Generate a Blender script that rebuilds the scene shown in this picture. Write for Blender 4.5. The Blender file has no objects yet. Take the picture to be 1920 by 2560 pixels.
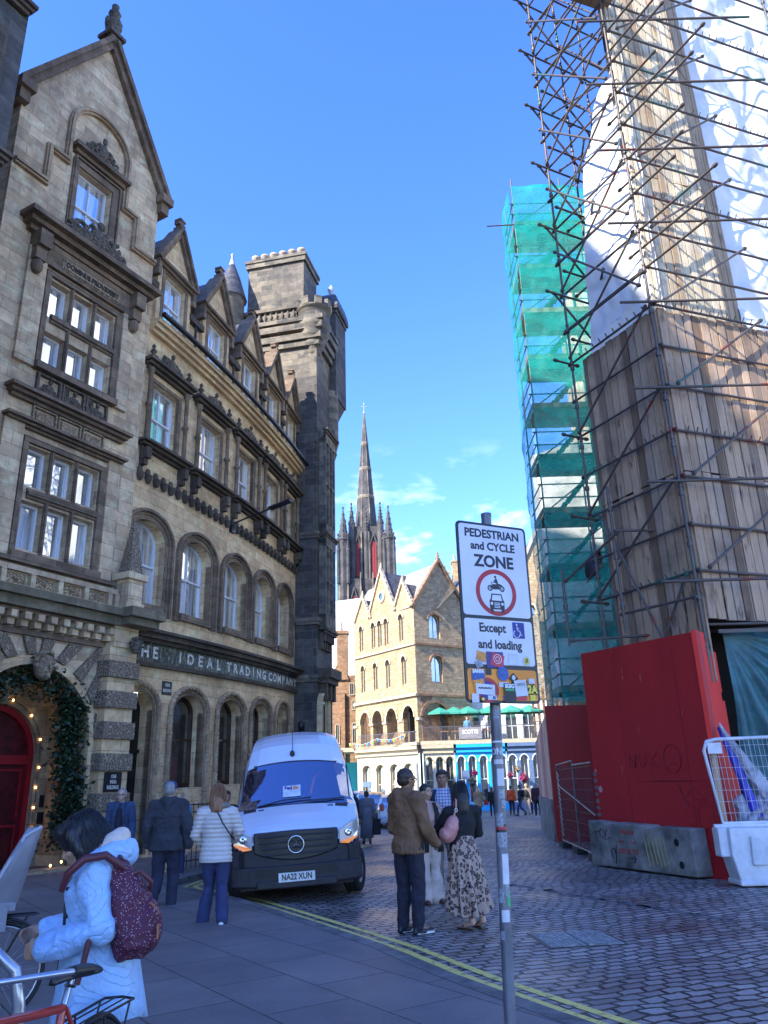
import bpy, bmesh, math, random
from mathutils import Vector, Matrix, noise
R_=math.radians; sin=math.sin; cos=math.cos; PI=math.pi
random.seed(7)
S=bpy.context.scene
# ---------------------------------------------------------------- camera
cd=bpy.data.cameras.new('camera'); cam=bpy.data.objects.new('camera',cd); S.collection.objects.link(cam)
cd.sensor_fit='HORIZONTAL'; cd.sensor_width=36; cd.lens=36*1937/1920; cd.clip_start=.1; cd.clip_end=2000
m3=Matrix(((0.999589403,0.0286535578,0),(0.00955027727,-0.333164768,-0.942820253),(-0.0270151546,0.942433133,-0.333301621)))
cam.matrix_world=Matrix.Translation((0,0,1.6))@m3.to_4x4()
S.camera=cam; S.render.resolution_x=768; S.render.resolution_y=1024
# ---------------------------------------------------------------- world, sun, exposure
SUN_AZ,SUN_EL=-131.,37.
w=bpy.data.worlds.new('World'); S.world=w; w.use_nodes=True
wn=w.node_tree.nodes; wl=w.node_tree.links; wn.clear()
wo=wn.new('ShaderNodeOutputWorld'); wb=wn.new('ShaderNodeBackground'); sky=wn.new('ShaderNodeTexSky')
sky.sky_type='NISHITA'; sky.sun_disc=False; sky.sun_elevation=R_(SUN_EL); sky.sun_rotation=R_(SUN_AZ)
sky.air_density=1.0; sky.dust_density=.12; sky.ozone_density=6.0
wb.inputs[1].default_value=.15
tc=wn.new('ShaderNodeTexCoord'); mp=wn.new('ShaderNodeMapping'); mp.inputs['Scale'].default_value=(8,8,18); mp.inputs['Location'].default_value=(.35,0,.2)
nz=wn.new('ShaderNodeTexNoise'); nz.inputs['Scale'].default_value=1.6; nz.inputs['Detail'].default_value=7; nz.inputs['Roughness'].default_value=.6
cr=wn.new('ShaderNodeValToRGB'); cr.color_ramp.elements[0].position=.52; cr.color_ramp.elements[1].position=.72
sx=wn.new('ShaderNodeSeparateXYZ'); mr=wn.new('ShaderNodeMapRange'); mr.inputs[1].default_value=.42; mr.inputs[2].default_value=.16; mr.inputs[3].default_value=0; mr.inputs[4].default_value=.7
mu=wn.new('ShaderNodeMath'); mu.operation='MULTIPLY'; mx=wn.new('ShaderNodeMix'); mx.data_type='RGBA'; mx.inputs[7].default_value=(6.5,6.9,7.6,1)
hs=wn.new('ShaderNodeHueSaturation'); hs.inputs['Saturation'].default_value=1.17; hs.inputs['Hue'].default_value=.517
wl.new(tc.outputs['Generated'],mp.inputs[0]); wl.new(mp.outputs[0],nz.inputs['Vector']); wl.new(nz.outputs[0],cr.inputs[0])
wl.new(tc.outputs['Generated'],sx.inputs[0]); wl.new(sx.outputs[2],mr.inputs[0]); wl.new(mr.outputs[0],mu.inputs[0]); wl.new(cr.outputs[0],mu.inputs[1])
wl.new(mu.outputs[0],mx.inputs[0]); wl.new(sky.outputs[0],hs.inputs['Color']); wl.new(hs.outputs[0],mx.inputs[6]); wl.new(mx.outputs[2],wb.inputs[0]); wl.new(wb.outputs[0],wo.inputs[0])
sd=bpy.data.lights.new('sun','SUN'); sd.energy=3.1; sd.angle=R_(.5); sd.color=(1,.93,.82)
so=bpy.data.objects.new('sun',sd); S.collection.objects.link(so)
sv=Vector((sin(R_(SUN_AZ))*cos(R_(SUN_EL)),cos(R_(SUN_AZ))*cos(R_(SUN_EL)),sin(R_(SUN_EL))))
so.rotation_euler=sv.to_track_quat('Z','Y').to_euler(); so.location=sv*60
S.view_settings.view_transform='Standard'; S.view_settings.look='None'; S.view_settings.gamma=1; S.view_settings.exposure=2.05
# ---------------------------------------------------------------- object helpers
def link(o): S.collection.objects.link(o); return o
def tag(o,label=None,cat=None,group=None,kind=None):
    for k,v in (('label',label),('category',cat),('group',group),('kind',kind)):
        if v: o[k]=v
    return o
def empty(name,loc,label,cat,group=None,rz=0.):
    o=link(bpy.data.objects.new(name,None)); o.location=loc; o.rotation_euler=(0,0,rz); o.empty_display_size=.2
    return tag(o,label,cat,group)
def copy_tree(o,parent=None):
    c=o.copy(); S.collection.objects.link(c); c.parent=parent
    for ch in o.children: copy_tree(ch,c)
    return c
class MB:
    def __init__(s,mp=None): s.v=[]; s.f=[]; s.m=[]; s.sm=[]; s.map=mp; s.mi=0; s.smooth=False; s.cuts=[]
    def cut(s): s.cuts.append((len(s.v),len(s.f)))
    def pieces(s):
        c=[(0,0)]+[k for k in s.cuts if k!=(0,0)]; c=[k for i,k in enumerate(c) if i==0 or k!=c[i-1]]+[(len(s.v),len(s.f))]; out=[]
        for (v0,f0),(v1,f1) in zip(c[:-1],c[1:]):
            if f1<=f0: continue
            m=MB(s.map); m.v=s.v[v0:v1]; m.f=[[i-v0 for i in f] for f in s.f[f0:f1]]; m.m=s.m[f0:f1]; m.sm=s.sm[f0:f1]; out.append(m)
        return out
    def add(s,vs,fs,smooth=None):
        b=len(s.v); s.v+= [tuple(p) for p in vs]
        for f in fs: s.f.append([b+i for i in f]); s.m.append(s.mi); s.sm.append(s.smooth if smooth is None else smooth)
    def quad(s,a,b,c,d): s.add([a,b,c,d],[(0,1,2,3)])
    def box(s,x0,x1,y0,y1,z0,z1):
        if x0>x1:x0,x1=x1,x0
        if y0>y1:y0,y1=y1,y0
        if z0>z1:z0,z1=z1,z0
        s.add([(x0,y0,z0),(x1,y0,z0),(x1,y1,z0),(x0,y1,z0),(x0,y0,z1),(x1,y0,z1),(x1,y1,z1),(x0,y1,z1)],
              [(0,3,2,1),(4,5,6,7),(0,1,5,4),(1,2,6,5),(2,3,7,6),(3,0,4,7)])
    def longbox(s,x0,x1,y0,y1,z0,z1,step=.7):
        n=max(1,int(math.ceil((x1-x0)/step)))
        for i in range(n):
            a=x0+(x1-x0)*i/n; b=x0+(x1-x0)*(i+1)/n
            fs=[(0,3,2,1),(4,5,6,7),(0,1,5,4),(2,3,7,6)]
            if i==0: fs.append((3,0,4,7))
            if i==n-1: fs.append((1,2,6,5))
            s.add([(a,y0,z0),(b,y0,z0),(b,y1,z0),(a,y1,z0),(a,y0,z1),(b,y0,z1),(b,y1,z1),(a,y1,z1)],fs)
    def obox(s,c,ax,ay,az,hx,hy,hz):
        c=Vector(c);ax=Vector(ax)*hx;ay=Vector(ay)*hy;az=Vector(az)*hz
        s.add([c-ax-ay-az,c+ax-ay-az,c+ax+ay-az,c-ax+ay-az,c-ax-ay+az,c+ax-ay+az,c+ax+ay+az,c-ax+ay+az],
              [(0,3,2,1),(4,5,6,7),(0,1,5,4),(1,2,6,5),(2,3,7,6),(3,0,4,7)])
    def tube(s,p,q,r,n=8,r2=None,cap=True):
        p=Vector(p);q=Vector(q);d=(q-p)
        if d.length<1e-6: return
        d.normalize(); a=d.orthogonal().normalized(); b=d.cross(a); r2=r if r2 is None else r2
        vs=[];
        for i in range(n):
            t=2*PI*i/n; o=a*cos(t)+b*sin(t); vs.append(p+o*r); vs.append(q+o*r2)
        s.add(vs,[(2*i,2*((i+1)%n),2*((i+1)%n)+1,2*i+1) for i in range(n)],True)
        if cap: s.add(vs,[tuple(2*i for i in range(n))[::-1],tuple(2*i+1 for i in range(n))],False)
    def path(s,pts,r,n=8,closed=False):
        pts=[Vector(p) for p in pts]; rs=r if isinstance(r,(list,tuple)) else [r]*len(pts)
        N=len(pts); vs=[]; prev=None
        for i,p in enumerate(pts):
            if closed: d=pts[(i+1)%N]-pts[i-1]
            else: d=pts[min(i+1,N-1)]-pts[max(i-1,0)]
            d.normalize()
            a=(prev-d*prev.dot(d)) if prev else d.orthogonal()
            if a.length<1e-5: a=d.orthogonal()
            a.normalize(); prev=a; b=d.cross(a)
            for k in range(n): t=2*PI*k/n; vs.append(p+(a*cos(t)+b*sin(t))*rs[i])
        fs=[]
        for i in range(N if closed else N-1):
            j=(i+1)%N
            for k in range(n): k2=(k+1)%n; fs.append((i*n+k,i*n+k2,j*n+k2,j*n+k))
        s.add(vs,fs,True)
        if not closed: s.add(vs,[tuple(range(n))[::-1],tuple((N-1)*n+k for k in range(n))],False)
    def lathe(s,prof,c=(0,0,0),n=16,axis='z',a0=0,a1=2*PI,smooth=True):
        full=abs(a1-a0-2*PI)<1e-6; m=n if full else n+1; vs=[]
        for (r,h) in prof:
            for k in range(m):
                t=a0+(a1-a0)*k/n
                if axis=='z': vs.append((c[0]+r*cos(t),c[1]+r*sin(t),c[2]+h))
                elif axis=='y': vs.append((c[0]+r*cos(t),c[1]+h,c[2]+r*sin(t)))
                else: vs.append((c[0]+h,c[1]+r*cos(t),c[2]+r*sin(t)))
        fs=[]
        for i in range(len(prof)-1):
            for k in range(n):
                k2=(k+1)%m; fs.append((i*m+k,i*m+k2,(i+1)*m+k2,(i+1)*m+k))
        s.add(vs,fs,smooth)
    def prism(s,poly,y0,y1,ax='y'):
        n=len(poly)
        if ax=='y': vs=[(p[0],y0,p[1]) for p in poly]+[(p[0],y1,p[1]) for p in poly]
        elif ax=='x': vs=[(y0,p[0],p[1]) for p in poly]+[(y1,p[0],p[1]) for p in poly]
        else: vs=[(p[0],p[1],y0) for p in poly]+[(p[0],p[1],y1) for p in poly]
        s.add(vs,[tuple(range(n)),tuple(range(n,2*n))[::-1]]+[(i,(i+1)%n,n+(i+1)%n,n+i) for i in range(n)])
    def ell(s,c,rx,ry,rz,n=12,m=8,rot=None):
        vs=[];fs=[]
        for i in range(m+1):
            ph=PI*i/m
            for k in range(n):
                t=2*PI*k/n; v=Vector((rx*sin(ph)*cos(t),ry*sin(ph)*sin(t),rz*cos(ph)))
                if rot: v=rot@v
                vs.append(Vector(c)+v)
        for i in range(m):
            for k in range(n): k2=(k+1)%n; fs.append((i*n+k,(i+1)*n+k,(i+1)*n+k2,i*n+k2))
        s.add(vs,fs,True)
    def build(s,name,mats,parent=None,loc=None,bevel=0,fix=True):
        me=bpy.data.meshes.new(name)
        raw=s.v; vs=[s.map(*p) for p in raw] if s.map else raw
        me.from_pydata([tuple(p) for p in vs],[],s.f)
        if not isinstance(mats,(list,tuple)): mats=[mats]
        for m in mats: me.materials.append(m)
        uv=me.uv_layers.new(name='UVMap'); li=0; data=uv.data
        for fi,f in enumerate(s.f):
            # flat faces looking up use (x,y), the others (x+y,z)
            a,b,c=raw[f[0]],raw[f[1]],raw[f[2]]
            nx=(b[1]-a[1])*(c[2]-a[2])-(b[2]-a[2])*(c[1]-a[1]); ny=(b[2]-a[2])*(c[0]-a[0])-(b[0]-a[0])*(c[2]-a[2]); nz_=(b[0]-a[0])*(c[1]-a[1])-(b[1]-a[1])*(c[0]-a[0])
            flat=abs(nz_)>2.2*math.hypot(nx,ny); xs=abs(nx)>abs(ny)
            for i in f:
                p=raw[i]; data[li].uv=(p[0],p[1]) if flat else ((p[1],p[2]) if xs and not s.map else (p[0]+p[1],p[2])); li+=1
        for i,p in enumerate(me.polygons): p.material_index=s.m[i]; p.use_smooth=s.sm[i]
        me.validate(clean_customdata=False)
        if fix:
            bm=bmesh.new(); bm.from_mesh(me); bmesh.ops.recalc_face_normals(bm,faces=bm.faces); bm.to_mesh(me); bm.free()
        o=link(bpy.data.objects.new(name,me))
        if loc is not None: o.location=loc
        if parent is not None: o.parent=parent
        if bevel:
            b=o.modifiers.new('b','BEVEL'); b.width=bevel; b.segments=2; b.limit_method='ANGLE'
        return o
def under(o,parent):
    # parent keeping the world place (parent is an unscaled empty)
    o.parent=parent; o.matrix_parent_inverse=parent_mat(parent).inverted(); return o
def parent_mat(p): return Matrix.Translation(p.location)@p.rotation_euler.to_matrix().to_4x4()
def text_mesh(txt,size,extr=0.004,bold=0.,align='CENTER',sx=1.,space=1.):
    c=bpy.data.curves.new('t','FONT'); c.body=txt; c.size=size; c.extrude=extr; c.offset=bold; c.align_x=align; c.align_y='CENTER'; c.resolution_u=3; c.space_character=space
    o=bpy.data.objects.new('t',c); S.collection.objects.link(o); bpy.context.view_layer.update()
    me=bpy.data.meshes.new_from_object(o.evaluated_get(bpy.context.evaluated_depsgraph_get()))
    bpy.data.objects.remove(o)
    for v in me.vertices: v.co.x*=sx
    return me
def put_text(name,txt,size,mapf,mat,parent,**k):
    # mapf(x,y,z) takes text plane x, text height y, outwards z
    me=text_mesh(txt,size,**k)
    for v in me.vertices: v.co=Vector(mapf(v.co.x,v.co.y,v.co.z))
    me.materials.append(mat); o=link(bpy.data.objects.new(name,me))
    if parent is not None: o.parent=parent
    return o
# ---------------------------------------------------------------- materials
def nt(name):
    m=bpy.data.materials.new(name); m.use_nodes=True; t=m.node_tree; b=t.nodes['Principled BSDF']; return m,t,b
def N(t,typ,**k):
    n=t.nodes.new(typ)
    for a,v in k.items():
        if a.startswith('i_'): n.inputs[a[2:].replace('_',' ')].default_value=v
        else: setattr(n,a,v)
    return n
def mixc(t,fac,a,b,mode='MIX'):
    n=t.nodes.new('ShaderNodeMix'); n.data_type='RGBA'; n.blend_type=mode
    for s,v in ((0,fac),(6,a),(7,b)):
        if hasattr(v,'is_linked') or isinstance(v,bpy.types.NodeSocket): t.links.new(v,n.inputs[s])
        elif isinstance(v,(int,float)): n.inputs[s].default_value=v
        else: n.inputs[s].default_value=(*v,1) if len(v)==3 else v
    return n.outputs[2]
def noise_fac(t,vec,scale,lo,hi,detail=5,rough=.6,sc=(1,1,1)):
    mpn=N(t,'ShaderNodeMapping'); mpn.inputs['Scale'].default_value=sc; t.links.new(vec,mpn.inputs[0])
    n=N(t,'ShaderNodeTexNoise'); n.inputs['Scale'].default_value=scale; n.inputs['Detail'].default_value=detail; n.inputs['Roughness'].default_value=rough
    t.links.new(mpn.outputs[0],n.inputs['Vector']); r=N(t,'ShaderNodeMapRange'); r.inputs[1].default_value=lo; r.inputs[2].default_value=hi
    t.links.new(n.outputs[0],r.inputs[0]); return r.outputs[0],n.outputs[0]
def bumpn(t,b,h,strength,dist=.02,prev=None):
    n=N(t,'ShaderNodeBump'); n.inputs['Strength'].default_value=strength; n.inputs['Distance'].default_value=dist
    t.links.new(h,n.inputs['Height'])
    if prev: t.links.new(prev,n.inputs['Normal'])
    t.links.new(n.outputs[0],b.inputs['Normal']); return n.outputs[0]
def M(name,col,rough=.6,metal=0.,var=.12,scale=6.,bump=.15,bscale=60.,dist=.004,spec=.5,coat=0.,dark=None):
    m,t,b=nt(name); g=N(t,'ShaderNodeNewGeometry'); tcn=N(t,'ShaderNodeTexCoord'); vec=tcn.outputs['Object']
    f,_=noise_fac(t,vec,scale,.3,.7); d=dark if dark else tuple(c*(1-var*2.2) for c in col); br=tuple(min(1,c*(1+var)) for c in col)
    t.links.new(mixc(t,f,d,br),b.inputs['Base Color'])
    b.inputs['Roughness'].default_value=rough; b.inputs['Metallic'].default_value=metal; b.inputs['Specular IOR Level'].default_value=spec
    if coat: b.inputs['Coat Weight'].default_value=coat; b.inputs['Coat Roughness'].default_value=.05
    if bump:
        _,h=noise_fac(t,vec,bscale,.3,.7,4); bumpn(t,b,h,bump,dist)
    return m
def stone(name,c1,c2,mortar,bw=.55,bh=.28,soot=.5,sootc=(.05,.045,.04),bump=.5,ms=.008,sscale=.55,rough=.85,rock=0.,streak=True):
    m,t,b=nt(name); tcn=N(t,'ShaderNodeTexCoord'); uv=tcn.outputs['UV']
    # slightly warped joints
    br=N(t,'ShaderNodeTexBrick'); br.offset=.5; br.squash=1
    wv=N(t,'ShaderNodeTexNoise'); wv.inputs['Scale'].default_value=1.7; t.links.new(uv,wv.inputs['Vector'])
    wm=N(t,'ShaderNodeVectorMath',operation='MULTIPLY_ADD'); wm.inputs[1].default_value=(.05,.012,0)
    t.links.new(wv.outputs['Color'],wm.inputs[0]); t.links.new(uv,wm.inputs[2]); t.links.new(wm.outputs[0],br.inputs['Vector'])
    for k,v in (('Scale',1.),('Mortar Size',ms),('Mortar Smooth',.3),('Bias',0.),('Brick Width',bw),('Row Height',bh)): br.inputs[k].default_value=v
    br.inputs['Color1'].default_value=(*c1,1); br.inputs['Color2'].default_value=(*c2,1); br.inputs['Mortar'].default_value=(*mortar,1)
    f1,n1=noise_fac(t,uv,5.,.3,.75,7,.65); c=mixc(t,f1,(.72,.7,.68),(1.15,1.12,1.08)); c=mixc(t,1.,br.outputs['Color'],c,'MULTIPLY')
    fp,_=noise_fac(t,uv,2.1,.50,.68,6,.62,(1,1.5,1)); fm=N(t,'ShaderNodeMath',operation='MULTIPLY'); fm.inputs[1].default_value=.55; t.links.new(fp,fm.inputs[0]); c=mixc(t,fm.outputs[0],c,tuple(min(.85,x*1.35) for x in c1))
    f2,_=noise_fac(t,uv,sscale,.46,.66,8,.7,(1.,.55,1)); mm=N(t,'ShaderNodeMath',operation='MULTIPLY'); mm.inputs[1].default_value=soot; t.links.new(f2,mm.inputs[0])
    c=mixc(t,mm.outputs[0],c,sootc)
    if streak:
        f3,_=noise_fac(t,uv,3.2,.56,.78,6,.6,(1,.12,1)); m3_=N(t,'ShaderNodeMath',operation='MULTIPLY'); m3_.inputs[1].default_value=min(1,soot*.9); t.links.new(f3,m3_.inputs[0]); c=mixc(t,m3_.outputs[0],c,sootc)
    t.links.new(c,b.inputs['Base Color']); b.inputs['Roughness'].default_value=rough; b.inputs['Specular IOR Level'].default_value=.3
    inv=N(t,'ShaderNodeMath',operation='MULTIPLY_ADD'); inv.inputs[1].default_value=-1; inv.inputs[2].default_value=1; t.links.new(br.outputs['Fac'],inv.inputs[0])
    p=bumpn(t,b,inv.outputs[0],bump,.02); _,hn=noise_fac(t,uv,22. if not rock else rock,.3,.7,6); bumpn(t,b,hn,.35 if not rock else .9,.01 if not rock else .03,p)
    return m
STONE=stone('warm_ashlar',(.84,.62,.36),(.64,.45,.25),(.36,.25,.15),.78,.32,.42,(.14,.10,.07))
STONE_G=stone('grey_ashlar',(.80,.61,.385),(.49,.36,.225),(.30,.23,.165),.8,.33,.6,(.12,.095,.075))
TRIM=stone('moulded_stone',(.50,.375,.235),(.34,.25,.16),(.16,.12,.08),.9,.5,.5,(.06,.047,.035),.2)
SOOT=stone('sooty_stone',(.14,.11,.08),(.085,.07,.053),(.05,.042,.035),.8,.6,.5,(.022,.02,.018),.2,rock=30)
MOULD=stone('dark_jamb_stone',(.27,.195,.13),(.16,.12,.08),(.08,.065,.05),.8,.33,.5,(.04,.034,.028),.3)
BLACKSTONE=stone('sooty_shaded_ashlar',(.12,.115,.105),(.055,.053,.052),(.15,.14,.12),.75,.33,.4,(.02,.02,.022),.5,.010)  # sooty stone, darkened further to carry the tower face's shade in its colour
TOWERLIGHT=stone('tower_ashlar',(.25,.22,.165),(.095,.09,.085),(.17,.15,.12),.5,.27,.5,(.045,.042,.04),.5,.008)  # darkened so the colour stands for shade on the chimney and upper wall
VERMI=stone('vermiculated_stone',(.36,.29,.20),(.32,.26,.18),(.2,.16,.1),9,9,.25,(.1,.08,.06),.1)
def vermic():
    m,t,b=nt('worm_carved_stone'); tcn=N(t,'ShaderNodeTexCoord'); v=N(t,'ShaderNodeTexVoronoi'); v.feature='DISTANCE_TO_EDGE'; v.inputs['Scale'].default_value=15; t.links.new(tcn.outputs['UV'],v.inputs['Vector'])
    r=N(t,'ShaderNodeMapRange'); r.inputs[1].default_value=.03; r.inputs[2].default_value=.13; t.links.new(v.outputs[0],r.inputs[0])
    t.links.new(mixc(t,r.outputs[0],(.50,.39,.26),(.17,.13,.09)),b.inputs['Base Color']); b.inputs['Roughness'].default_value=.9
    i=N(t,'ShaderNodeMath',operation='MULTIPLY_ADD'); i.inputs[1].default_value=-1; i.inputs[2].default_value=1; t.links.new(r.outputs[0],i.inputs[0]); bumpn(t,b,i.outputs[0],1.,.03); return m
VERM=vermic()
CARVE=M('carved_dark_stone',(.15,.12,.085),.9,var=.35,scale=14,bump=1.,bscale=26,dist=.03)
CARVEL=M('carved_pale_stone',(.36,.27,.17),.9,var=.35,scale=14,bump=1.,bscale=26,dist=.03)
FRAME=M('white_window_paint',(.74,.75,.76),.4,var=.04)
def slate_mat():
    m=stone('roof_slates',(.10,.105,.12),(.06,.065,.075),(.02,.02,.022),.22,.16,.35,(.04,.045,.05),.8,.006,rough=.5,streak=False); return m
SLATE=slate_mat()
LEAD=M('lead_flashing',(.42,.45,.5),.45,var=.2)
IRON=M('black_iron',(.012,.013,.017),.4,var=.2)
def glass_mat(name,tint=(.02,.025,.03),mixf=.5,rough=.02,curtain_glare=None,gcol=(.93,.98,1,1)):
    m,t,b=nt(name); b.inputs['Base Color'].default_value=(*tint,1); b.inputs['Roughness'].default_value=.25; b.inputs['Specular IOR Level'].default_value=.6
    if curtain_glare:
        tcn=N(t,'ShaderNodeTexCoord'); f,_=noise_fac(t,tcn.outputs['UV'],2.2,.45,.55,2,.4,(3,.12,1)); t.links.new(mixc(t,f,tint,curtain_glare),b.inputs['Base Color'])  # pale streaks stand for curtains and for reflections of the white sheeting
    g=N(t,'ShaderNodeBsdfGlossy'); g.inputs['Roughness'].default_value=rough; g.inputs['Color'].default_value=gcol
    tcn=N(t,'ShaderNodeTexCoord'); _,h=noise_fac(t,tcn.outputs['Object'],1.6,.3,.7,2); bn=N(t,'ShaderNodeBump'); bn.inputs['Strength'].default_value=.12; bn.inputs['Distance'].default_value=.02; t.links.new(h,bn.inputs['Height']); t.links.new(bn.outputs[0],g.inputs['Normal'])
    x=N(t,'ShaderNodeMixShader'); x.inputs[0].default_value=mixf; t.links.new(b.outputs[0],x.inputs[1]); t.links.new(g.outputs[0],x.inputs[2])
    t.links.new(x.outputs[0],t.nodes['Material Output'].inputs[0]); return m
GLASS=glass_mat('window_glass',(.22,.26,.28),.55,.02,(.75,.76,.78))
GLASSD=glass_mat('dark_shop_glass',(.012,.01,.009),.16)
GLASSF=glass_mat('far_window_glass',(.04,.05,.06),.35)
# ---------------------------------------------------------------- facade tools: coordinates (s along, d outwards, z up)
JX,JY=-6.78,19.46; GU=(sin(R_(29)),cos(R_(29))); GN=(cos(R_(29)),-sin(R_(29)))
def gmap(s,d,z): return (JX+s*GU[0]+d*GN[0],JY+s*GU[1]+d*GN[1],z)
CP=[(-6.72,20.0)]; CH=[]
DS=9.8/60
for i in range(90):
    s_=(i+.5)*DS; h_=R_(24.5-11.5*s_/9.8 if s_<9.8 else 13.-4*(s_-9.8)/9.8); CH.append(h_)
    CP.append((CP[-1][0]+sin(h_)*DS,CP[-1][1]+cos(h_)*DS))
def cplan(s,d):
    k=s/DS; i=max(0,min(88,int(math.floor(k)))); f=k-i
    x=CP[i][0]+(CP[i+1][0]-CP[i][0])*f; y=CP[i][1]+(CP[i+1][1]-CP[i][1])*f
    h=R_(24.5-11.5*max(-.5,min(s,9.8))/9.8)
    return x+d*cos(h),y-d*sin(h)
def cmap(s,d,z):
    x,y=cplan(s,d); q=max(0,min(1.1,s/9.)); return (x,y,z+q*(.23-(z-4.37)*.095)*min(1,max(0,z/3)))
def outline(sl,sr,zb,zs,rise=0.,n=12):
    if rise<=0: return [(sl,zb),(sl,zs),(sr,zs),(sr,zb)]
    c=(sl+sr)/2; w=(sr-sl)/2
    return [(sl,zb)]+[(c-w*cos(PI*i/n),zs+rise*sin(PI*i/n)) for i in range(n+1)]+[(sr,zb)]
def cell(mb,s0,s1,z0,z1,out,depth,d=0.,back=False,sill=True):
    sl,sr=out[0][0],out[-1][0]; zb=out[0][1]; q=lambda a,b,c,e: mb.quad((a,d,b),(c,d,b),(c,d,e),(a,d,e))
    if sl>s0+1e-4: q(s0,z0,sl,z1)
    if sr<s1-1e-4: q(sr,z0,s1,z1)
    if zb>z0+1e-4: q(sl,z0,sr,zb)
    for a,b in zip(out[1:-2],out[2:-1]): mb.quad((a[0],d,a[1]),(b[0],d,b[1]),(b[0],d,z1),(a[0],d,z1))
    pts=out+([out[0]] if sill else [])
    for a,b in zip(pts[:-1],pts[1:]): mb.quad((a[0],d,a[1]),(b[0],d,b[1]),(b[0],d-depth,b[1]),(a[0],d-depth,a[1]))
    if back: mb.add([(p[0],d-depth,p[1]) for p in out],[tuple(range(len(out)))])
def offs(pts,w):
    o=[]
    for i,p in enumerate(pts):
        a=pts[max(i-1,0)];b=pts[min(i+1,len(pts)-1)]
        def nn(u,v):
            dx,dz=v[0]-u[0],v[1]-u[1]; L=math.hypot(dx,dz) or 1; return (-dz/L,dx/L)
        n1=nn(a,p) if i>0 else nn(p,b); n2=nn(p,b) if i<len(pts)-1 else n1
        x,z=n1[0]+n2[0],n1[1]+n2[1]; L=math.hypot(x,z) or 1; x/=L;z/=L; k=1/max(.5,(x*n1[0]+z*n1[1])); o.append((p[0]+x*w*k,p[1]+z*w*k))
    return o
def ring(mb,pts,w0,w1,d0,d1,smooth=False):
    A=offs(pts,w0);B=offs(pts,w1); n=len(pts)
    vs=[(p[0],d0,p[1]) for p in A]+[(p[0],d1,p[1]) for p in A]+[(p[0],d1,p[1]) for p in B]+[(p[0],d0,p[1]) for p in B]
    fs=[]
    for k in range(3):
        for i in range(n-1): fs.append((k*n+i,k*n+i+1,(k+1)*n+i+1,(k+1)*n+i))
    fs+=[(0,n,2*n,3*n),(n-1,2*n-1,3*n-1,4*n-1)]
    mb.add(vs,fs,smooth)
def window(parent,mp,sl,sr,zb,zs,rise,depth,muntin=True,rail=True,f=.055,glass=None,frame=None,lmunt=True,name='window',n=12):
    g=glass or GLASS; a=outline(sl,sr,zb,zs,rise,n); b=outline(sl+f,sr-f,zb+f*1.3,zs-(0 if rise else f),max(rise-f,0.01) if rise else 0,n)
    mb=MB(mp); m=len(a); d0=-depth; d1=-depth+.06
    vs=[(p[0],d1,p[1]) for p in a]+[(p[0],d1,p[1]) for p in b]+[(p[0],d0,p[1]) for p in b]
    fs=[(i,(i+1)%m,m+(i+1)%m,m+i) for i in range(m)]+[(m+i,m+(i+1)%m,2*m+(i+1)%m,2*m+i) for i in range(m)]
    mb.add(vs,fs); c=(sl+sr)/2; ztop=zs+rise; zr=zb+(ztop-zb)*.5
    if rail: mb.box(sl+f,sr-f,d0,d1+.015,zr-.028,zr+.028)
    if muntin:
        mb.box(c-.013,c+.013,d0,d1-.01,(zr if rail else zb+f),ztop-f*.9)
        if lmunt and rail: mb.box(c-.013,c+.013,d0,d1-.02,zb+f,zr-.02)
    o=mb.build(name,frame or FRAME,parent); p=MB(mp); p.add([(q[0],d0+.01,q[1]) for q in a],[tuple(range(m))]); p.build('pane',g,o); return o
def cornice(mb,s0,s1,z,h,d,steps=3,d0=0.,up=True):
    for k in range(steps):
        dd=d*(k+1)/steps if up else d*(steps-k)/steps
        mb.longbox(s0-dd*.6,s1+dd*.6,d0-.02,d0+dd,z+h*k/steps,z+h*(k+1)/steps)
def scroll(mb,c,d,w,h,seed=1,dense=1.):
    # carved cartouche: lumps and curls in relief round a centre
    rnd=random.Random(seed); s,z=c
    mb.ell((s,d+.05,z+h*.42),w*.17,.07,h*.34,10,6); mb.ell((s,d+.08,z+h*.87),w*.07,.06,h*.14,8,6)
    for sg in (-1,1):
        for (u,v,r) in ((.18,.5,.10),(.30,.42,.09),(.24,.2,.1),(.40,.26,.085),(.38,.08,.07),(.1,.12,.09)):
            pts=[]; R=r*w*1.15; a0=rnd.uniform(0,6)
            for k in range(9):
                t=a0+sg*k*.75; rr=R*(1-k/11); pts.append((s+sg*u*w+rr*cos(t),d+.045+.02*rnd.random(),z+v*h*1.05+rr*sin(t)))
            mb.path(pts,[.028*w+.016-.002*k for k in range(9)],5)
def finial(mb,s,z,h,d=0.,r=.09):
    mb.box(s-r*1.2,s+r*1.2,d-r*1.2,d+r*1.2,z,z+h*.18); mb.lathe([(0.001,h),(r*.45,h*.92),(r*.7,h*.8),(r*.35,h*.7),(r*1.15,h*.48),(r*.5,h*.3),(r*.9,h*.18)],(s,d,z),8)
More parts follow.
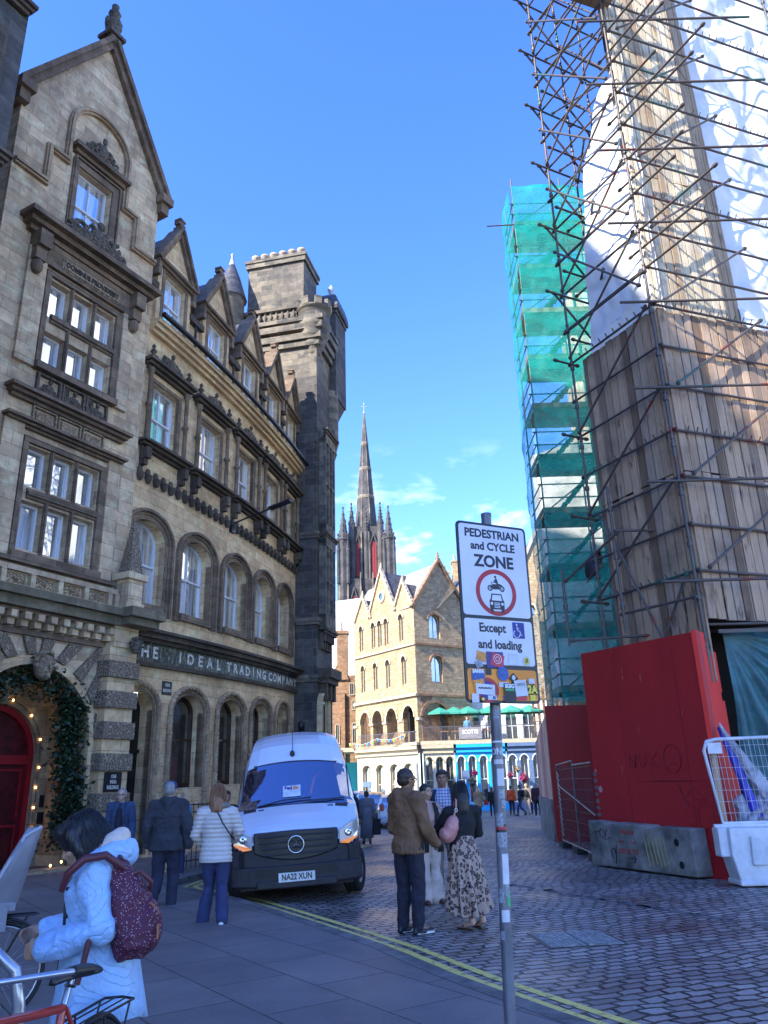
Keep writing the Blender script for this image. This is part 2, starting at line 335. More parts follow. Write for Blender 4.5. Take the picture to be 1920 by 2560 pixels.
# ================================================================ gabled building with the archway
GB=empty('gabled_building',gmap(-2.3,0,0),'tall sooty stone building with pointed gable, triple windows and arched red doorway','building')
def G(name,mb,mat,**k):
    for m in mb.pieces(): o=under(m.build(name,mat,None,**k),GB)
    return o
def gwin(*a,**k): o=window(None,gmap,*a,**k); return under(o,GB)
sA,sB=-4.75,.06; WC=[(-3.25,-2.62),(-2.52,-1.89),(-1.79,-1.16)]
mb=MB(gmap); mb.box(0,0,0,0,0,0); mb=MB(gmap)
q=lambda a,b,c,e,d=0: mb.quad((a,d,b),(c,d,b),(c,d,e),(a,d,e))
arch=outline(-3.95,-.72,0,2.75,1.62,22)
cell(mb,sA,sB,0,5.0,arch,1.25,sill=False)
q(sA,5.0,sB,6.85); 
for z0,z1,rows in ((6.85,9.9,((6.9,8.05),(8.42,9.42))),(9.9,11.65,()),(11.65,15.0,((11.68,12.55),(12.98,14.05)))):
    if not rows: q(sA,z0,sB,z1); continue
    q(sA,z0,-3.3,z1); q(-1.1,z0,sB,z1)
    for (a,b),(x0,x1) in zip(WC,((-3.3,-2.57),(-2.57,-1.84),(-1.84,-1.1))):
        zm=(rows[0][1]+rows[1][0])/2
        cell(mb,x0,x1,z0,zm,outline(a,b,rows[0][0],rows[0][1]),.26); cell(mb,x0,x1,zm,z1,outline(a,b,rows[1][0],rows[1][1]),.26)
q(sA,15.0,sB,15.75)
cell(mb,sA,sB,15.75,19.25,outline(-2.86,-1.72,15.8,17.95),.25)
ap=(-2.32,23.05)
mb.add([(sA,0,19.25),(sB,0,19.25),(ap[0],0,ap[1])],[(0,1,2)])
# right return wall, back
mb.quad((sB,0,0),(sB,-9,0),(sB,-9,19.2),(sB,0,19.2)); mb.quad((sA,0,0),(sA,-9,0),(sA,-9,19.2),(sA,0,19.2))
G('wall',mb,STONE_G)
mb=MB(gmap); mb.add([(sA-.1,-.2,19.2),(ap[0],-.2,23.0),(ap[0],-9,23.0),(sA-.1,-9,19.2)],[(0,1,2,3)]); mb.add([(sB+.1,-.2,19.2),(ap[0],-.2,23.0),(ap[0],-9,23.0),(sB+.1,-9,19.2)],[(0,1,2,3)]); G('roof',mb,SLATE)
mb=MB(gmap)
for (a,b) in (((sA-.12,19.1),(ap[0],ap[1]+.1)),((ap[0],ap[1]+.1),(sB+.22,19.0))):
    L=math.hypot(b[0]-a[0],b[1]-a[1]); ux,uz=(b[0]-a[0])/L,(b[1]-a[1])/L
    for w0,w1,dd in ((-.16,.02,.16),(.02,.16,.26)):
        vs=[]
        for t in (0,L):
            for w_,d_ in ((w0,-.3),(w0,dd),(w1,dd),(w1,-.3)): vs.append((a[0]+ux*t-uz*w_,d_,a[1]+uz*t+ux*w_))
        mb.add(vs,[(0,1,5,4),(1,2,6,5),(2,3,7,6),(3,0,4,7),(0,3,2,1),(4,5,6,7)])
for sx_ in (sA-.05,sB+.1): mb.box(sx_-.22,sx_+.22,-.3,.32,18.85,19.12); mb.box(sx_-.15,sx_+.15,-.3,.2,18.5,18.85)
G('gable_coping',mb,MOULD)
mb=MB(gmap); mb.box(-2.5,-2.12,-.2,.2,23.05,23.3); mb.box(-2.6,-2.02,-.3,.3,23.3,23.42); mb.lathe([(.001,1.35),(.12,1.28),(.1,1.1),(.2,.95),(.1,.8),(.27,.55),(.22,.25),(.24,0)],(-2.31,0,23.42),8); mb.ell((-2.5,0,23.9),.12,.1,.2); mb.ell((-2.12,0,24.0),.12,.1,.2); G('finial',mb,CARVE)
for (a,b) in WC:
    gwin(a,b,6.9,8.05,0,.26,muntin=False,rail=False); gwin(a,b,8.42,9.42,0,.26,muntin=False,rail=False)
    gwin(a,b,11.68,12.55,0,.26,muntin=False,rail=False); gwin(a,b,12.98,14.05,0,.26,muntin=False,rail=False)
gwin(-2.86,-1.72,15.8,17.95,0,.25)
# dark moulded mullions and surrounds
mb=MB(gmap)
for z0,z1 in ((6.72,9.55),(11.5,14.2)):
    mb.cut(); zt=(z0+z1)/2; mb.box(-3.13,-1.12,-.02,.06,zt-.02,zt+.22); mb.box(-3.13,-1.12,0,.11,zt+.05,zt+.15)
    for a in (-2.57,-1.84): mb.box(a-.05,a+.05,-.02,.04,z0+.1,z1-.1); mb.box(a-.025,a+.025,0,.07,z0+.1,z1-.1)
    for a in (-3.34,-1.06): mb.box(a-.07,a+.07,-.02,.09,z0,z1)
    mb.box(-3.41,-.98,-.02,.1,z1-.09,z1+.05); mb.box(-3.44,-.95,-.02,.22,z0-.12,z0+.06)
mb.cut()
ring(mb,outline(-2.87,-1.70,15.75,17.97),0,.2,-.02,.06); ring(mb,outline(-2.98,-1.48,15.75,18.2),0,.05,-.02,.1)
G('window_surround',mb,MOULD)
mb=MB(gmap)
for s0,s1 in ((-3.98,-3.45),(-.92,-.52)): mb.cut(); mb.box(s0,s1,-.02,.10,6.5,9.85); mb.box(s0,s1,-.02,.10,11.4,14.6)
G('pilaster',mb,STONE_G)
mb=MB(gmap)
cornice(mb,-4.0,-.35,15.0,.42,.55); mb.longbox(-3.5,-.75,-.02,.12,14.35,15.0)
for s in (-3.78,-.62):
    mb.box(s-.17,s+.17,0,.42,14.55,15.0); mb.box(s-.15,s+.15,0,.3,14.2,14.55); mb.ell((s,.16,14.05),.15,.16,.22)
mb.cut(); cornice(mb,-3.02,-1.45,18.3,.24,.3,2)
mb.cut(); cornice(mb,-3.85,-.62,10.45,.26,.34); mb.cut(); cornice(mb,-3.85,-.62,9.78,.2,.28)
mb.cut(); cornice(mb,-4.0,-.62,6.42,.2,.24,2)
mb.cut(); mb.longbox(-4.75,.05,-.02,.1,4.98,5.1); mb.cut(); mb.longbox(-4.75,.1,0,.3,5.42,5.5)
G('cornice',mb,MOULD)
mb=MB(gmap)
pts=[(-4.72,16.72),(-3.82,16.72),(-3.82,17.85),(-3.28,17.85),(-3.28,19.2)]+[(-2.27-1.01*cos(PI*i/14),19.2+.95*sin(PI*i/14)) for i in range(1,14)]+[(-1.27,19.2),(-1.27,17.7),(-.78,17.7),(-.78,16.65),(.05,16.65)]
ring(mb,pts,-.09,.09,-.02,.1); ring(mb,pts,-.03,.05,.08,.16)
G('string_course',mb,TRIM)
mb=MB(gmap); scroll(mb,(-2.23,18.56),.08,1.15,.85,3); mb.cut(); scroll(mb,(-2.2,15.42),.3,2.0,.95,4); scroll(mb,(-1.75,15.42),.3,1.2,.5,14); scroll(mb,(-2.7,15.42),.3,1.2,.5,15)
G('carved_crest',mb,CARVE)
mb=MB(gmap)
for a,b in WC:
    mb.cut(); c=(a+b)/2; ring(mb,outline(c-.29,c+.29,10.74,11.28),0,.06,-.02,.1); scroll(mb,(c,10.76),.02,.55,.48,int(c*100)); scroll(mb,(c+.02,10.8),.02,.4,.4,int(c*57))
for c in (-2.44,-1.69):
    for k in range(4): mb.box(c-.075+k*.045,c-.05+k*.045,0,.09,10.74,11.26)
G('carved_panel',mb,CARVE)
mb=MB(gmap)
for a,b in WC: mb.cut(); c=(a+b)/2; ring(mb,outline(c-.3,c+.3,10.0,10.4),0,.035,-.02,.08); mb.box(c-.23,c+.23,0,.05,10.08,10.32)
G('name_tablet',mb,CARVEL)
tab=MB(gmap); tab.box(-3.0,-1.2,-.02,.17,14.48,14.74); tab.box(-3.05,-1.15,-.02,.14,14.44,14.78); G('motto_scroll',tab,CARVEL)
under(put_text('motto','DOMINUS PROVIDEBIT',.205,lambda x,y,z: gmap(-2.1+x,.175+z,14.61+y),SOOT,None,bold=.006,sx=.82,extr=.012),GB)
# carved balcony band, ledge, brackets
mb=MB(gmap)
mb.longbox(-4.5,-.42,0,.34,5.9,5.99); mb.longbox(-4.5,-.42,0,.3,6.3,6.42)
for k,s in enumerate((-4.35,-3.62,-2.88,-2.14,-1.4,-.68,-.46)):
    mb.box(s-.06,s+.06,0,.34,5.99,6.3)
mb.box(-4.5,-.45,-.02,.2,5.99,6.3)
G('parapet',mb,STONE_G)
mb=MB(gmap); rnd=random.Random(5)
for s0,s1 in ((-4.29,-3.68),(-3.56,-2.94),(-2.82,-2.2),(-2.08,-1.46),(-1.34,-.74)):
    mb.cut(); c=(s0+s1)/2
    mb.ell((c,.22,6.145),.05,.05,.05,8,5)
    for i in range(6):
        for j in range(3):
            x=s0+.05+(s1-s0-.1)*(i+.5)/6; z=6.03+.08*j+.03; t0=rnd.uniform(0,6)
            mb.path([(x+.035*cos(t0+a),.215,z+.03*sin(t0+a)) for a in (0,1.2,2.4,3.6,4.6)],.011,4)
G('carved_panel',mb,CARVEL)
LEDGE=stone('mossy_ledge',(.27,.22,.15),(.17,.15,.09),(.1,.09,.07),1.3,.6,.6,(.05,.06,.03),.2)
mb=MB(gmap); mb.longbox(-4.9,.42,0,.62,5.72,5.9); mb.longbox(-4.85,.38,0,.48,5.5,5.72); mb.box(-.5,.62,.3,.95,5.7,5.93); mb.box(-.42,.55,.3,.8,5.52,5.7); G('ledge',mb,LEDGE)
mb=MB(gmap)
s=-4.7
while s<-.6: mb.cut(); mb.box(s,s+.17,.05,.38,5.26,5.42); mb.box(s,s+.17,.05,.27,5.12,5.26); s+=.34
G('brackets',mb,STONE_G)
# arch ring, voussoirs
mb=MB(gmap); ring(mb,arch,.0,.12,-.02,.1); ring(mb,arch,.12,.2,-.02,.05)
G('arch_moulding',mb,STONE)
mb=MB(gmap); mc,mz,rw,rh=-2.335,2.75,1.615,1.62
for k,(t0,t1) in enumerate([(8,17),(28,37),(47,56),(66,74),(82,88.),(92,98),(106,114),(124,133),(143,152),(163,172)]):
    ps=[]
    for t,rr in ((t0,.22),(t1,.22),(t1,1.4),(t0,1.4)):
        x=mc+(rw+rr)*cos(R_(t)); z=mz+(rh+rr)*sin(R_(t)); ps.append((x,min(z,4.96)))
    ps=[(max(-4.7,min(p[0],-.5)),p[1]) for p in ps]
    mb.cut(); mb.prism(ps,-.02,.09)
G('voussoirs',mb,VERM)
mb=MB(gmap); mb.box(-.55,.3,-.05,.34,0,5.0); mb.box(-.5,.25,0,.4,5.0,5.5); G('pier',mb,STONE)
mb=MB(gmap)
for z0 in (4.26,3.54,2.82,2.1,1.22,.5): mb.cut(); mb.box(-.62,.36,-.02,.43,z0,z0+.4)
G('rusticated_blocks',mb,VERM,bevel=.02)
mb=MB(gmap); mb.box(-.42,.16,.1,.62,5.93,6.1); mb.box(-.36,.1,.14,.58,6.1,6.7); mb.box(-.3,.04,.56,.6,6.2,6.62); mb.box(-.46,.2,.06,.66,6.7,6.86)
G('pedestal',mb,STONE_G)
mb=MB(gmap); mb.add([(-.36,.16,6.86),(.1,.16,6.86),(.1,.56,6.86),(-.36,.56,6.86),(-.2,.3,8.15),(-.06,.3,8.15),(-.06,.42,8.15),(-.2,.42,8.15),(-.13,.36,8.38)],[(0,1,5,4),(1,2,6,5),(2,3,7,6),(3,0,4,7),(4,5,8),(5,6,8),(6,7,8),(7,4,8),(0,3,2,1)]); G('obelisk',mb,VERM)
def headcarve(name,c,r,mat,mp=gmap):
    mb=MB(mp); s,d,z=c; mb.ell((s,d,z),r*.72,r*.75,r,12,10); mb.ell((s,d+r*.75,z-r*.08),r*.13,r*.2,r*.25,8,6); mb.ell((s,d+r*.55,z-r*.42),r*.28,r*.2,r*.09,8,6); mb.ell((s,d+r*.3,z-r*.75),r*.35,r*.45,r*.3)
    rn=random.Random(3)
    for k in range(26):
        t=rn.uniform(-.3,PI+.3); mb.ell((s+r*.82*cos(t),d+r*rn.uniform(-.1,.55),z+r*(.15+.85*sin(t))),r*.2,r*.2,r*.17,7,5)
    for e in (-1,1): mb.ell((s+e*r*.28,d+r*.63,z+r*.15),r*.17,r*.1,r*.07,8,5)
    return mb.build(name,mat,None)
under(headcarve('carved_head',(-2.3,.25,4.32),.3,CARVEL),GB); under(headcarve('carved_head',(0.05,.55,5.05),.2,CARVE),GB)
# porch: back wall, inner arch, red door
mb=MB(gmap); inner=outline(-3.38,-1.12,0,2.5,1.12,16); cell(mb,-3.95,-.72,0,4.5,inner,.15,d=-1.25,sill=False)
G('porch_wall',mb,STONE_G)
mb=MB(gmap); ring(mb,inner,0,.12,-1.26,-1.16); G('arch_moulding',mb,TRIM)
RED=M('red_door_paint',(.33,.008,.014),.45,var=.15); REDD=M('dark_red_panel',(.09,.006,.01),.4,var=.3)
mb=MB(gmap); od=outline(-3.38,-1.12,0,2.5,1.12,16); mb.add([(p[0],-1.38,p[1]) for p in od],[tuple(range(len(od)))]); dr=G('door',mb,REDD)
mb=MB(gmap); ring(mb,od,-.14,0,-1.38,-1.28); mb.box(-3.26,-1.24,-1.38,-1.27,2.3,2.5); mb.box(-2.31,-2.19,-1.38,-1.28,.1,3.5)
for sx_ in (-3.14,-2.08):
    for z0,z1 in ((.3,1.0),(1.15,2.2)): ring(mb,outline(sx_,sx_+.74,z0,z1),-.05,0,-1.37,-1.33)
o=mb.build('door_frame',RED,None); under(o,GB)
mb=MB(gmap); mb.box(-4.5,.2,0,.55,0,.14); G('door_step',mb,TRIM)
# fairy lights round the porch, each a lit bulb on one string
BULB,bt,bb=nt('warm_bulb'); bb.inputs['Emission Color'].default_value=(1,.55,.15,1); bb.inputs['Emission Strength'].default_value=3.5; bb.inputs['Base Color'].default_value=(1,.7,.3,1)
wire=[gmap(-1.06+.02*sin(z*9),-1.14,z) for z in [.25+.22*i for i in range(11)]]+[gmap(-2.25+1.2*cos(a),-1.14,2.55+1.2*sin(a)) for a in [PI*i/12 for i in range(1,12)]]
FL=empty('string_of_fairy_lights',wire[0],'string of small warm fairy lights round the red arched doorway','fairy lights')
mb=MB(); mb.path(wire,.006,4); under(mb.build('wire',IRON),FL)
for p in wire[1::2]+[gmap(-1.32,.3,.25),gmap(-.95,.32,.3),gmap(-1.6,.31,.2)]:
    mb=MB(); mb.ell(p,.022,.022,.027,8,6); under(mb.build('bulb',BULB),FL)
# intercom on porch reveal
mb=MB(gmap); mb.box(-1.12,-1.06,-.9,-.8,1.35,1.62); mb.box(-1.12,-1.05,-.92,-.78,1.0,1.25); ic=mb.build('intercom',IRON); ic2=tag(ic,'small black intercom panel on the stone beside the red doorway','intercom')
# ivy
LEAF=M('ivy_leaf',(.022,.055,.022),.45,var=.5,scale=9,bump=0); 
def leaves(name,pts,n,size,mat,parent=None,spread=.12,seed=1,mp=None,droop=False):
    rn=random.Random(seed); mb=MB(mp)
    for i in range(n):
        p=pts[rn.randrange(len(pts))] if not callable(pts) else pts(rn)
        c=Vector((p[0]+rn.gauss(0,spread),p[1]+rn.gauss(0,spread*.6),p[2]+rn.gauss(0,spread)))
        a=Vector((rn.gauss(0,1),rn.gauss(0,1),rn.gauss(-.6 if droop else 0,.8))).normalized(); b=a.cross(Vector((rn.gauss(0,1),rn.gauss(0,1),rn.gauss(0,1)))).normalized(); r=size*rn.uniform(.6,1.3)
        mb.add([c-a*r,c+b*r*.55-a*r*.2,c+b*r*.35+a*r*.5,c+a*r,c-b*r*.35+a*r*.5,c-b*r*.55-a*r*.2],[(0,1,2,3),(0,3,4,5)])
    return mb.build(name,mat,parent,fix=False)
IV=empty('ivy',gmap(-.85,-.1,0),'dark green ivy climbing round the inside of the stone archway','ivy')
def ivp(rn):
    t=rn.random()
    if t<.62: z=rn.uniform(.75,3.6); return gmap(-1.02-.12*sin(z*3)-max(0,z-2.8)*.35,-.12,z)
    a=rn.uniform(.12*PI,.92*PI); return gmap(-2.33+1.42*cos(a),-.1,2.72+1.42*sin(a))
def ivp2(rn): p=ivp(rn); return p
under(leaves('foliage',ivp2,5600,.055,LEAF,spread=.17,seed=2),IV)
mb=MB(); mb.path([gmap(-.86,-.1,0),gmap(-.9,-.08,1),gmap(-.84,-.1,2),gmap(-.95,-.1,3),gmap(-1.5,-.1,4)],[.03,.028,.02,.016,.01],6); under(mb.build('stem',M('ivy_stem',(.06,.045,.03),.9)),IV)
# ================================================================ curved building
CB=empty('curved_building',cplan(0,0)+(0,),'warm stone curved terrace with hooded windows, pointed dormers and painted shop fascia','building')
def Cb(name,mb,mat,**k):
    for m in mb.pieces(): o=under(m.build(name,mat,None,**k),CB)
    return o
CC=[.42,2.69,4.92,6.93,8.73]; ED=[-.38,1.55,3.8,5.92,7.83,10.15]; H2=[.74,.74,.70,.63,.53]; C3=[.72,3.02,5.3,7.33,9.12]; E3=[-.38,1.87,4.16,6.31,8.22,10.15]; H3=[.58,.58,.55,.48,.42]; CD=[.78,3.08,5.36,7.38,9.16]; HD_=[.50,.50,.47,.42,.37]
mb=MB(cmap)
def q2(a,b,c,e,d=0):
    n=max(1,int((c-a)/.5))
    for i in range(n): x0=a+(c-a)*i/n;x1=a+(c-a)*(i+1)/n; mb.quad((x0,d,b),(x1,d,b),(x1,d,e),(x0,d,e))
for i in range(5):
    c,e0,e1,h=CC[i],ED[i],ED[i+1],H2[i]
    cell(mb,e0,e1,0,4.75,outline(c-h+.03,c+h-.06,(0 if i==0 else 1.62),3.62,.48),.42,sill=i>0)
    q2(e0,4.75,e1,5.95)
    cell(mb,e0,e1,5.95,9.6,outline(c-h,c+h,6.4,8.2,.56),.42)
    q2(e0,9.6,e1,10.7)
    c,e0,e1,h=C3[i],E3[i],E3[i+1],H3[i]
    cell(mb,e0,e1,10.7,13.5,outline(c-h,c+h,10.98,12.98),.30)
    q2(e0,13.5,e1,14.9)
Cb('wall',mb,STONE)
mb=MB(cmap)
for i in range(5):
    c,h=CC[i],H2[i]; mb.cut(); o2=outline(c-h,c+h,6.15,8.2,.56)
    ring(mb,o2,.0,.10,-.2,.02); ring(mb,o2,.13,.22,-.02,.05); ring(mb,o2,.22,.30,-.02,.12); mb.box(c-h,c+h,-.4,.1,6.2,6.4)
    mb.cut(); ring(mb,outline(c-h+.03,c+h-.06,1.62 if i else .15,3.62,.48),.0,.1,-.18,.015)
    c,h=C3[i],H3[i]; mb.cut(); ring(mb,outline(c-h,c+h,10.98,12.98),0,.12,-.1,.04)
Cb('window_surround',mb,MOULD)
# twisted rope hoods over the ground floor openings
mb=MB(cmap)
for i,c in enumerate(CC):
    mb.cut(); h=H2[i]; pts=offs(outline(c-h+.03,c+h-.06,.5,3.62,.48,14),.2)
    full=[]
    for a,b in zip(pts[:-1],pts[1:]):
        n=max(1,int(math.hypot(b[0]-a[0],b[1]-a[1])/.05)); full+=[(a[0]+(b[0]-a[0])*j/n,a[1]+(b[1]-a[1])*j/n) for j in range(n)]
    for ph in (0,PI*2/3,PI*4/3):
        P=[];L=0
        for j,p in enumerate(full):
            a=full[max(j-1,0)];b=full[min(j+1,len(full)-1)]; dx,dz=b[0]-a[0],b[1]-a[1]; l=math.hypot(dx,dz) or 1; nx,nz_=-dz/l,dx/l; t=j*.05*2*PI/.42+ph
            P.append((p[0]+nx*.045*cos(t),.055+.045*sin(t),p[1]+nz_*.045*cos(t)))
        mb.path(P[::2],.045,5)
Cb('rope_moulding',mb,TRIM)
WOODF=M('dark_brown_wood',(.05,.02,.01),.35,var=.35,scale=4)
def cwin(*a,**k): o=window(None,cmap,*a,**k); return under(o,CB)
for i in range(5):
    c,h=CC[i],H2[i]
    if i: cwin(c-h+.03,c+h-.06,1.62,3.62,.48,.39,glass=GLASSD,frame=WOODF,muntin=False,f=.09)
    cwin(c-h,c+h,6.4,8.2,.56,.40); c,h=C3[i],H3[i]; cwin(c-h,c+h,10.98,12.98,0,.28)
mb=MB(cmap); o_=outline(-.3,1.1,0,3.62,.48); mb.add([(p[0],-.40,p[1]) for p in o_],[tuple(range(len(o_)))]); mb.box(-.3,1.1,-.40,-.33,2.55,2.63); mb.box(.38,.42,-.40,-.34,0,2.55); Cb('door',mb,M('black_door',(.012,.01,.01),.3,var=.3))
# shafts, entablature, sills of the third level
mb=MB(cmap); mo=MB(cmap); cv=MB(cmap); shf=MB(cmap)
for i,c in enumerate(C3):
    k=(H3[i]+.3)/.82; mb.cut(); cv.cut()
    for sg in (-1,1):
        x=c+sg*(H3[i]+.25); shf.cut(); mo.cut()
        shf.lathe([(.075,10.98),(.1,11.0),(.07,11.1),(.065,12.05),(.1,12.08),(.1,12.16),(.065,12.2),(.062,13.1),(.1,13.16),(.1,13.28)],(x,.13,0),8)
        mb.box(x-.09,x+.09,-.02,.3,10.4,10.72); mb.box(x-.07,x+.07,-.02,.2,10.22,10.4)
        finial(mo,x,13.58,.5,.15,.09)
    cornice(mb,c-.8*k,c+.8*k,10.72,.24,.36,3); mb.cut(); cornice(mb,c-.8*k,c+.8*k,13.28,.28,.34,3)
    scroll(cv,(c,13.56),.1,1.05,.62,20+i)
Cb('entablature',mb,SOOT); Cb('shafts',shf,MOULD); Cb('finials',mo,SOOT); Cb('carved_crest',cv,CARVE)
# corbel course
mb=MB(cmap); s=-.15; mb2=MB(cmap)
while s<10.0:
    mb.lathe([(.001,-.15),(.06,-.12),(.1,0.),(.11,.1)],(s,.07,9.9),8,a0=0,a1=2*PI); mb.ell((s,.04,10.08),.105,.05,.14,8,6)
    mb2.path([(s,.15,9.97),(s+.165,.16,9.955),(s+.33,.15,9.97)],.008,4); s+=.33
Cb('corbel_course',mb,SOOT); Cb('course_wire',mb2,IRON)
# fascia
FASC=M('dark_green_fascia',(.02,.028,.024),.5,var=.5,scale=5)
def fasc_mat():
    m,t,b=nt('peeling_fascia'); tcn=N(t,'ShaderNodeTexCoord'); f,_=noise_fac(t,tcn.outputs['UV'],3.,.5,.58,9,.75,(4,1.6,1)); f2,_=noise_fac(t,tcn.outputs['UV'],6.,.4,.6,5)
    c=mixc(t,f2,(.012,.02,.018),(.04,.05,.035)); t.links.new(mixc(t,f,c,(.22,.21,.13)),b.inputs['Base Color']); b.inputs['Roughness'].default_value=.6; return m
mb=MB(cmap); mb.longbox(-.1,10.05,0,.09,4.86,5.36,.4); Cb('sign_fascia',mb,fasc_mat())
mb=MB(cmap); mb.longbox(-.2,10.1,0,.14,4.74,4.86,.4); mb.cut(); mb.longbox(-.2,10.12,0,.2,5.36,5.46,.4); mb.longbox(-.25,10.14,0,.32,5.46,5.6,.4); mb.longbox(-.25,10.15,0,.42,5.6,5.68,.4); Cb('shopfront_cornice',mb,SOOT)
LET=M('worn_white_lettering',(.72,.72,.66),.6,var=.35,scale=18)
def lets(txt,s0,s1,z,size,name='lettering'):
    n=len(txt); mp_=lambda s:(lambda x,y,zz: cmap(s+x,.092+zz,z+y))
    root=None
    for i,ch in enumerate(txt):
        if ch==' ': continue
        s=s0+(s1-s0)*i/(n-1); o=put_text(name,ch,size,mp_(s),LET,None,bold=.012,extr=.006); under(o,CB)
lets('THE',.15,.95,5.1,.44); lets('IDEAL',2.02,3.95,5.1,.44); lets('TRADING',4.55,6.95,5.1,.42); lets('COMPANY',7.45,9.75,5.1,.42)
# gutter and cove
mb=MB(cmap); mb.longbox(-.2,10.15,0,.14,14.5,14.62,.4); mb.longbox(-.2,10.15,0,.26,14.62,14.76,.4); mb.longbox(-.2,10.15,0,.36,14.76,14.9,.4); Cb('eaves_cornice',mb,STONE)
mb=MB(cmap); mb.path([(-.15+.4*i,.46,14.98) for i in range(27)],.085,8); Cb('gutter',mb,IRON)
mb=MB(cmap)
for c in (1.9,4.2,6.35,8.25): mb.cut(); mb.path([(c,-.02,16.1),(c,.02,15.9),(c,.02,15.0)],.045,6)
mb.cut(); mb.path([(10.18,.15,14.9),(10.22,.12,14.5),(10.22,.12,0.)],.07,8)
for z in (3.,5.,7.,9.,11.,13.): mb.lathe([(.1,0),(.1,.12)],(10.22,.12,z),8)
Cb('downpipe',mb,IRON)
# dormers and roof
mb=MB(cmap)
for e0,e1,c,i in zip(E3[:-1],E3[1:],CD,range(5)):
    k=1-.03*i; 
    for a,b in ((e0,c-(HD_[i]+.28)),(c+(HD_[i]+.28),e1)): 
        mb.quad((a,-.12,14.9),(b,-.12,14.9),(b,-.12,16.1),(a,-.12,16.1))
Cb('attic_wall',mb,STONE)
mb=MB(cmap)
for e0,e1,c,i in zip(E3[:-1],E3[1:],CD,range(5)):
    k=1-.03*i
    for a,b in ((e0,c-(HD_[i]+.28)),(c+(HD_[i]+.28),e1)): mb.cut(); mb.box(a,b,-.25,.06,16.1,16.32)
Cb('attic_coping',mb,SOOT)
mb=MB(cmap)
for i in range(25): a=-.35+.42*i;b=a+.42; mb.quad((a,-.3,16.2),(b,-.3,16.2),(b,-2.6,18.6),(a,-2.6,18.6)); mb.quad((a,-2.6,18.6),(b,-2.6,18.6),(b,-6,18.8),(a,-6,18.8))
Cb('roof',mb,SLATE)
for i,c in enumerate(CD):
    k=HD_[i]/.44; W=HD_[i]+.3
    mb=MB(cmap); cell(mb,c-W,c+W,14.92,17.0,outline(c-.44*k,c+.44*k,15.12,16.92),.26,d=.0)
    for sg in (-1,1): mb.quad((c+sg*W,0,14.92),(c+sg*W,-2.4,16.3),(c+sg*W,-2.4,17.2),(c+sg*W,0,17.2))
    mb.add([(c-W,0,17.0),(c+W,0,17.0),(c+W*.9,0,17.3),(c,0,18.75),(c-W*.9,0,17.3)],[(0,1,2,3,4)])
    d=Cb('dormer',mb,STONE)
    def sub(name,mb,mat): o=mb.build(name,mat,None); o.parent=d; o.matrix_parent_inverse=(parent_mat(CB)@Matrix.Identity(4)).inverted()@parent_mat(CB) if 0 else Matrix.Identity(4); return o
    m2=MB(cmap)
    for (a,b) in (((c-W-.12,17.15),(c,18.9)),((c,18.9),(c+W+.12,17.15))):
        L=math.hypot(b[0]-a[0],b[1]-a[1]); ux,uz=(b[0]-a[0])/L,(b[1]-a[1])/L
        for w0,w1,dd,db in ((-.12,.0,.12,-.2),(.0,.1,.2,-.35)):
            vs=[]
            for t in (0,L):
                for w_,d_ in ((w0,db),(w0,dd),(w1,dd),(w1,db)): vs.append((a[0]+ux*t-uz*w_,d_,a[1]+uz*t+ux*w_))
            m2.add(vs,[(0,1,5,4),(1,2,6,5),(2,3,7,6),(3,0,4,7),(0,3,2,1),(4,5,6,7)])
    cornice(m2,c-W+.02,c+W-.02,17.0,.2,.2,2)
    for sg in (-1,1): m2.box(c+sg*(W+.06)-.07,c+sg*(W+.06)+.07,-.3,.12,16.6,17.15)
    ring(m2,outline(c-.44*k,c+.44*k,15.1,16.92),0,.12,-.02,.03)
    m2.box(c-.12,c+.12,-.16,.16,18.85,19.02); m2.box(c-.16,c+.16,-.1,.1,19.1,19.2); m2.box(c-.08,c+.08,-.1,.1,19.0,19.34); m2.box(c-.13,c+.13,-.13,.13,19.27,19.33)
    sub('pediment',m2,MOULD)
    m3_=MB(cmap)
    for sg in (-1,1): m3_.quad((c+sg*(W+.1),-.2,17.15),(c,-.2,18.85),(c,-3,18.85),(c+sg*(W+.1),-3,17.15))
    sub('dormer_roof',m3_,SLATE)
    wo_=window(None,cmap,c-.44*k,c+.44*k,15.12,16.92,0,.24); wo_.parent=d
    for ch in list(wo_.children): ch.name='pane'
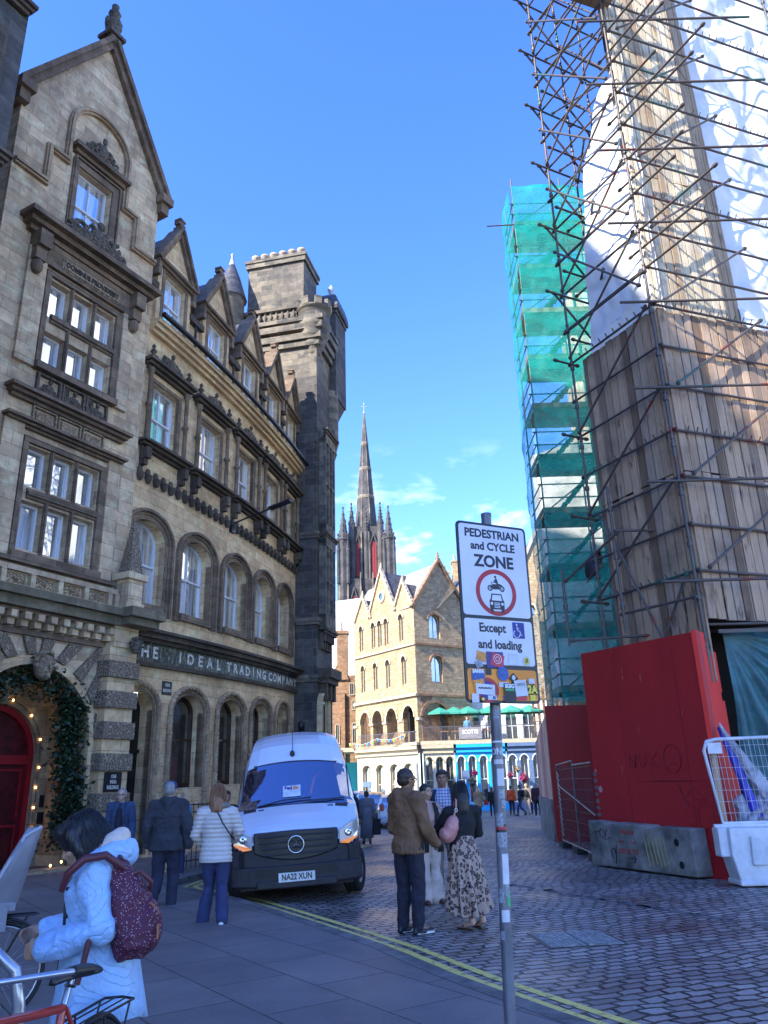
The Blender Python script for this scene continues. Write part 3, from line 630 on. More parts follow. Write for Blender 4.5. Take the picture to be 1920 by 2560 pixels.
# ================================================================ ground
def gz(x,y): return 0. if y<20 else (-.008*(y-20) if y<70 else -.4)
def sett_mat():
    m,t,b=nt('stone_setts'); tcn=N(t,'ShaderNodeTexCoord'); uv=tcn.outputs['Object']
    mpn=N(t,'ShaderNodeMapping'); mpn.inputs['Rotation'].default_value=(0,0,R_(-26)); t.links.new(uv,mpn.inputs[0])
    wv=N(t,'ShaderNodeTexNoise'); wv.inputs['Scale'].default_value=.8; wv.inputs['Detail'].default_value=3; t.links.new(uv,wv.inputs['Vector'])
    wm=N(t,'ShaderNodeVectorMath',operation='MULTIPLY_ADD'); wm.inputs[1].default_value=(.5,.5,0); t.links.new(wv.outputs['Color'],wm.inputs[0]); t.links.new(mpn.outputs[0],wm.inputs[2])
    wv2=N(t,'ShaderNodeTexNoise'); wv2.inputs['Scale'].default_value=5.5; wv2.inputs['Detail'].default_value=3; t.links.new(uv,wv2.inputs['Vector']); wm2=N(t,'ShaderNodeVectorMath',operation='MULTIPLY_ADD'); wm2.inputs[1].default_value=(.07,.05,0); t.links.new(wv2.outputs['Color'],wm2.inputs[0]); t.links.new(wm.outputs[0],wm2.inputs[2]); wm=wm2
    br=N(t,'ShaderNodeTexBrick'); t.links.new(wm.outputs[0],br.inputs['Vector'])
    for k,v in (('Scale',1.),('Mortar Size',.016),('Mortar Smooth',.5),('Bias',-.1),('Brick Width',.225),('Row Height',.128)): br.inputs[k].default_value=v
    br.inputs['Color1'].default_value=(.30,.265,.24,1); br.inputs['Color2'].default_value=(.13,.115,.11,1); br.inputs['Mortar'].default_value=(.018,.015,.013,1)
    f,_=noise_fac(t,uv,.5,.4,.62,6,.65); c=mixc(t,f,(.75,.72,.74),(1.15,1.13,1.1)); c=mixc(t,1.,br.outputs['Color'],c,'MULTIPLY')
    f3,_=noise_fac(t,uv,26.,.4,.7,4); c=mixc(t,f3,c,mixc(t,1.,c,(1.5,1.45,1.4),'MULTIPLY')); t.links.new(c,b.inputs['Base Color'])
    r=N(t,'ShaderNodeMapRange'); r.inputs[3].default_value=.30; r.inputs[4].default_value=.62; t.links.new(f,r.inputs[0]); t.links.new(r.outputs[0],b.inputs['Roughness']); b.inputs['Specular IOR Level'].default_value=.6
    inv=N(t,'ShaderNodeMath',operation='MULTIPLY_ADD'); inv.inputs[1].default_value=-1; inv.inputs[2].default_value=1; t.links.new(br.outputs['Fac'],inv.inputs[0])
    p=bumpn(t,b,inv.outputs[0],1.,.035); p=bumpn(t,b,br.outputs['Color'],.8,.05,p); _,h=noise_fac(t,uv,7.5,.3,.7,5,.6); p=bumpn(t,b,h,.55,.03,p); return m
SETT=sett_mat()
def slab_mat():
    m,t,b=nt('paving_slabs'); tcn=N(t,'ShaderNodeTexCoord'); uv=tcn.outputs['Object']
    mpn=N(t,'ShaderNodeMapping'); mpn.inputs['Rotation'].default_value=(0,0,R_(55)); t.links.new(uv,mpn.inputs[0])
    br=N(t,'ShaderNodeTexBrick'); t.links.new(mpn.outputs[0],br.inputs['Vector'])
    for k,v in (('Scale',1.),('Mortar Size',.007),('Mortar Smooth',.2),('Bias',0.),('Brick Width',1.05),('Row Height',.72)): br.inputs[k].default_value=v
    br.inputs['Color1'].default_value=(.20,.172,.158,1); br.inputs['Color2'].default_value=(.165,.143,.133,1); br.inputs['Mortar'].default_value=(.02,.018,.02,1)
    f,_=noise_fac(t,uv,.9,.35,.7,7,.65); c=mixc(t,1.,br.outputs['Color'],mixc(t,f,(.72,.72,.75),(1.2,1.17,1.12)),'MULTIPLY')
    f4,_=noise_fac(t,uv,55.,.62,.7,2); c=mixc(t,f4,c,(.22,.21,.2)); t.links.new(c,b.inputs['Base Color'])
    b.inputs['Roughness'].default_value=.6; inv=N(t,'ShaderNodeMath',operation='MULTIPLY_ADD'); inv.inputs[1].default_value=-1; inv.inputs[2].default_value=1; t.links.new(br.outputs['Fac'],inv.inputs[0])
    p=bumpn(t,b,inv.outputs[0],.6,.02); _,h=noise_fac(t,uv,40.,.3,.7,5); bumpn(t,b,h,.3,.008,p); return m
SLAB=slab_mat(); KERB=M('kerb_stone',(.17,.16,.15),.7,var=.3,scale=5,bump=.5,bscale=30,dist=.01)
mb=MB(); 
xs=[-900,-120,-40,-15]+[-8+2*i for i in range(12)]+[30,120,900]; ys=[-900,-100,-20,0,5,10,15,20,25,30,40,50,60,70,100,250,900]
for i in range(len(xs)-1):
    for j in range(len(ys)-1):
        P=[(xs[i],ys[j]),(xs[i+1],ys[j]),(xs[i+1],ys[j+1]),(xs[i],ys[j+1])]; mb.quad(*[(x,y,gz(x,y)) for x,y in P])
tag(mb.build('road',SETT),'street of small grey stone setts running downhill between the buildings','road',kind='structure')
KL=[(9,-8),(4.6,0),(1.1,6.31),(.45,7.55),(-.13,8.87),(-.8,10.1),(-1.52,11.38),(-2.3,12.75),(-2.9,13.6),(-3.35,14.15),(-3.75,14.6),(-4.0,15.15),(-3.9,16.1),(-3.3,17.5),(-2.7,19),(-1.9,21.5),(-1.1,25),(-.75,27.6),(-.95,29),(-1.2,34),(-.6,40),(1.2,46),(2.5,52),(2.9,56.5)]
mb=MB(); hk=.085
def pz(p): return gz(*p)+hk
inner=[(-60,-8)]*3
back=[(-60,-8),(-60,0),(-50,6),(-45,8),(-40,9),(-35,10),(-30,11),(-28,12),(-26,13),(-24,14),(-22,15),(-20,16),(-19,17),(-18,18),(-18,20),(-17,22),(-16,25),(-16,28),(-16,30),(-16,34),(-16,42),(-14,52),(-12,58),(-10,60)]
for a,b,c,d in zip(KL[:-1],KL[1:],back[1:],back[:-1]): mb.quad((*a,pz(a)),(*b,pz(b)),(*c,pz(c)),(*d,pz(d)))
tag(mb.build('pavement',SLAB),'grey slab pavement with worn joints along the left side','pavement',kind='structure')
def strip(name,mat,line,o0,o1,z0,z1=None,label=None):
    mb=MB(); A=offs(line,o0);B=offs(line,o1)
    for i in range(len(line)-1):
        a,b,c,d=A[i],A[i+1],B[i+1],B[i]; zz=[(gz(*p)+z0) for p in (a,b,c,d)]
        top=[(*p,z) for p,z in zip((a,b,c,d),zz)]
        if z1 is None: mb.quad(*top)
        else:
            bot=[(p[0],p[1],gz(*p)+z1) for p in (a,b,c,d)]
            mb.add(top+bot,[(0,1,2,3),(0,1,5,4),(3,2,6,7)])
    return tag(mb.build(name,mat),label,None,kind='structure')
strip('kerb',KERB,KL,.0,.16,hk+.004,-.02,'worn stone kerb edging the pavement')
YEL=None
def paint(name,col,worn=.5,base=(.12,.11,.11)):
    m,t,b=nt(name); tcn=N(t,'ShaderNodeTexCoord'); f,_=noise_fac(t,tcn.outputs['Object'],9.,worn-.06,worn+.06,8,.7); t.links.new(mixc(t,f,col,base),b.inputs['Base Color']); b.inputs['Roughness'].default_value=.6; return m
YEL=paint('worn_yellow_paint',(.78,.62,.15),.585); WHP=paint('worn_white_paint',(.72,.72,.7),.32)
def yl(o): return strip('yellow_line',YEL,KL[1:17],o-.09,o,.004,None,'worn double yellow line painted beside the kerb')
yl(-.20); yl(-.38)
mb=MB(); rn=random.Random(4)
for i in range(80):
    t=i/79; x=1.9+2.6*t+rn.uniform(-.06,.06); y=14.2-5.0*t+rn.uniform(-.08,.08); r=rn.uniform(.04,.10)
    if rn.random()<.35: continue
    mb.add([(x+r*rn.uniform(.6,1.3)*cos(a),y+r*1.3*rn.uniform(.6,1.2)*sin(a),.005) for a in (0,1,2,3,4,5)],[(0,1,2,3,4,5)])
tag(mb.build('worn_road_marking',WHP),'broken line of worn white paint flecks across the setts',kind='structure')
MET=M('worn_steel_cover',(.33,.33,.33),.5,metal=.3,var=.3,scale=20)
mh=empty('manhole_cover',(1.92,9.36,0),'square ribbed metal inspection cover set in the stone setts','manhole cover',rz=.1)
mb=MB(); mb.box(-.42,.42,-.42,.42,-.02,.006); mb.build('frame',IRON,mh)
for i in range(2):
    for j in range(2):
        mb=MB(); x0=-.39+.4*i; y0=-.39+.4*j; mb.box(x0,x0+.38,y0,y0+.38,0,.012)
        for a in range(7):
            for c in range(7): mb.box(x0+.02+a*.05,x0+.05+a*.05,y0+.02+c*.05,y0+.05+c*.05,.012,.017)
        mb.build('plate',MET,mh)
# ================================================================ dark corner tower at the end of the curved building
TX,TY=-3.54,29.42; tu=(sin(R_(103)),cos(R_(103))); tn=(sin(R_(193)),cos(R_(193)))
def tmap(s,d,z): return (TX+s*tu[0]+d*tn[0],TY+s*tu[1]+d*tn[1],z)
TW=empty('corner_tower',tmap(0,0,0),'tall dark stone corner block with oriel bays, corner turret and big chimney stack','building')
def T(name,mb,mat,**k):
    for m in mb.pieces(): o=under(m.build(name,mat,None,**k),TW)
    return o
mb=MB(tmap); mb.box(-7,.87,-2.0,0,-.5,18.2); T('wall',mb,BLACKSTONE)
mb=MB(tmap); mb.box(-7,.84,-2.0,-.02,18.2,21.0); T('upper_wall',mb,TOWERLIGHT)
mb=MB(tmap)
for z,h,d in ((19.7,.25,.12),(20.0,.3,.22),(20.45,.3,.3),(20.85,.2,.34)): mb.longbox(-7,.87+d,-2.1,d,z,z+h,3)
for z in (11.05,7.6,5.45): mb.longbox(-.2,.98,-2.1,.12,z,z+.14,3); mb.longbox(-.2,.94,-2.1,.07,z-.12,z,3)
T('string_course',mb,TOWERLIGHT)
mb=MB(tmap); mb.box(-3.5,.3,-.05,.18,21.05,21.15); mb.box(-3.5,.3,-.08,.2,21.66,21.82)
s=-2.9
while s<0: mb.lathe([(.09,0),(.05,.12),(.12,.26),(.05,.4),(.09,.51)],(s,.06,21.15),8); s+=.27
T('balustrade',mb,TOWERLIGHT)
# corner bartizan
mb=MB(tmap); c=(.62,-.3,0)
mb.lathe([(.05,19.2),(.3,19.35),(.34,19.5),(.3,19.55),(.45,19.75),(.5,19.9),(.45,19.95),(.6,20.15),(.66,20.3),(.6,20.36),(.72,20.6),(.78,20.75),(.7,20.8),(.7,21.5),(.78,21.52),(.78,21.6),(.6,21.6)],c,24)
for k in range(8):
    a=2*PI*k/8+.2
    mb.obox((c[0]+.7*cos(a),c[1]+.7*sin(a),21.78),(-sin(a),cos(a),0),(cos(a),sin(a),0),(0,0,1),.15,.09,.2)
T('corner_turret',mb,TOWERLIGHT)
# chimney with pots
mb=MB(tmap); mb.box(-2.6,.1,-2.2,-.35,21,24.55); mb.box(-2.7,.2,-2.3,-.25,24.5,24.75); mb.box(-2.75,.25,-2.35,-.2,24.75,24.9); T('chimney',mb,BLACKSTONE if 0 else TOWERLIGHT)
POT=M('clay_chimney_pot',(.45,.36,.26),.8,var=.25)
mb=MB(tmap)
for k in range(6): mb.cut(); mb.lathe([(.001,0),(.17,0),(.16,.28),(.21,.32),(.21,.42),(.15,.44),(.13,.36)],(-2.35+.45*k,-.6,24.9),10)
T('chimney_pot',mb,POT)
# slated cone turret behind the dormers
mb=MB(tmap); mb.lathe([(.62,20.4),(.62,22.4),(.7,22.5)],(-3.15,.3,0),16); T('cone_turret_wall',mb,TOWERLIGHT)
mb=MB(tmap); mb.lathe([(.74,22.5),(.4,23.7),(.14,24.4)],(-3.15,.3,0),16); T('cone_roof',mb,SLATE)
mb=MB(tmap); mb.lathe([(.15,24.38),(.04,24.9),(.09,24.98),(.001,25.1)],(-3.15,.3,0),10); T('roof_finial',mb,LEAD)
# second chimney and capped block on round corbelled turret, further along
mb=MB(tmap); mb.box(.0,.7,-4.2,-3.0,21,24.0); mb.box(-.07,.77,-4.3,-2.9,24.0,24.25); T('chimney',mb,TOWERLIGHT)
mb=MB(tmap); mb.lathe([(.001,0),(.17,0),(.16,.28),(.21,.32),(.15,.44)],(.35,-3.6,24.25),10); T('chimney_pot',mb,POT)
mb=MB(tmap); mb.box(.2,1.15,-3.5,-1.9,18.2,22.5); mb.box(.15,1.2,-3.55,-1.85,22.5,22.7); mb.box(.08,1.28,-3.62,-1.76,22.7,22.9); mb.add([(.3,-1.95,18.2),(1.1,-1.95,18.2),(1.1,-3.45,18.2),(.3,-3.45,18.2),(.75,-2.2,17.2),(.75,-3.1,17.2)],[(0,1,4),(1,2,5,4),(2,3,5),(3,0,4,5)]); T('capped_block',mb,BLACKSTONE)
mb=MB(tmap); pr=[(1,22.9),(.95,23.15),(.8,23.5),(.5,23.8),(.12,23.95)]; vs=[];fs=[]
for k,(u,z) in enumerate(pr):
    for (a,b) in ((-1,-1),(1,-1),(1,1),(-1,1)): vs.append((.68+a*.6*u,-2.7+b*.93*u,z))
for k in range(4):
    for j in range(4): fs.append((k*4+j,k*4+(j+1)%4,(k+1)*4+(j+1)%4,(k+1)*4+j))
fs.append((16,17,18,19)); mb.add(vs,fs); T('cap_roof',mb,SLATE)
mb=MB(tmap); mb.lathe([(.12,23.9),(.08,24.1),(.16,24.3),(.17,24.4),(.08,24.55),(.001,24.7)],(.68,-2.7,0),10); T('roof_finial',mb,LEAD)
mb=MB(tmap); mb.lathe([(.06,14.2),(.2,14.7),(.25,14.8),(.22,14.9),(.34,15.3),(.38,15.4),(.35,15.5),(.45,15.9),(.48,16.0),(.44,16.1),(.44,18.4)],(.72,-2.1,0),20); T('round_turret',mb,TOWERLIGHT)
# street side: oriel bays (s is outwards here), plain map with rotated axes
def smap(s,d,z): return tmap(.87+d,-s,z)     # s along the street, d towards the street
A0,A1,PJ=.32,1.62,.28
mb=MB(smap)
for z0,z1 in ((7.6,11.0),(11.3,15.5)):
    mb.cut(); mb.box(A0,A0+.08,-.05,PJ,z0-.2,z1); mb.box(A1-.08,A1,-.05,PJ,z0-.2,z1); mb.box(A0,A1,.0,PJ,z0-.25,z0+.35); mb.box(A0,A1,.0,PJ+.02,z1-.3,z1+.12)
    for q_ in (1/3,2/3): a=A0+(A1-A0)*q_; mb.box(a-.04,a+.04,.1,PJ+.02,z0,z1)
    mb.box(A0+.04,A1-.04,.1,PJ,(z0+z1)/2-.05,(z0+z1)/2+.05)
T('oriel_frame',mb,TOWERLIGHT)
mb=MB(smap); cornice(mb,A0-.04,A1+.04,15.5,.3,.2,3,d0=PJ-.05); mb.cut(); cornice(mb,A0-.04,A1+.04,11.0,.25,.16,3,d0=PJ-.05); mb.cut(); cornice(mb,A0-.04,A1+.04,7.2,.2,.12,2,d0=PJ-.05)
for k in range(5): mb.box(A0+.05+.26*k,A0+.16+.26*k,0,.25,6.9,7.25); mb.box(A0+.05+.26*k,A0+.16+.26*k,0,.14,6.6,6.9)
mb.cut(); mb.box(A0-.1,A1,0,.5,5.5,5.85); mb.box(A0-.05,A1-.05,0,.38,5.3,5.5)
for k in range(3): mb.box(A0+.05+.5*k,A0+.2+.5*k,0,.3,4.7,5.3)
T('oriel_cornice',mb,SOOT)
for z0,z1 in ((7.95,9.2),(9.35,10.7),(11.65,13.2),(13.4,15.15)):
    for i in range(3):
        a=A0+.08+(A1-A0-.16)*i/3+.04; b=A0+.08+(A1-A0-.16)*(i+1)/3-.04
        o=window(None,smap,a,b,z0,z1,0,-.12,muntin=True,rail=False,name='window',f=.03); under(o,TW)
mb=MB(smap); ring(mb,outline(.25,.95,1.0,4.4,.4),-.02,.12,-.05,.1); ring(mb,outline(.25,.95,1.0,4.4,.4),.12,.2,-.05,.2); T('door_surround',mb,STONE)
o=window(None,smap,.37,.83,2.2,4.3,.35,-.04,glass=GLASSD,frame=WOODF,rail=False); under(o,TW)
# things on the dark side wall
tag(put_text('wall_lamp_unused','.',.01,lambda x,y,z: tmap(0,-1,0),IRON,None),'x','x') if 0 else None
mb=MB(tmap); mb.lathe([(.001,0),(.1,.02),(.13,.3),(.07,.36),(.001,.4)],(.35,.16,3.55),10); mb.box(.32,.38,0,.16,3.6,3.9)
wl_=tag(mb.build('wall_lamp',IRON),'small black bell-shaped lamp on the dark corner wall','lamp')
mb=MB(tmap); mb.box(.02,.62,0,.05,1.9,2.95); tag(mb.build('notice_board',M('weathered_white_board',(.5,.5,.47),.7,var=.3,scale=6)),'weathered pale notice board fixed low on the dark corner wall','sign')
# street light on an arm fixed to the curved building
SL=empty('street_light',cmap(4.5,0,10.2),'black street light on a short arm fixed to the curved stone wall','street light')
mb=MB(cmap); mb.box(4.38,4.6,0,.12,9.7,10.1); mb.box(4.44,4.54,0,.1,9.7,10.4); under(mb.build('bracket',IRON),SL)
a0=Vector(cmap(4.5,.1,10.05)); a1=a0+Vector((1.25,-.35,.35)); mb=MB(); mb.tube(a0,a1,.03,8); under(mb.build('arm',IRON),SL)
d_=(a1-a0).normalized(); mb=MB(); mb.obox(a1+d_*.35,d_,d_.cross(Vector((0,0,1))).normalized(),d_.cross(Vector((0,0,1))).normalized().cross(d_),.38,.14,.035); under(mb.build('lamp_head',IRON,bevel=.02),SL)
# plaques
PLQ=M('black_plaque',(.015,.015,.016),.4,var=.2); PLT=M('pale_plaque_letters',(.62,.6,.5),.5,var=.1)
pl=empty('building_plaque',cmap(1.62,0,4.2),'small black plaque with pale lettering between the arched shop windows','sign')
mb=MB(cmap); mb.box(1.42,1.82,0,.03,4.05,4.42); under(mb.build('plate',PLQ,bevel=.01),pl)
for t_,z in (('INDIA',4.31),('BUILDINGS',4.16)): under(put_text('lettering',t_,.115,lambda x,y,zz: cmap(1.62+x,.032+zz,z+y),PLT,None,sx=.62,bold=.003),pl)
pl=empty('door_plaque',gmap(-.12,.43,1.8),'black plaque with three lines of pale lettering on the rusticated stone pier','sign')
mb=MB(gmap); mb.box(-.4,.1,.34,.38,1.64,2.08); under(mb.build('plate',PLQ),pl)
for t_,z in (('ONE',1.98),('INDIA',1.86),('BUILDINGS',1.74)): under(put_text('lettering',t_,.115,lambda x,y,zz: gmap(-.15+x,.385+zz,z+y),PLT,None,sx=.62,bold=.003),pl)
EX=nt('lit_panel')[0]; EX.node_tree.nodes['Principled BSDF'].inputs['Emission Color'].default_value=(.8,1,.85,1); EX.node_tree.nodes['Principled BSDF'].inputs['Emission Strength'].default_value=.9
mb=MB(cmap); mb.box(.02,.38,.02,.1,3.93,4.03); tag(mb.build('light_panel',EX),'small pale lit panel over the first arched door','light')
# dark neighbouring building at the extreme left, and an unseen rear range added to shade the tower
NB=empty('neighbour_building',(-6.6,12.2,0),'dark heavily moulded building edge at the far left of the street','building')
nbd=(sin(R_(29)),cos(R_(29))); Q0=(-7.25,12.0)
def nmap(s,d,z): return (Q0[0]+s*nbd[0]+d*GN[0],Q0[1]+s*nbd[1]+d*GN[1],z)
mb=MB(nmap); mb.box(-12,0,-9,-.05,0,30); mb.cut(); mb.box(-60,-12.02,-12,-.05,0,34.5)  # farther block is unseen, its height set to shade street and lower boarding
for m in mb.pieces(): under(m.build('wall',BLACKSTONE),NB)
for z0 in (6.,10.,14.,18.):
    for s0 in (-1.7,-4.2,-6.7): 
        mb=MB(nmap); ring(mb,outline(s0,s0+1.1,z0,z0+2.2),0,.2,-.05,.06); under(mb.build('window_surround',SOOT),NB); under(window(None,nmap,s0,s0+1.1,z0,z0+2.2,0,.03),NB)
mb=MB(nmap)
for z in (4.6,9.2,13.2,17.2): mb.cut(); cornice(mb,-12,-.1,z,.25,.22,3)
mb.cut(); cornice(mb,-12,0,20.6,.8,.4,4)
for m in mb.pieces(): under(m.build('cornice',SOOT),NB)
RB=empty('unseen_shading_range',gmap(-2,-16,0),'unseen plain stone rear range added behind the street fronts to shade the corner tower','building')
mb=MB(gmap); mb.box(-8,12.,-24,-13.5,0,27); under(mb.build('wall',STONE_G),RB)
mb=MB(gmap)
for z in range(4,26,4):
    for s in range(-7,12,3): under(window(None,lambda a,b,c:gmap(a,b-13.45,c),s,s+1,z,z+1.8,0,-.02),RB) if (z>19 and s%2==0) else None

PD=empty('stone_pedestal',(-4.62,17.4,0),'round capped stone pedestal against the building beside the woman in white quilted jacket','pedestal')
mb=MB(); mb.lathe([(.001,0),(.30,0),(.30,.12),(.22,.2),(.2,1.2),(.25,1.3),(.3,1.34),(.32,1.42),(.28,1.48),(.001,1.5)],(-4.62,17.4,0),16); under(mb.build('shaft',STONE),PD)
RLG=empty('iron_railing',(-4.1,18.0,0),'short black iron railing with scrollwork between the stone pedestal and the van','railing')
mb=MB(); a=Vector((-4.4,17.5,.085)); b=Vector((-3.75,18.9,.085))
for z in (.15,1.25,1.1): mb.tube(a+Vector((0,0,z)),b+Vector((0,0,z)),.015,5)
for k in range(11): q=a.lerp(b,k/10); mb.tube(q,q+Vector((0,0,1.28)),.010,5)
for k in range(5):
    q=a.lerp(b,(k+.5)/5)+Vector((0,0,.7)); u=(b-a).normalized(); mb.path([q+(u*cos(t)+Vector((0,0,1))*sin(t))*(.10-.012*t) for t in [.7*j for j in range(8)]],.008,4)
under(mb.build('railing_panel',IRON),RLG)
# ================================================================ right side: boarded tower, sheeting, scaffolding, netting
CX_,CY_=5.96,14.31
LU=(-.449,.893); LN=(-.893,-.449); RU=(.94,.342); RN=(.342,-.94)
def lmap(s,d,z): return (CX_+s*LU[0]+d*LN[0],CY_+s*LU[1]+d*LN[1],z)
def rmap(s,d,z): return (CX_+s*RU[0]+d*RN[0],CY_+s*RU[1]+d*RN[1],z)
def plank_mat(name,cols,grain=(.35,.22),knot=(.05,.03,.02)):
    m,t,b=nt(name); tcn=N(t,'ShaderNodeTexCoord'); uv=tcn.outputs['UV']; sp=N(t,'ShaderNodeSeparateXYZ'); t.links.new(uv,sp.inputs[0])
    dv=N(t,'ShaderNodeMath',operation='DIVIDE'); dv.inputs[1].default_value=.225; t.links.new(sp.outputs[0],dv.inputs[0]); fl=N(t,'ShaderNodeMath',operation='FLOOR'); t.links.new(dv.outputs[0],fl.inputs[0])
    wn_=N(t,'ShaderNodeTexWhiteNoise',noise_dimensions='1D'); t.links.new(fl.outputs[0],wn_.inputs['W'])
    r=N(t,'ShaderNodeValToRGB'); e=r.color_ramp.elements; e[0].color=(*cols[0],1); e[1].color=(*cols[-1],1)
    for i,c in enumerate(cols[1:-1]): k=e.new((i+1)/(len(cols)-1)); k.color=(*c,1)
    t.links.new(wn_.outputs[0],r.inputs[0])
    ad=N(t,'ShaderNodeVectorMath',operation='MULTIPLY_ADD'); ad.inputs[1].default_value=(5,7,3); t.links.new(wn_.outputs['Color'],ad.inputs[0]); t.links.new(uv,ad.inputs[2])
    g,_=noise_fac(t,ad.outputs[0],3.,.25,.75,9,.72,(9,.45,1)); c=mixc(t,1.,r.outputs[0],mixc(t,g,(.55,.52,.5),(1.3,1.28,1.22)),'MULTIPLY')
    g2,_=noise_fac(t,ad.outputs[0],1.6,.62,.74,3,.5,(3,.8,1)); c=mixc(t,g2,c,knot)
    g3,_=noise_fac(t,uv,.5,.5,.75,6,.6); c=mixc(t,g3,c,tuple(x*.5 for x in cols[0]))
    t.links.new(c,b.inputs['Base Color']); b.inputs['Roughness'].default_value=.85; bumpn(t,b,g,.35,.01); return m
PLANKD=plank_mat('weathered_scaffold_boards',[(.17,.11,.07),(.42,.29,.185),(.26,.18,.12),(.54,.38,.25),(.22,.155,.11),(.38,.29,.215),(.48,.32,.19)])
PLANKL=plank_mat('pale_new_boards',[(.60,.51,.35),(.66,.57,.41),(.52,.43,.28),(.68,.60,.44),(.34,.24,.15),(.60,.52,.36)],knot=(.25,.17,.1))
BT=empty('boarded_tower',(CX_,CY_,0),'tall square tower of vertical scaffold boards, weathered brown below and pale above','boarding')
def planks(name,mp,s0,s1,z0,z1,mat,seed,joints=(),d0=0.,cap=None):
    rn=random.Random(seed); zs=[z0]+list(joints)+[z1]; k0=int(math.floor(s0/.225)); s=k0*.225
    for za,zb in zip(zs[:-1],zs[1:]):
        mb=MB(mp); s=k0*.225
        while s<s1-.02:
            a=max(s,s0)+.014; b=min(s+.225,s1)-.014; j=rn.uniform(0,.022); mb.box(a,b,d0-.04,d0+j,za+rn.uniform(0,.03),zb+rn.uniform(-.03,.03)); s+=.225
        under(mb.build(name,mat),BT)
planks('weathered_boarding',lmap,0,2.36,3.2,11.12,PLANKD,1,(7.35,),.02)
planks('weathered_boarding',rmap,0,6.2,4.35,11.12,PLANKD,2,(7.35,),.02)
planks('pale_boarding',rmap,.12,2.15,11.0,31,PLANKL,3,(15.,19.,23.,27.),-.18)
def r2map(s,d,z): 
    a=R_(44); return (CX_+2.15*RU[0]+s*sin(a)+(-.18)*RN[0]+d*cos(a),CY_+2.15*RU[1]+s*cos(a)+(-.18)*RN[1]-d*sin(a),z)
PLANKM=plank_mat('shaded_side_boards',[(.36,.28,.19),(.44,.35,.24),(.28,.21,.14),(.40,.32,.22)])  # return of the pale boards, its shade put into darker board colours
planks('pale_boarding',r2map,0,1.0,11.0,31,PLANKM,5,(15.,19.,23.,27.),0)
mb=MB(rmap); mb.box(.3,2.1,-.6,-.35,11,30.9); under(mb.build('dark_gap_core',M('dark_void',(.01,.01,.01),.9)),BT)  # near-black filler stands for the darkness between and behind the boards
mb=MB(lmap); mb.box(.1,2.3,-3,-.05,4.5,11.0); under(mb.build('dark_gap_core',bpy.data.materials['dark_void']),BT)
SHEET=M('white_plastic_sheeting',(.82,.82,.80),.38,var=.03,bump=.5,bscale=3.5,dist=.06)
def sheet_mat():
    m,t,b=nt('printed_white_sheeting'); tcn=N(t,'ShaderNodeTexCoord'); uv=tcn.outputs['UV']
    f,_=noise_fac(t,uv,7.,.50,.53,4,.7,(.7,2.2,1)); f2,_=noise_fac(t,uv,.6,.72,.75,1,.5,(.6,2.2,1)); mu_=N(t,'ShaderNodeMath',operation='MULTIPLY'); t.links.new(f,mu_.inputs[0]); t.links.new(f2,mu_.inputs[1])
    t.links.new(mixc(t,mu_.outputs[0],(.70,.71,.69),(.12,.25,.6)),b.inputs['Base Color']); b.inputs['Roughness'].default_value=.33
    _,h=noise_fac(t,uv,1.2,.3,.7,4,.55,(1.5,.8,1)); p=bumpn(t,b,h,.5,.08); _,h2=noise_fac(t,uv,6.,.3,.7,3,.5,(1,1,1)); bumpn(t,b,h2,.35,.03,p); return m
SHEETP=sheet_mat()
def cloth(name,mp,f,nu,nv,mat,parent=None,thick=.006):
    # f(u,v)->(s,d,z) on the unit square
    mb=MB(mp); vs=[f(i/nu,j/nv) for j in range(nv+1) for i in range(nu+1)]
    mb.add(vs,[(j*(nu+1)+i,j*(nu+1)+i+1,(j+1)*(nu+1)+i+1,(j+1)*(nu+1)+i) for j in range(nv) for i in range(nu)],True)
    o=mb.build(name,mat,None)
    if thick: md=o.modifiers.new('s','SOLIDIFY'); md.thickness=thick
    if parent: under(o,parent)
    return o
def nzv(x,y,z=0,s=1.): return noise.noise(Vector((x*s,y*s,z)))
def shf_(u,v):
    z=11.+7.9*v; lim=[(11,2.35),(13.3,2.2),(15.2,2.0),(16.6,1.72),(17.9,1.05),(18.4,.5),(19,.08)]
    for (za,sa),(zb,sb) in zip(lim[:-1],lim[1:]):
        if za<=z<=zb: L=sa+(sb-sa)*(z-za)/(zb-za)
    s=u*L+.02; fold=.10*nzv(s*1.4+z*1.1,z*.35-s*.9,3,1.)+.07*abs(nzv(s*2.4-z*.8,z*.9+s*.5,9)); return (s,-.3+fold-.06*sin(PI*u),z)
o=cloth('white_sheeting',lmap,shf_,50,130,SHEETP,thick=0); SH1=tag(o,'wrinkled white plastic sheeting with a curved edge above the weathered boards, behind criss-cross scaffold poles','sheeting')
def rsh(u,v):
    s=9.*u; z=5.5+27*v; fold=.34*nzv(s*.7+z*.25,z*.4-s*.3,1)+.14*nzv(s*1.3-z*.6,z*.5+s*.5,5)+.06*nzv(s*3.5,z*2.7,8); seam=.16*abs(sin(z*.95+.3*sin(s*1.3)+s*.3))
    return (s,fold+seam,z)
def rshmap(s,d,z): a=R_(66); return (8.45+s*sin(a)+d*cos(a),16.1+s*cos(a)-d*sin(a),z)
tag(cloth('white_sheeting',rshmap,rsh,90,220,SHEETP,thick=0),'billowing white printed sheeting at the far right edge beside the pale boards','sheeting')
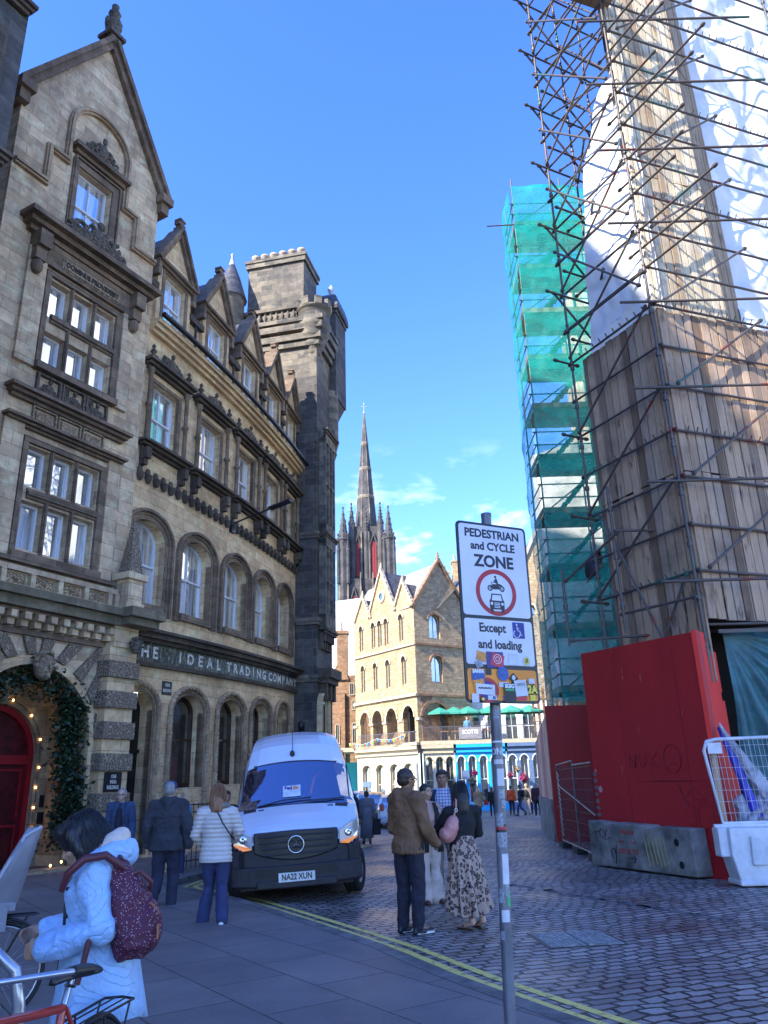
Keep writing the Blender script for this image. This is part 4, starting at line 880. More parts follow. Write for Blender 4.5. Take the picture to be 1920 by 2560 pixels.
# wrapped building behind
WB=empty('wrapped_building',(9.4,24,0),'building wrapped in white plastic sheeting behind the green netted stair tower','building')
def wf(u,v): y=17.3+13*u; z=26*v; return (9.4+.25*nzv(y*.6,z*.5,2)+.12*abs(nzv(y*1.7-z,z*1.4,3)),y,z)
cloth('white_sheeting',None,wf,60,90,SHEETP,WB,0)  # hidden tall sheet, added for the windows opposite to reflect
def wf2(u,v): x=6.35+6*u; z=4.6+(10.2+.9*u*2)*v; return (x,30.6+.25*nzv(x*.6,z*.5,2)+.1*abs(nzv(x*2-z,z*1.4,3)),z)
cloth('white_sheeting',None,wf2,40,70,SHEETP,WB,0)
mb=MB(); mb.box(9.7,20,18,36,0,25); mb.box(7.0,12,31.2,32.6,-1,14.4); under(mb.build('wall',STONE_G),WB)
# ---- scaffold tubes
def tube_mat():
    m,t,b=nt('scaffold_tube'); tcn=N(t,'ShaderNodeTexCoord'); ob=tcn.outputs['Object']
    n=N(t,'ShaderNodeTexNoise'); n.inputs['Scale'].default_value=.8; n.inputs['Detail'].default_value=1; t.links.new(ob,n.inputs['Vector'])
    r=N(t,'ShaderNodeValToRGB'); r.color_ramp.interpolation='CONSTANT'; e=r.color_ramp.elements; e[0].color=(.04,.13,.11,1); e[0].position=0; e[1].position=.33; e[1].color=(.085,.08,.075,1)
    k=e.new(.65); k.color=(.17,.03,.022,1); k=e.new(.695); k.color=(.12,.11,.10,1); t.links.new(n.outputs[0],r.inputs[0])
    f,_=noise_fac(t,ob,14.,.45,.7,5); t.links.new(mixc(t,f,r.outputs[0],(.12,.07,.045)),b.inputs['Base Color']); b.inputs['Roughness'].default_value=.5; b.inputs['Metallic'].default_value=.35; return m
TUBE=tube_mat()
SC=empty('scaffolding',(CX_,CY_,0),'criss-cross metal scaffold tubes standing round the boarded tower','scaffolding')
def tb(name,p,q,r=.028,root=None,coup=True):
    mb=MB(); mb.tube(p,q,r,7)
    if coup:
        P=Vector(p);Q=Vector(q);d=(Q-P); L=d.length; d.normalize(); n=max(1,int(L/1.02)) if name=='standard' else 0
        for i in range(n): c=P+d*(L*(i+.5)/n); mb.tube(c-d*.045,c+d*.045,r*1.75,7); mb.tube(c+d*.16-d*.03,c+d*.16+d*.03,r*1.45,7)
        if not n:
            for c in (P+d*.06,Q-d*.06): mb.tube(c-d*.03,c+d*.03,r*1.7,6)
    o=under(mb.build(name,TUBE),root or SC); return o
TOP=27.
l=lambda s,z,d=.13: lmap(s,d,z); r=lambda s,z,d=.13: rmap(s,d,z)
PL_=2.55
tb('standard',l(-.05,3.2,.2),l(-.05,TOP,.2),.03); tb('standard',l(PL_,3.2,.2),l(PL_,TOP,.2),.03)
tb('standard',lmap(1.35,.75,4.3),lmap(1.35,.75,7.4),.03); tb('standard',rmap(5.5,.15,3),rmap(5.5,.15,TOP)); tb('standard',lmap(PL_+.1,1.1,4.25),lmap(PL_+.1,1.1,5.9),.03)
for d in (-.9,-1.8): tb('standard',lmap(PL_+.15,d,11.5),lmap(PL_+.15,d,TOP))
zs=[5.28,6.2,7.2,8.2,9.2,10.15,11.15,12.1,13.1,14.1,15.1,16.1,17.1,18.1,19.1,20.1,21.1,22.1,23.1,24.1]
for i,z in enumerate(zs):
    tb('ledger',l(PL_+.2,z),l(-.15,z)) if z<11.5 else tb('ledger',l(PL_+.2,z),l(-1.3-.9*((i*7)%3)/2,z))
    tb('ledger',r(-.15,z,.09),r(6.,z,.09))
    if z>11.5:
        if i%2==0:
            tb('transom',lmap(PL_,.75,z-.08),lmap(PL_,-2.4,z-.08)); 
            tb('ledger',lmap(PL_+.2,-1.,z+.05),lmap(.2,-1.,z+.05) if z>18.5 else lmap(1.4,-.1,z+.05))
        else: tb('transom',lmap(PL_,.12,z-.3),lmap(PL_,-2.4,z-.3)); tb('ledger',l(PL_+.1,z-.15,.25),l(-.1,z-.15,.25))
    elif i%2==0: tb('transom',lmap(PL_,.75,z-.08),lmap(PL_,-.02,z-.08))
for z in (5.05,7.05,9.1,11.15,13.2,15.25,17.25,19.3,21.3): 
    p=Vector(r(-.05,z,.22)); tb('long_tube',p+Vector((-.85,.0,0)),p+Vector((3.4,0,0)),.03,coup=False)
for i,(za,zb) in enumerate(((5.3,7.15),(7.2,9.15),(9.2,11.15),(11.2,13.1),(13.1,15.1),(15.1,17.1),(17.1,19.1),(19.1,21.1),(21.1,23.1))):
    tb('brace',l(PL_,za,.26),l(0,zb,.26)); tb('brace',r(.05,za+.0,.2),r(2.75,zb+.1,.2))
    if za>10: tb('brace',l(0,za+.4,.34),l(PL_,zb+1.2,.34)); tb('brace',lmap(PL_,-.2,za),lmap(PL_-.05,-2.2,zb)); tb('brace',lmap(PL_+.05,.5,zb),lmap(PL_+.05,-1.6,za-.2))
    if za>16: tb('brace',l(.2,za-1,-.9),l(PL_+.1,zb+1.,-.9))
for i,z in enumerate((11.7,12.7,13.7,14.6,15.6,16.6,17.6,18.6,19.6)): tb('transom',lmap(.5,-.0,z+.05),lmap(-1.5-.5*(i%3),.0,z+.05)) if i%2 else None
tb('brace',lmap(.6,.5,3.9),lmap(1.7,.7,6.9)); tb('brace',lmap(1.2,.3,3.6),lmap(.1,.2,5.3)); tb('ledger',lmap(2.6,1.1,5.6),lmap(1.2,.75,6.35)); tb('ledger',lmap(1.3,.75,6.4),rmap(5,.9,6.3)); tb('ledger',lmap(2.6,1.1,4.35),rmap(2.5,.8,4.25)); tb('ledger',lmap(1.5,.7,4.7),lmap(-.1,.3,4.75))
mb=MB(rmap); mb.box(-.9,.25,-.3,.1,20.35,20.41); mb.box(-.9,.25,.12,.5,20.35,20.41); under(mb.build('scaffold_board',PLANKD),SC)
mb=MB(lmap)
for k in range(10): 
    for z in (5.28,8.2,11.15): mb.tube(lmap(.2+.23*k,.16,z),lmap(.2+.23*k,.19,z+.07),.016,5) if 0 else mb.tube((.2+.23*k,.14,z+.0),(.2+.23*k,.2,z+.09),.014,5)
under(mb.build('board_clips',TUBE),SC)
mb=MB(rmap)
for k in range(22):
    for z in (8.2,11.15,14.1,17.1,20.1): mb.tube((.2+.23*k,.1,z),(.2+.23*k,.16,z+.09),.014,5)
under(mb.build('board_clips',TUBE),SC)
# ---- green netted stair tower
NET,t,b=nt('green_debris_netting'); b.inputs['Base Color'].default_value=(.0,.42,.37,1); b.inputs['Roughness'].default_value=.6
tcn=N(t,'ShaderNodeTexCoord'); f,_=noise_fac(t,tcn.outputs['UV'],1.3,.3,.75,6,.6,(1,1.6,1)); 
tr=N(t,'ShaderNodeBsdfTransparent'); tl=N(t,'ShaderNodeBsdfTranslucent'); tl.inputs[0].default_value=(.005,.50,.43,1); ms=N(t,'ShaderNodeMixShader'); ms.inputs[0].default_value=.45; ms2=N(t,'ShaderNodeMixShader')
mr_=N(t,'ShaderNodeMapRange'); mr_.inputs[3].default_value=.36; mr_.inputs[4].default_value=.72; t.links.new(f,mr_.inputs[0]); t.links.new(mr_.outputs[0],ms2.inputs[0])
t.links.new(b.outputs[0],ms.inputs[1]); t.links.new(tl.outputs[0],ms.inputs[2]); t.links.new(tr.outputs[0],ms2.inputs[1]); t.links.new(ms.outputs[0],ms2.inputs[2]); t.links.new(ms2.outputs[0],t.nodes['Material Output'].inputs[0])
NT=empty('netted_stair_tower',(5.55,25.4,0),'tall green netted scaffold stair tower standing between the boarded tower and the street','scaffold tower')
NX0,NX1,NY0,NY1=5.53,10.,25.4,27.2
DZ=[4.3+2.03*i for i in range(11)]
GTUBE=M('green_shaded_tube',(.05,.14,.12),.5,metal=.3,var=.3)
def nb(name,p,q,r=.026): mb=MB(); mb.tube(p,q,r,6); return under(mb.build(name,TUBE),NT)
for x in (NX0+.05,NX0+2.0,NX1-1.9):
    for y in (NY0+.08,NY1): nb('standard',(x,y,1.5),(x,y,24.9),.03)
for i,z in enumerate(DZ[:-1]):
    mb=MB()
    for k in range(7): mb.box(NX0+.05,NX1,NY0+.1+.235*k,NY0+.32+.235*k,z-.02,z+.025)
    under(mb.build('deck',PLANKD),NT)
    mb=MB(); mb.box(NX0,NX1,NY0+.03,NY0+.06,z,z+.2); mb.box(NX0,NX0+.03,NY0,NY1,z,z+.2); under(mb.build('toe_board',PLANKD),NT)
    for h in (.55,1.05): nb('guard_rail',(NX0-.1,NY0+.02,z+h),(NX1,NY0+.02,z+h)); nb('guard_rail',(NX0,NY0,z+h),(NX0,NY1+.2,z+h))
    nb('brace',(NX0+.05,NY0+.05,z),(NX0+2.7,NY0+.05,z+2.03))
    if 0<i<9:
        mb=MB(); x0,x1=(NX0+.5,NX0+2.2)
        for y in (NY0+.55,NY0+1.25): mb.tube((x0,y,z),(x1,y,z+2.0),.035,5)
        for k in range(9): mb.box(x0+.19*k-.02,x0+.19*k+.18,NY0+.55,NY0+1.25,z+.215*k+.1,z+.215*k+.13)
        under(mb.build('stair',GTUBE),NT)
def netf(u,v):
    z=3.95+20.6*v; x=NX0-.02+4.5*u; sag=abs(sin(PI*(z-4.3)/2.03)); return (x,NY0-.06-.10*sag+.12*nzv(x*1.2,z*.8,4)+.05*nzv(x*4,z*3.1,6),z+(.12*sin(x*2.)*v if v>.98 else 0)-(.25*sin(PI*u) if v>.99 else 0))
o=cloth('netting',None,netf,40,170,NET,NT,0)
def netl(u,v):
    z=3.95+20.3*v; y=NY0+2.0*u; sag=abs(sin(PI*(z-4.3)/2.03)); return (NX0-.06-.16*sag*sin(PI*u)-.1*abs(nzv(y*1.4,z*.6,4))-.05*nzv(y*4,z*3.1,6),y,z)
cloth('netting',None,netl,24,170,NET,NT,0)
def netd(u,v): x=NX0+4.4*u; return (x,NY0+.15+1.5*v,22.35+.02*nzv(x,v*3,2))
for i in (2,4,6,8,9):
    z0=DZ[i]
    def nd(u,v): x=NX0+4.4*u; return (x,NY0-.02+.04*nzv(x*2,v*2,i),z0-.35+.95*v-.12*sin(PI*((u*3)%1)))
    cloth('netting',None,nd,40,8,NET,NT,0)
mb=MB(); mb.tube((NX0-1.1,NY0,22.55),(NX0+.4,NY0,22.6),.03,6); under(mb.build('long_tube',TUBE),NT)
# ---- hoardings
def red_mat(name,col):
    m,t,b=nt(name); tcn=N(t,'ShaderNodeTexCoord'); f,_=noise_fac(t,tcn.outputs['UV'],1.1,.3,.75,8,.65,(1,.35,1)); c=mixc(t,f,tuple(x*.78 for x in col),tuple(x*1.12 for x in col))
    f2,_=noise_fac(t,tcn.outputs['UV'],9.,.66,.72,6,.6,(1,.2,1)); c=mixc(t,f2,c,(.45,.15,.13)); t.links.new(c,b.inputs['Base Color']); b.inputs['Roughness'].default_value=.55; _,h=noise_fac(t,tcn.outputs['UV'],2.5,.3,.7,3); bumpn(t,b,h,.2,.03); return m
REDH=red_mat('red_hoarding_paint',(.44,.014,.018)); REDB=red_mat('skylit_red_hoarding_paint',(.80,.035,.022))  # return panel's brighter red carries its stronger sky light in the colour
H0=Vector((4.2,17.02,0)); H1=Vector((5.5,13.82,0)); hu=(H1-H0).normalized(); hn=Vector((hu.y,-hu.x,0))  # hn points to the street
if hn.x>0: hn=-hn
def hmap(s,d,z): p=H0+hu*s+hn*d; return (p.x,p.y,z)
HL=(H1-H0).length
HD=empty('red_hoarding',(4.85,15.4,0),'tall plain red site hoarding with faint graffiti behind the concrete block','hoarding')
mb=MB(hmap); n_=3; mb.add([(0,0,.0),(HL,0,.0),(HL,0,4.06),(0,0,4.2),(0,-.1,0),(HL,-.1,0),(HL,-.1,4.06),(0,-.1,4.2)],[(0,1,2,3),(4,7,6,5),(0,3,7,4),(1,5,6,2),(3,2,6,7)]); under(mb.build('front_panel',REDH),HD)
def h2map(s,d,z): a=R_(40); return (H1.x+s*sin(a)+d*cos(a),H1.y+s*cos(a)-d*sin(a),z)
mb=MB(h2map); mb.prism([(0,0),(.98,0),(.98,2.9),(.85,2.9),(.85,3.05),(.92,3.05),(.92,3.78),(.42,3.78),(.42,4.08),(0,4.08)],-.08,0.002); under(mb.build('return_panel',REDB),HD)
GRAF=M('faint_black_marker',(.20,.008,.012),.5,bump=0); GRAFK=M('black_marker',(.02,.018,.02),.5,bump=0)
def scrib(mp,strokes,r,mat,parent,name='graffiti',d=.006):
    mb=MB(mp)
    for st in strokes: mb.path([(s,d,z) for s,z in st],r,4)
    return under(mb.build(name,mat),parent)
face=[(1.0+.0,0)]
def circ(c,rx,rz,a0=0,a1=2*PI,n=14): return [(c[0]+rx*cos(a0+(a1-a0)*i/n),c[1]+rz*sin(a0+(a1-a0)*i/n)) for i in range(n+1)]
scrib(hmap,[[(1.2,1.85),(1.22,2.05),(1.36,1.8),(1.4,2.05)],[(1.5,2.03),(1.5,1.85),(1.6,1.8),(1.68,1.86),(1.7,2.03)],[(1.8,2.05),(1.82,1.8)],[(2.02,2.07),(1.84,1.92),(2.05,1.78)],circ((2.4,1.93),.22,.25),circ((2.4,1.8),.09,.06,.3,PI-.3),[(2.33,2.02),(2.34,2.0)],[(2.47,2.02),(2.48,2.0)],[(1.7,1.56),(2.3,1.55),(2.9,1.54)]],.008,GRAF,HD)
scrib(hmap,[[(2.45,1.5),(2.6,1.1),(2.5,1.45),(2.75,1.38),(2.55,1.25),(2.85,1.05)],[(2.8,1.45),(3.1,1.2),(2.8,1.25)],circ((2.98,.95),.12,.2,1,5.2),[(3.2,1.05),(3.22,.8)]],.006,GRAF,HD)
mb=MB(hmap)
for s_ in (1.08,2.78): mb.box(s_-.004,s_+.004,-.01,.002,.05,4.05)
mb.box(1.3,HL-.05,-.01,.002,1.536,1.542)
for s_ in (.08,1.0,1.16,2.70,2.86,3.36):
    for z_ in [.4+.45*k for k in range(9)]: mb.lathe([(.001,.006),(.009,.005),(.011,.0)],(s_,0,z_),6,'y')
under(mb.build('panel_joints',M('joint_dark_red',(.17,.006,.008),.7)),HD)
STK=M('pale_sticker',(.55,.5,.5),.5,bump=0)
for s,z,rr in ((.17,1.42,.06),(.07,1.78,.035)): 
    mb=MB(hmap); mb.add([(a,.004,b_) for a,b_ in circ((s,z),rr,rr)[:-1]],[tuple(range(14))]); under(mb.build('sticker',STK),HD); scrib(hmap,[circ((s,z),rr*.6,rr*.6)],.006,REDH,HD,'sticker_mark')
mb=MB(hmap)
for k in range(13): mb.box(-.02,.085,.0,.008,.12+.13*k,.19+.13*k)
under(mb.build('warning_stripes',WHP),HD)
CONC=M('cast_concrete',(.24,.225,.20),.85,var=.35,scale=2.2,bump=.7,bscale=14,dist=.02,dark=(.07,.07,.065))
CBk=empty('concrete_block',hmap(1.6,.2,0),'grey concrete block with red stencil and graffiti at the foot of the red hoarding','barrier')
mb=MB(hmap); mb.prism([(.12,.03),(3.02,.03),(2.98,.78),(2.1,.79),(2.05,.75),(1.9,.75),(1.85,.8),(.85,.82),(.8,.78),(.68,.78),(.62,.82),(.12,.84)],.02,.36); o=under(mb.build('block',CONC,bevel=.025),CBk)
mb=MB(hmap)
for s,z in ((2.62,.55),(2.68,.2)): mb.lathe([(.001,.0),(.05,.003),(.062,.006)],(s,.362,z),12,'y')
under(mb.build('lifting_holes',bpy.data.materials['dark_void']),CBk)  # flat near-black discs stand for the dark inside of the holes
scrib(hmap,[[(.25,.62),(.5,.66)],[(.33,.68),(.38,.45)],circ((.55,.62),.07,.08),[(.7,.7),(.62,.5),(.8,.55)],circ((.85,.28),.06,.09,0,5),[(.95,.42),(.9,.1),(.82,.15)],[(1.22,.22),(1.5,.22),(1.44,.27)],[(1.5,.22),(1.44,.15)]],.008,GRAFK,CBk,d=.365)
scrib(hmap,[[(1.78+.1*k,.62-.02*(k%2)),(1.86+.1*k,.12+.03*(k%3))] for k in range(6)],.009,M('yellow_spray',(.42,.36,.12),.7,bump=0),CBk,'spray_marks',d=.365)
REDT=M('red_stencil',(.42,.05,.04),.7,bump=0)
for t_,z,sz in (('HIRE FROM',.66,.1),('BARRIER HIRE .CO.UK',.5,.095),('0207 590 1507',.33,.12)): 
    if z!=.5: under(put_text('stencil',t_,sz,lambda x,y,zz: hmap(1.3-x*-1 if 0 else 1.3+x,.366+zz*.5,z+y),REDT,None,sx=.8,bold=.002,extr=.002),CBk)
under(put_text('stencil','www.maltaward.co.uk' if 0 else 'www.        .co.uk',.09,lambda x,y,zz: hmap(1.3+x,.366+zz*.5,.5+y),REDT,None,sx=.8,extr=.002),CBk)
# second hoarding, further back
H2=empty('far_red_hoarding',(5.2,24,0),'dark red hoarding further down the street with faded peach plywood side','hoarding')
mb=MB(); mb.box(4.62,6.8,23.75,23.85,-.1,3.72); under(mb.build('front_panel',red_mat('deep_red_paint',(.36,.014,.013))),H2)
PEACH=M('faded_peach_plywood',(.75,.42,.30),.7,var=.2,scale=1.5); PINK=M('faded_pink_plywood',(.5,.16,.13),.7,var=.2)  # faded peach, made more vivid to stand for sun on the side panels
for i,(y0,y1,zt) in enumerate(((23.87,25.7,3.45),(25.7,27.6,3.38),(27.6,29.3,3.25),(29.3,31.2,3.1))):
    x0=4.62+(y0-23.87)*.13; x1=4.62+(y1-23.87)*.13
    mb=MB(); mb.add([(x0,y0,1.1),(x1,y1,1.1),(x1,y1,zt-.1),(x0,y0,zt),(x0+.08,y0,1.1),(x1+.08,y1,1.1),(x1+.08,y1,zt-.1),(x0+.08,y0,zt)],[(0,1,2,3),(4,7,6,5),(0,3,7,4),(1,5,6,2),(3,2,6,7)]); under(mb.build('side_panel',PEACH if i%2==0 else PINK),H2)
    mb=MB(); mb.add([(x0-.05,y0,-.2),(x1-.05,y1,-.2),(x1-.05,y1,1.1),(x0-.05,y0,1.1),(x0+.2,y0,-.2),(x1+.2,y1,-.2),(x1+.2,y1,1.1),(x0+.2,y0,1.1)],[(0,1,2,3),(4,7,6,5),(0,3,7,4),(1,5,6,2),(3,2,6,7)]); under(mb.build('concrete_base',CONC),H2)
# mesh fence panel between the hoardings
MF=empty('fence_panel',(4.35,19.5,0),'dark mesh fence panel with striped edge in the gap between two red hoardings','fence')
f0=Vector((4.42,21.9,0)); f1=Vector((4.22,17.3,0)); fu=(f1-f0).normalized()
def fmap(s,d,z): p=f0+fu*s; return (p.x+d*-1,p.y,z+ .0)
FLn=(f1-f0).length
FM=M('galvanised_fence',(.13,.13,.14),.45,metal=.6,var=.2)
mb=MB(fmap)
for a,b_ in (((0,0,.1),(0,0,2.0)),((FLn*.52,0,.1),(FLn*.52,0,2.05)),((0,0,2.0),(FLn*.52,0,2.05)),((0,0,.15),(FLn,0,.12)),((FLn*.52,0,1.95),(FLn,0,1.95)),((0,0,1.5),(FLn,0,.9))): mb.tube(a,b_,.022,6)
under(mb.build('frame',FM),MF)
mb=MB(fmap)
for k in range(60): s=FLn*k/60; mb.tube((s,0,.15),(s,0,1.98),.0035,3,cap=False)
for k in range(8): mb.tube((0,0,.2+.24*k),(FLn,0,.2+.24*k),.0035,3,cap=False)
under(mb.build('mesh_wires',FM),MF)
mb=MB(fmap)
for k in range(13): mb.add([(.02,.012,.35+.12*k),(.3,.012,.24+.12*k),(.3,.012,.30+.12*k),(.02,.012,.41+.12*k)],[(0,1,2,3)])
under(mb.build('striped_tape',M('grey_white_stripe',(.4,.4,.42),.6)),MF)
mb=MB(fmap)
for s in (.3,2.3,4.2): mb.box(s-.3,s+.3,-.12,.12,0,.12)
under(mb.build('rubber_foot',M('black_rubber',(.015,.015,.015),.8)),MF)
# white water-filled barrier with mesh top
WHB=M('white_barrier_plastic',(.62,.63,.66),.45,var=.12,scale=3,bump=.2,bscale=10,dist=.01)
WBR=empty('white_barrier',(6.2,13.2,0),'white plastic barrier topped by white mesh, right of the red hoarding','barrier')
for x0,x1 in ((5.22,7.1),(7.2,9.0)):
    mb=MB(); mb.prism([(x0+.05,.04),(x1-.05,.04),(x1-.02,.25),(x1-.12,.82),(x0-.02,.84),(x0-.03,.45)],13.0,13.45)
    for k in range(4): xx=x0+.25+.45*k; mb.prism([(xx,.3),(xx+.22,.3),(xx+.2,.72),(xx+.02,.72)],12.95,13.0)
    mb.box(x0-.16,x0+.0,13.1,13.35,.42,.84); mb.box(x0+.02,x1-.05,12.97,13.48,.02,.1)
    under(mb.build('barrier_body',WHB,bevel=.03),WBR)
pts=[(5.2,13.2,.9),(5.08,13.2,2.0),(5.14,13.2,2.14),(5.3,13.2,2.17),(7.2,13.2,2.2),(7.2,13.2,.9)]
mb=MB(); mb.path(pts,.03,6,closed=True); mb.tube((5.05,13.2,.86),(7.3,13.2,.86),.035,6); mb.box(5.14,5.36,13.17,13.2,1.95,2.12); under(mb.build('mesh_frame',WHB),WBR)
mb=MB()
for k in range(28): x=5.2+.075*k; mb.tube((x,13.2,.88),(x-.05,13.2,2.16),.0045,3,cap=False)
for k in range(7): z=1.05+.17*k; mb.tube((5.15,13.2,z),(7.2,13.2,z),.0045,3,cap=False)
under(mb.build('mesh_wires',WHB),WBR)
# loose plastic, blue pipe, timber behind the mesh
BLUE=M('blue_plastic',(.03,.03,.42),.3,var=.2); CLR=M('crumpled_clear_plastic',(.42,.42,.48),.25,var=.3,scale=5,bump=1.,bscale=9,dist=.05)
mb=MB(); mb.tube((5.62,13.75,2.4),(5.95,13.6,.95),.05,8,r2=.09); tag(mb.build('blue_tube',BLUE),'limp blue plastic sleeve hanging behind the white mesh','plastic sleeve')
def drp(u,v): a=u*2*PI; r_=.03+.22*v+.03*sin(a*5+v*9)*v; return (5.6+.75*v**1.1+r_*cos(a)*.8,13.68+r_*.4*sin(a),2.44-1.35*v+.05*nzv(u*7,v*6,1))
tag(cloth('hanging_plastic',None,drp,30,26,CLR,None,0),'crumpled clear plastic sheet hanging from a hook on the bright red panel','plastic sheet')
mb=MB(); rn=random.Random(8)
for k in range(26): mb.ell((5.85+rn.uniform(-.2,1.4),13.65+rn.uniform(-.12,.2),.9+rn.uniform(-.05,.35)),rn.uniform(.08,.22),.1,rn.uniform(.05,.14),9,6,Matrix.Rotation(rn.uniform(0,3),3,'Y'))
o=tag(mb.build('plastic_heap',CLR),'crumpled heap of clear plastic resting behind the white barrier','plastic heap')
md=o.modifiers.new('r','REMESH'); md.mode='VOXEL'; md.voxel_size=.03
mb=MB(); mb.box(5.22,5.32,13.3,13.33,.85,1.95); tag(mb.build('timber_board',PLANKD),'grey timber board upright behind the left end of the white mesh','board')
TARP,t,b=nt('dark_teal_tarpaulin'); tcn=N(t,'ShaderNodeTexCoord'); b.inputs['Roughness'].default_value=.5
f,_=noise_fac(t,tcn.outputs['Object'],3.,.3,.7,6); t.links.new(mixc(t,f,(.02,.075,.085),(.05,.17,.18)),b.inputs['Base Color']); _,h=noise_fac(t,tcn.outputs['Object'],5.,.3,.7,5); bumpn(t,b,h,.6,.05)
def tpf(u,v):
    # pleats fan out from the top left corner
    z=4.2-3.6*v; x=6.42+4.*u; ang=math.atan2(max(.01,x-6.4),max(.05,4.3-z)); return (x,14.9-.10*sin(ang*26)*min(1,math.hypot(x-6.4,4.3-z)*.5)+.15*nzv(x,z,3),z)
tag(cloth('tarpaulin',None,tpf,90,70,TARP,None,0),'dark teal tarpaulin hanging in diagonal folds beside the red hoarding','tarpaulin')
mb=MB(); mb.box(6.25,11,14.6,14.66,4.15,4.22); mb.tube((6.0,14.5,4.3),(11,14.9,4.35),.03,8); tag(mb.build('tarpaulin_rail',TUBE),'scaffold rail carrying the teal tarpaulin under the boarded tower','rail')
# black sheet lump on the net tower side
def btf(u,v): return (4.72+.40*u+.05*nzv(u*3,v*3,1),17.75-.4*sin(PI*u)*v,6.8-.85*v*(1-.45*u)-.5*u*(1-v)*0+.05*nzv(v*4,u*3,2)-.3*(1-u)*(1-v))
tag(cloth('black_tarpaulin',None,btf,16,20,M('black_sheet',(.012,.012,.014),.5,bump=.5,bscale=5,dist=.06),None,.02),'black tarpaulin sagging beside the foot of the boarded tower','tarpaulin')

mb=MB(rmap); mb.box(-.1,8,-2.2,-2.0,0,4.9); mb.box(.1,.3,-2.2,-.3,0,3.8); under(mb.build('dark_recess_panel',bpy.data.materials['dark_void']),BT)  # near-black panels added to stand for the dark recess above the tarpaulin
# ================================================================ far end of the street
FST=stone('sunlit_sandstone',(.47,.36,.21),(.36,.26,.145),(.26,.2,.12),.55,.26,.25,(.2,.15,.1),.5,.02)
FTR=M('pale_sandstone_trim',(.48,.40,.27),.8,var=.15); RUB=stone('dark_rubble_stone',(.40,.33,.22),(.12,.105,.09),(.30,.27,.2),.34,.17,.3,(.08,.07,.06),.6,.03)
BRN=stone('brown_sandstone',(.34,.20,.11),(.2,.12,.07),(.3,.2,.12),.45,.22,.35,(.07,.05,.04),.5,.02)
CREAM=M('cream_painted_stone',(.56,.50,.35),.7,var=.08); GREY=M('pale_grey_painted_stone',(.56,.55,.45),.7,var=.08)
CYAN=M('bright_blue_shop_paint',(.01,.36,.72),.5,var=.05); NAVY=M('grey_blue_shop_paint',(.10,.16,.28),.5,var=.08); TURQ=M('turquoise_shop_paint',(.04,.55,.62),.5,var=.05)
FG=0
def planemap(x0,y0,ux,uy):
    nx,ny=(-uy,ux) if (-uy*x0+ux*y0)<0 else (uy,-ux)   # towards the camera
    return lambda s,d,z:(x0+s*ux+d*nx,y0+s*uy+d*ny,z)
g3=planemap(2.16,61.96,-.587,.809); g3r=planemap(2.16,61.96,.829,.559)
TG=empty('three_gabled_building',(0,65,0),'sunlit sandstone building with three pointed gables and arched arcade above the shops','building')
def F(name,mb,mat,root):
    for m in mb.pieces(): o=under(m.build(name,mat),root)
    return o
L3=8.7
mb=MB(g3)
def arcrow(mb,cs,w,s0,s1,z0,z1,zb,zs,rise,depth,back=True,sill=True,n=8):
    ed=[s0]+[(a+b)/2 for a,b in zip(cs[:-1],cs[1:])]+[s1]
    for c,a,b in zip(cs,ed[:-1],ed[1:]): cell(mb,a,b,z0,z1,outline(c-w/2,c+w/2,zb,zs,rise,n),depth,back=back,sill=sill)
T3=[L3*t for t in (.13,.39,.62,.83)]
cell_kw=dict()
arcrow(mb,T3,1.45,0,L3,4.4,8.3,4.75,6.6,.95,.4,back=False)
W2=[L3*t for t in (.176,.43,.64,.853)]
arcrow(mb,W2,.62,0,L3,8.3,12.3,9.2,11.1,.4,.25,back=False)
W3=[L3*t for t in (.2,.44,.55,.66,.875)]
arcrow(mb,W3,.6,0,L3,12.3,15.45,12.75,14.6,.4,.25,back=False)
for c,hw,za in ((L3*.154,1.25,17.6),(L3*.505,1.95,19.3),(L3*.84,1.25,17.4)): mb.add([(c-hw,0,15.45),(c+hw,0,15.45),(c,0,za)],[(0,1,2)])
F('wall',mb,FST,TG)
mb=MB(g3)
for z,h,d in ((12.2,.16,.14),(8.2,.2,.2),(4.5,.22,.3)): mb.cut(); mb.longbox(-.1,L3+.1,-.05,d,z,z+h,5)
F('string_course',mb,FTR,TG)
mb=MB(g3)
for cs,w,zb,zs,r_ in ((T3,1.45,5.,6.6,.95),(W2,.62,10.8,11.1,.4),(W3,.6,14.3,14.6,.4)):
    for c in cs: mb.cut(); ring(mb,outline(c-w/2,c+w/2,zb,zs,r_,8)[1:-1],.0,.14,-.02,.1)
for c,hw,za in ((L3*.154,1.25,17.6),(L3*.505,1.95,19.3),(L3*.84,1.25,17.4)):
    mb.cut(); ring(mb,[(c-hw,15.45),(c,za),(c+hw,15.45)],-.02,.16,-.15,.16)
    finial(mb,c,za+.05,.7,0,.12)
    for sg in (-1,1):
        for k in range(7): t=(k+.5)/7; mb.ell((c+sg*hw*(1-t)*1.07,.1,15.5+(za-15.45)*t+.14),.09,.09,.12,6,4)
mb.cut(); ring(mb,circ((L3*.505,17.0),.42,.42),-.1,.1,-.02,.1)
F('hood_moulding',mb,FTR,TG)
mb=MB(g3); mb.lathe([(.001,.02),(.36,.02)],(L3*.505,0,17.0),12,'y'); F('round_window',mb,GLASSF,TG)
for cs,w,zb,zs,r_ in ((W2,.62,9.2,11.1,.4),(W3,.6,12.75,14.6,.4)):
    for c in cs: under(window(None,g3,c-w/2,c+w/2,zb,zs,r_,.24,rail=False,f=.07,glass=GLASSF,frame=FTR,n=8),TG)
mb=MB(g3); mb.box(0,L3,-2.2,-2.1,4.4,8.3); mb.box(-.05,0.05,-2.2,-.4,4.4,8.3); F('arcade_wall',mb,BRN,TG)
mb=MB(g3)
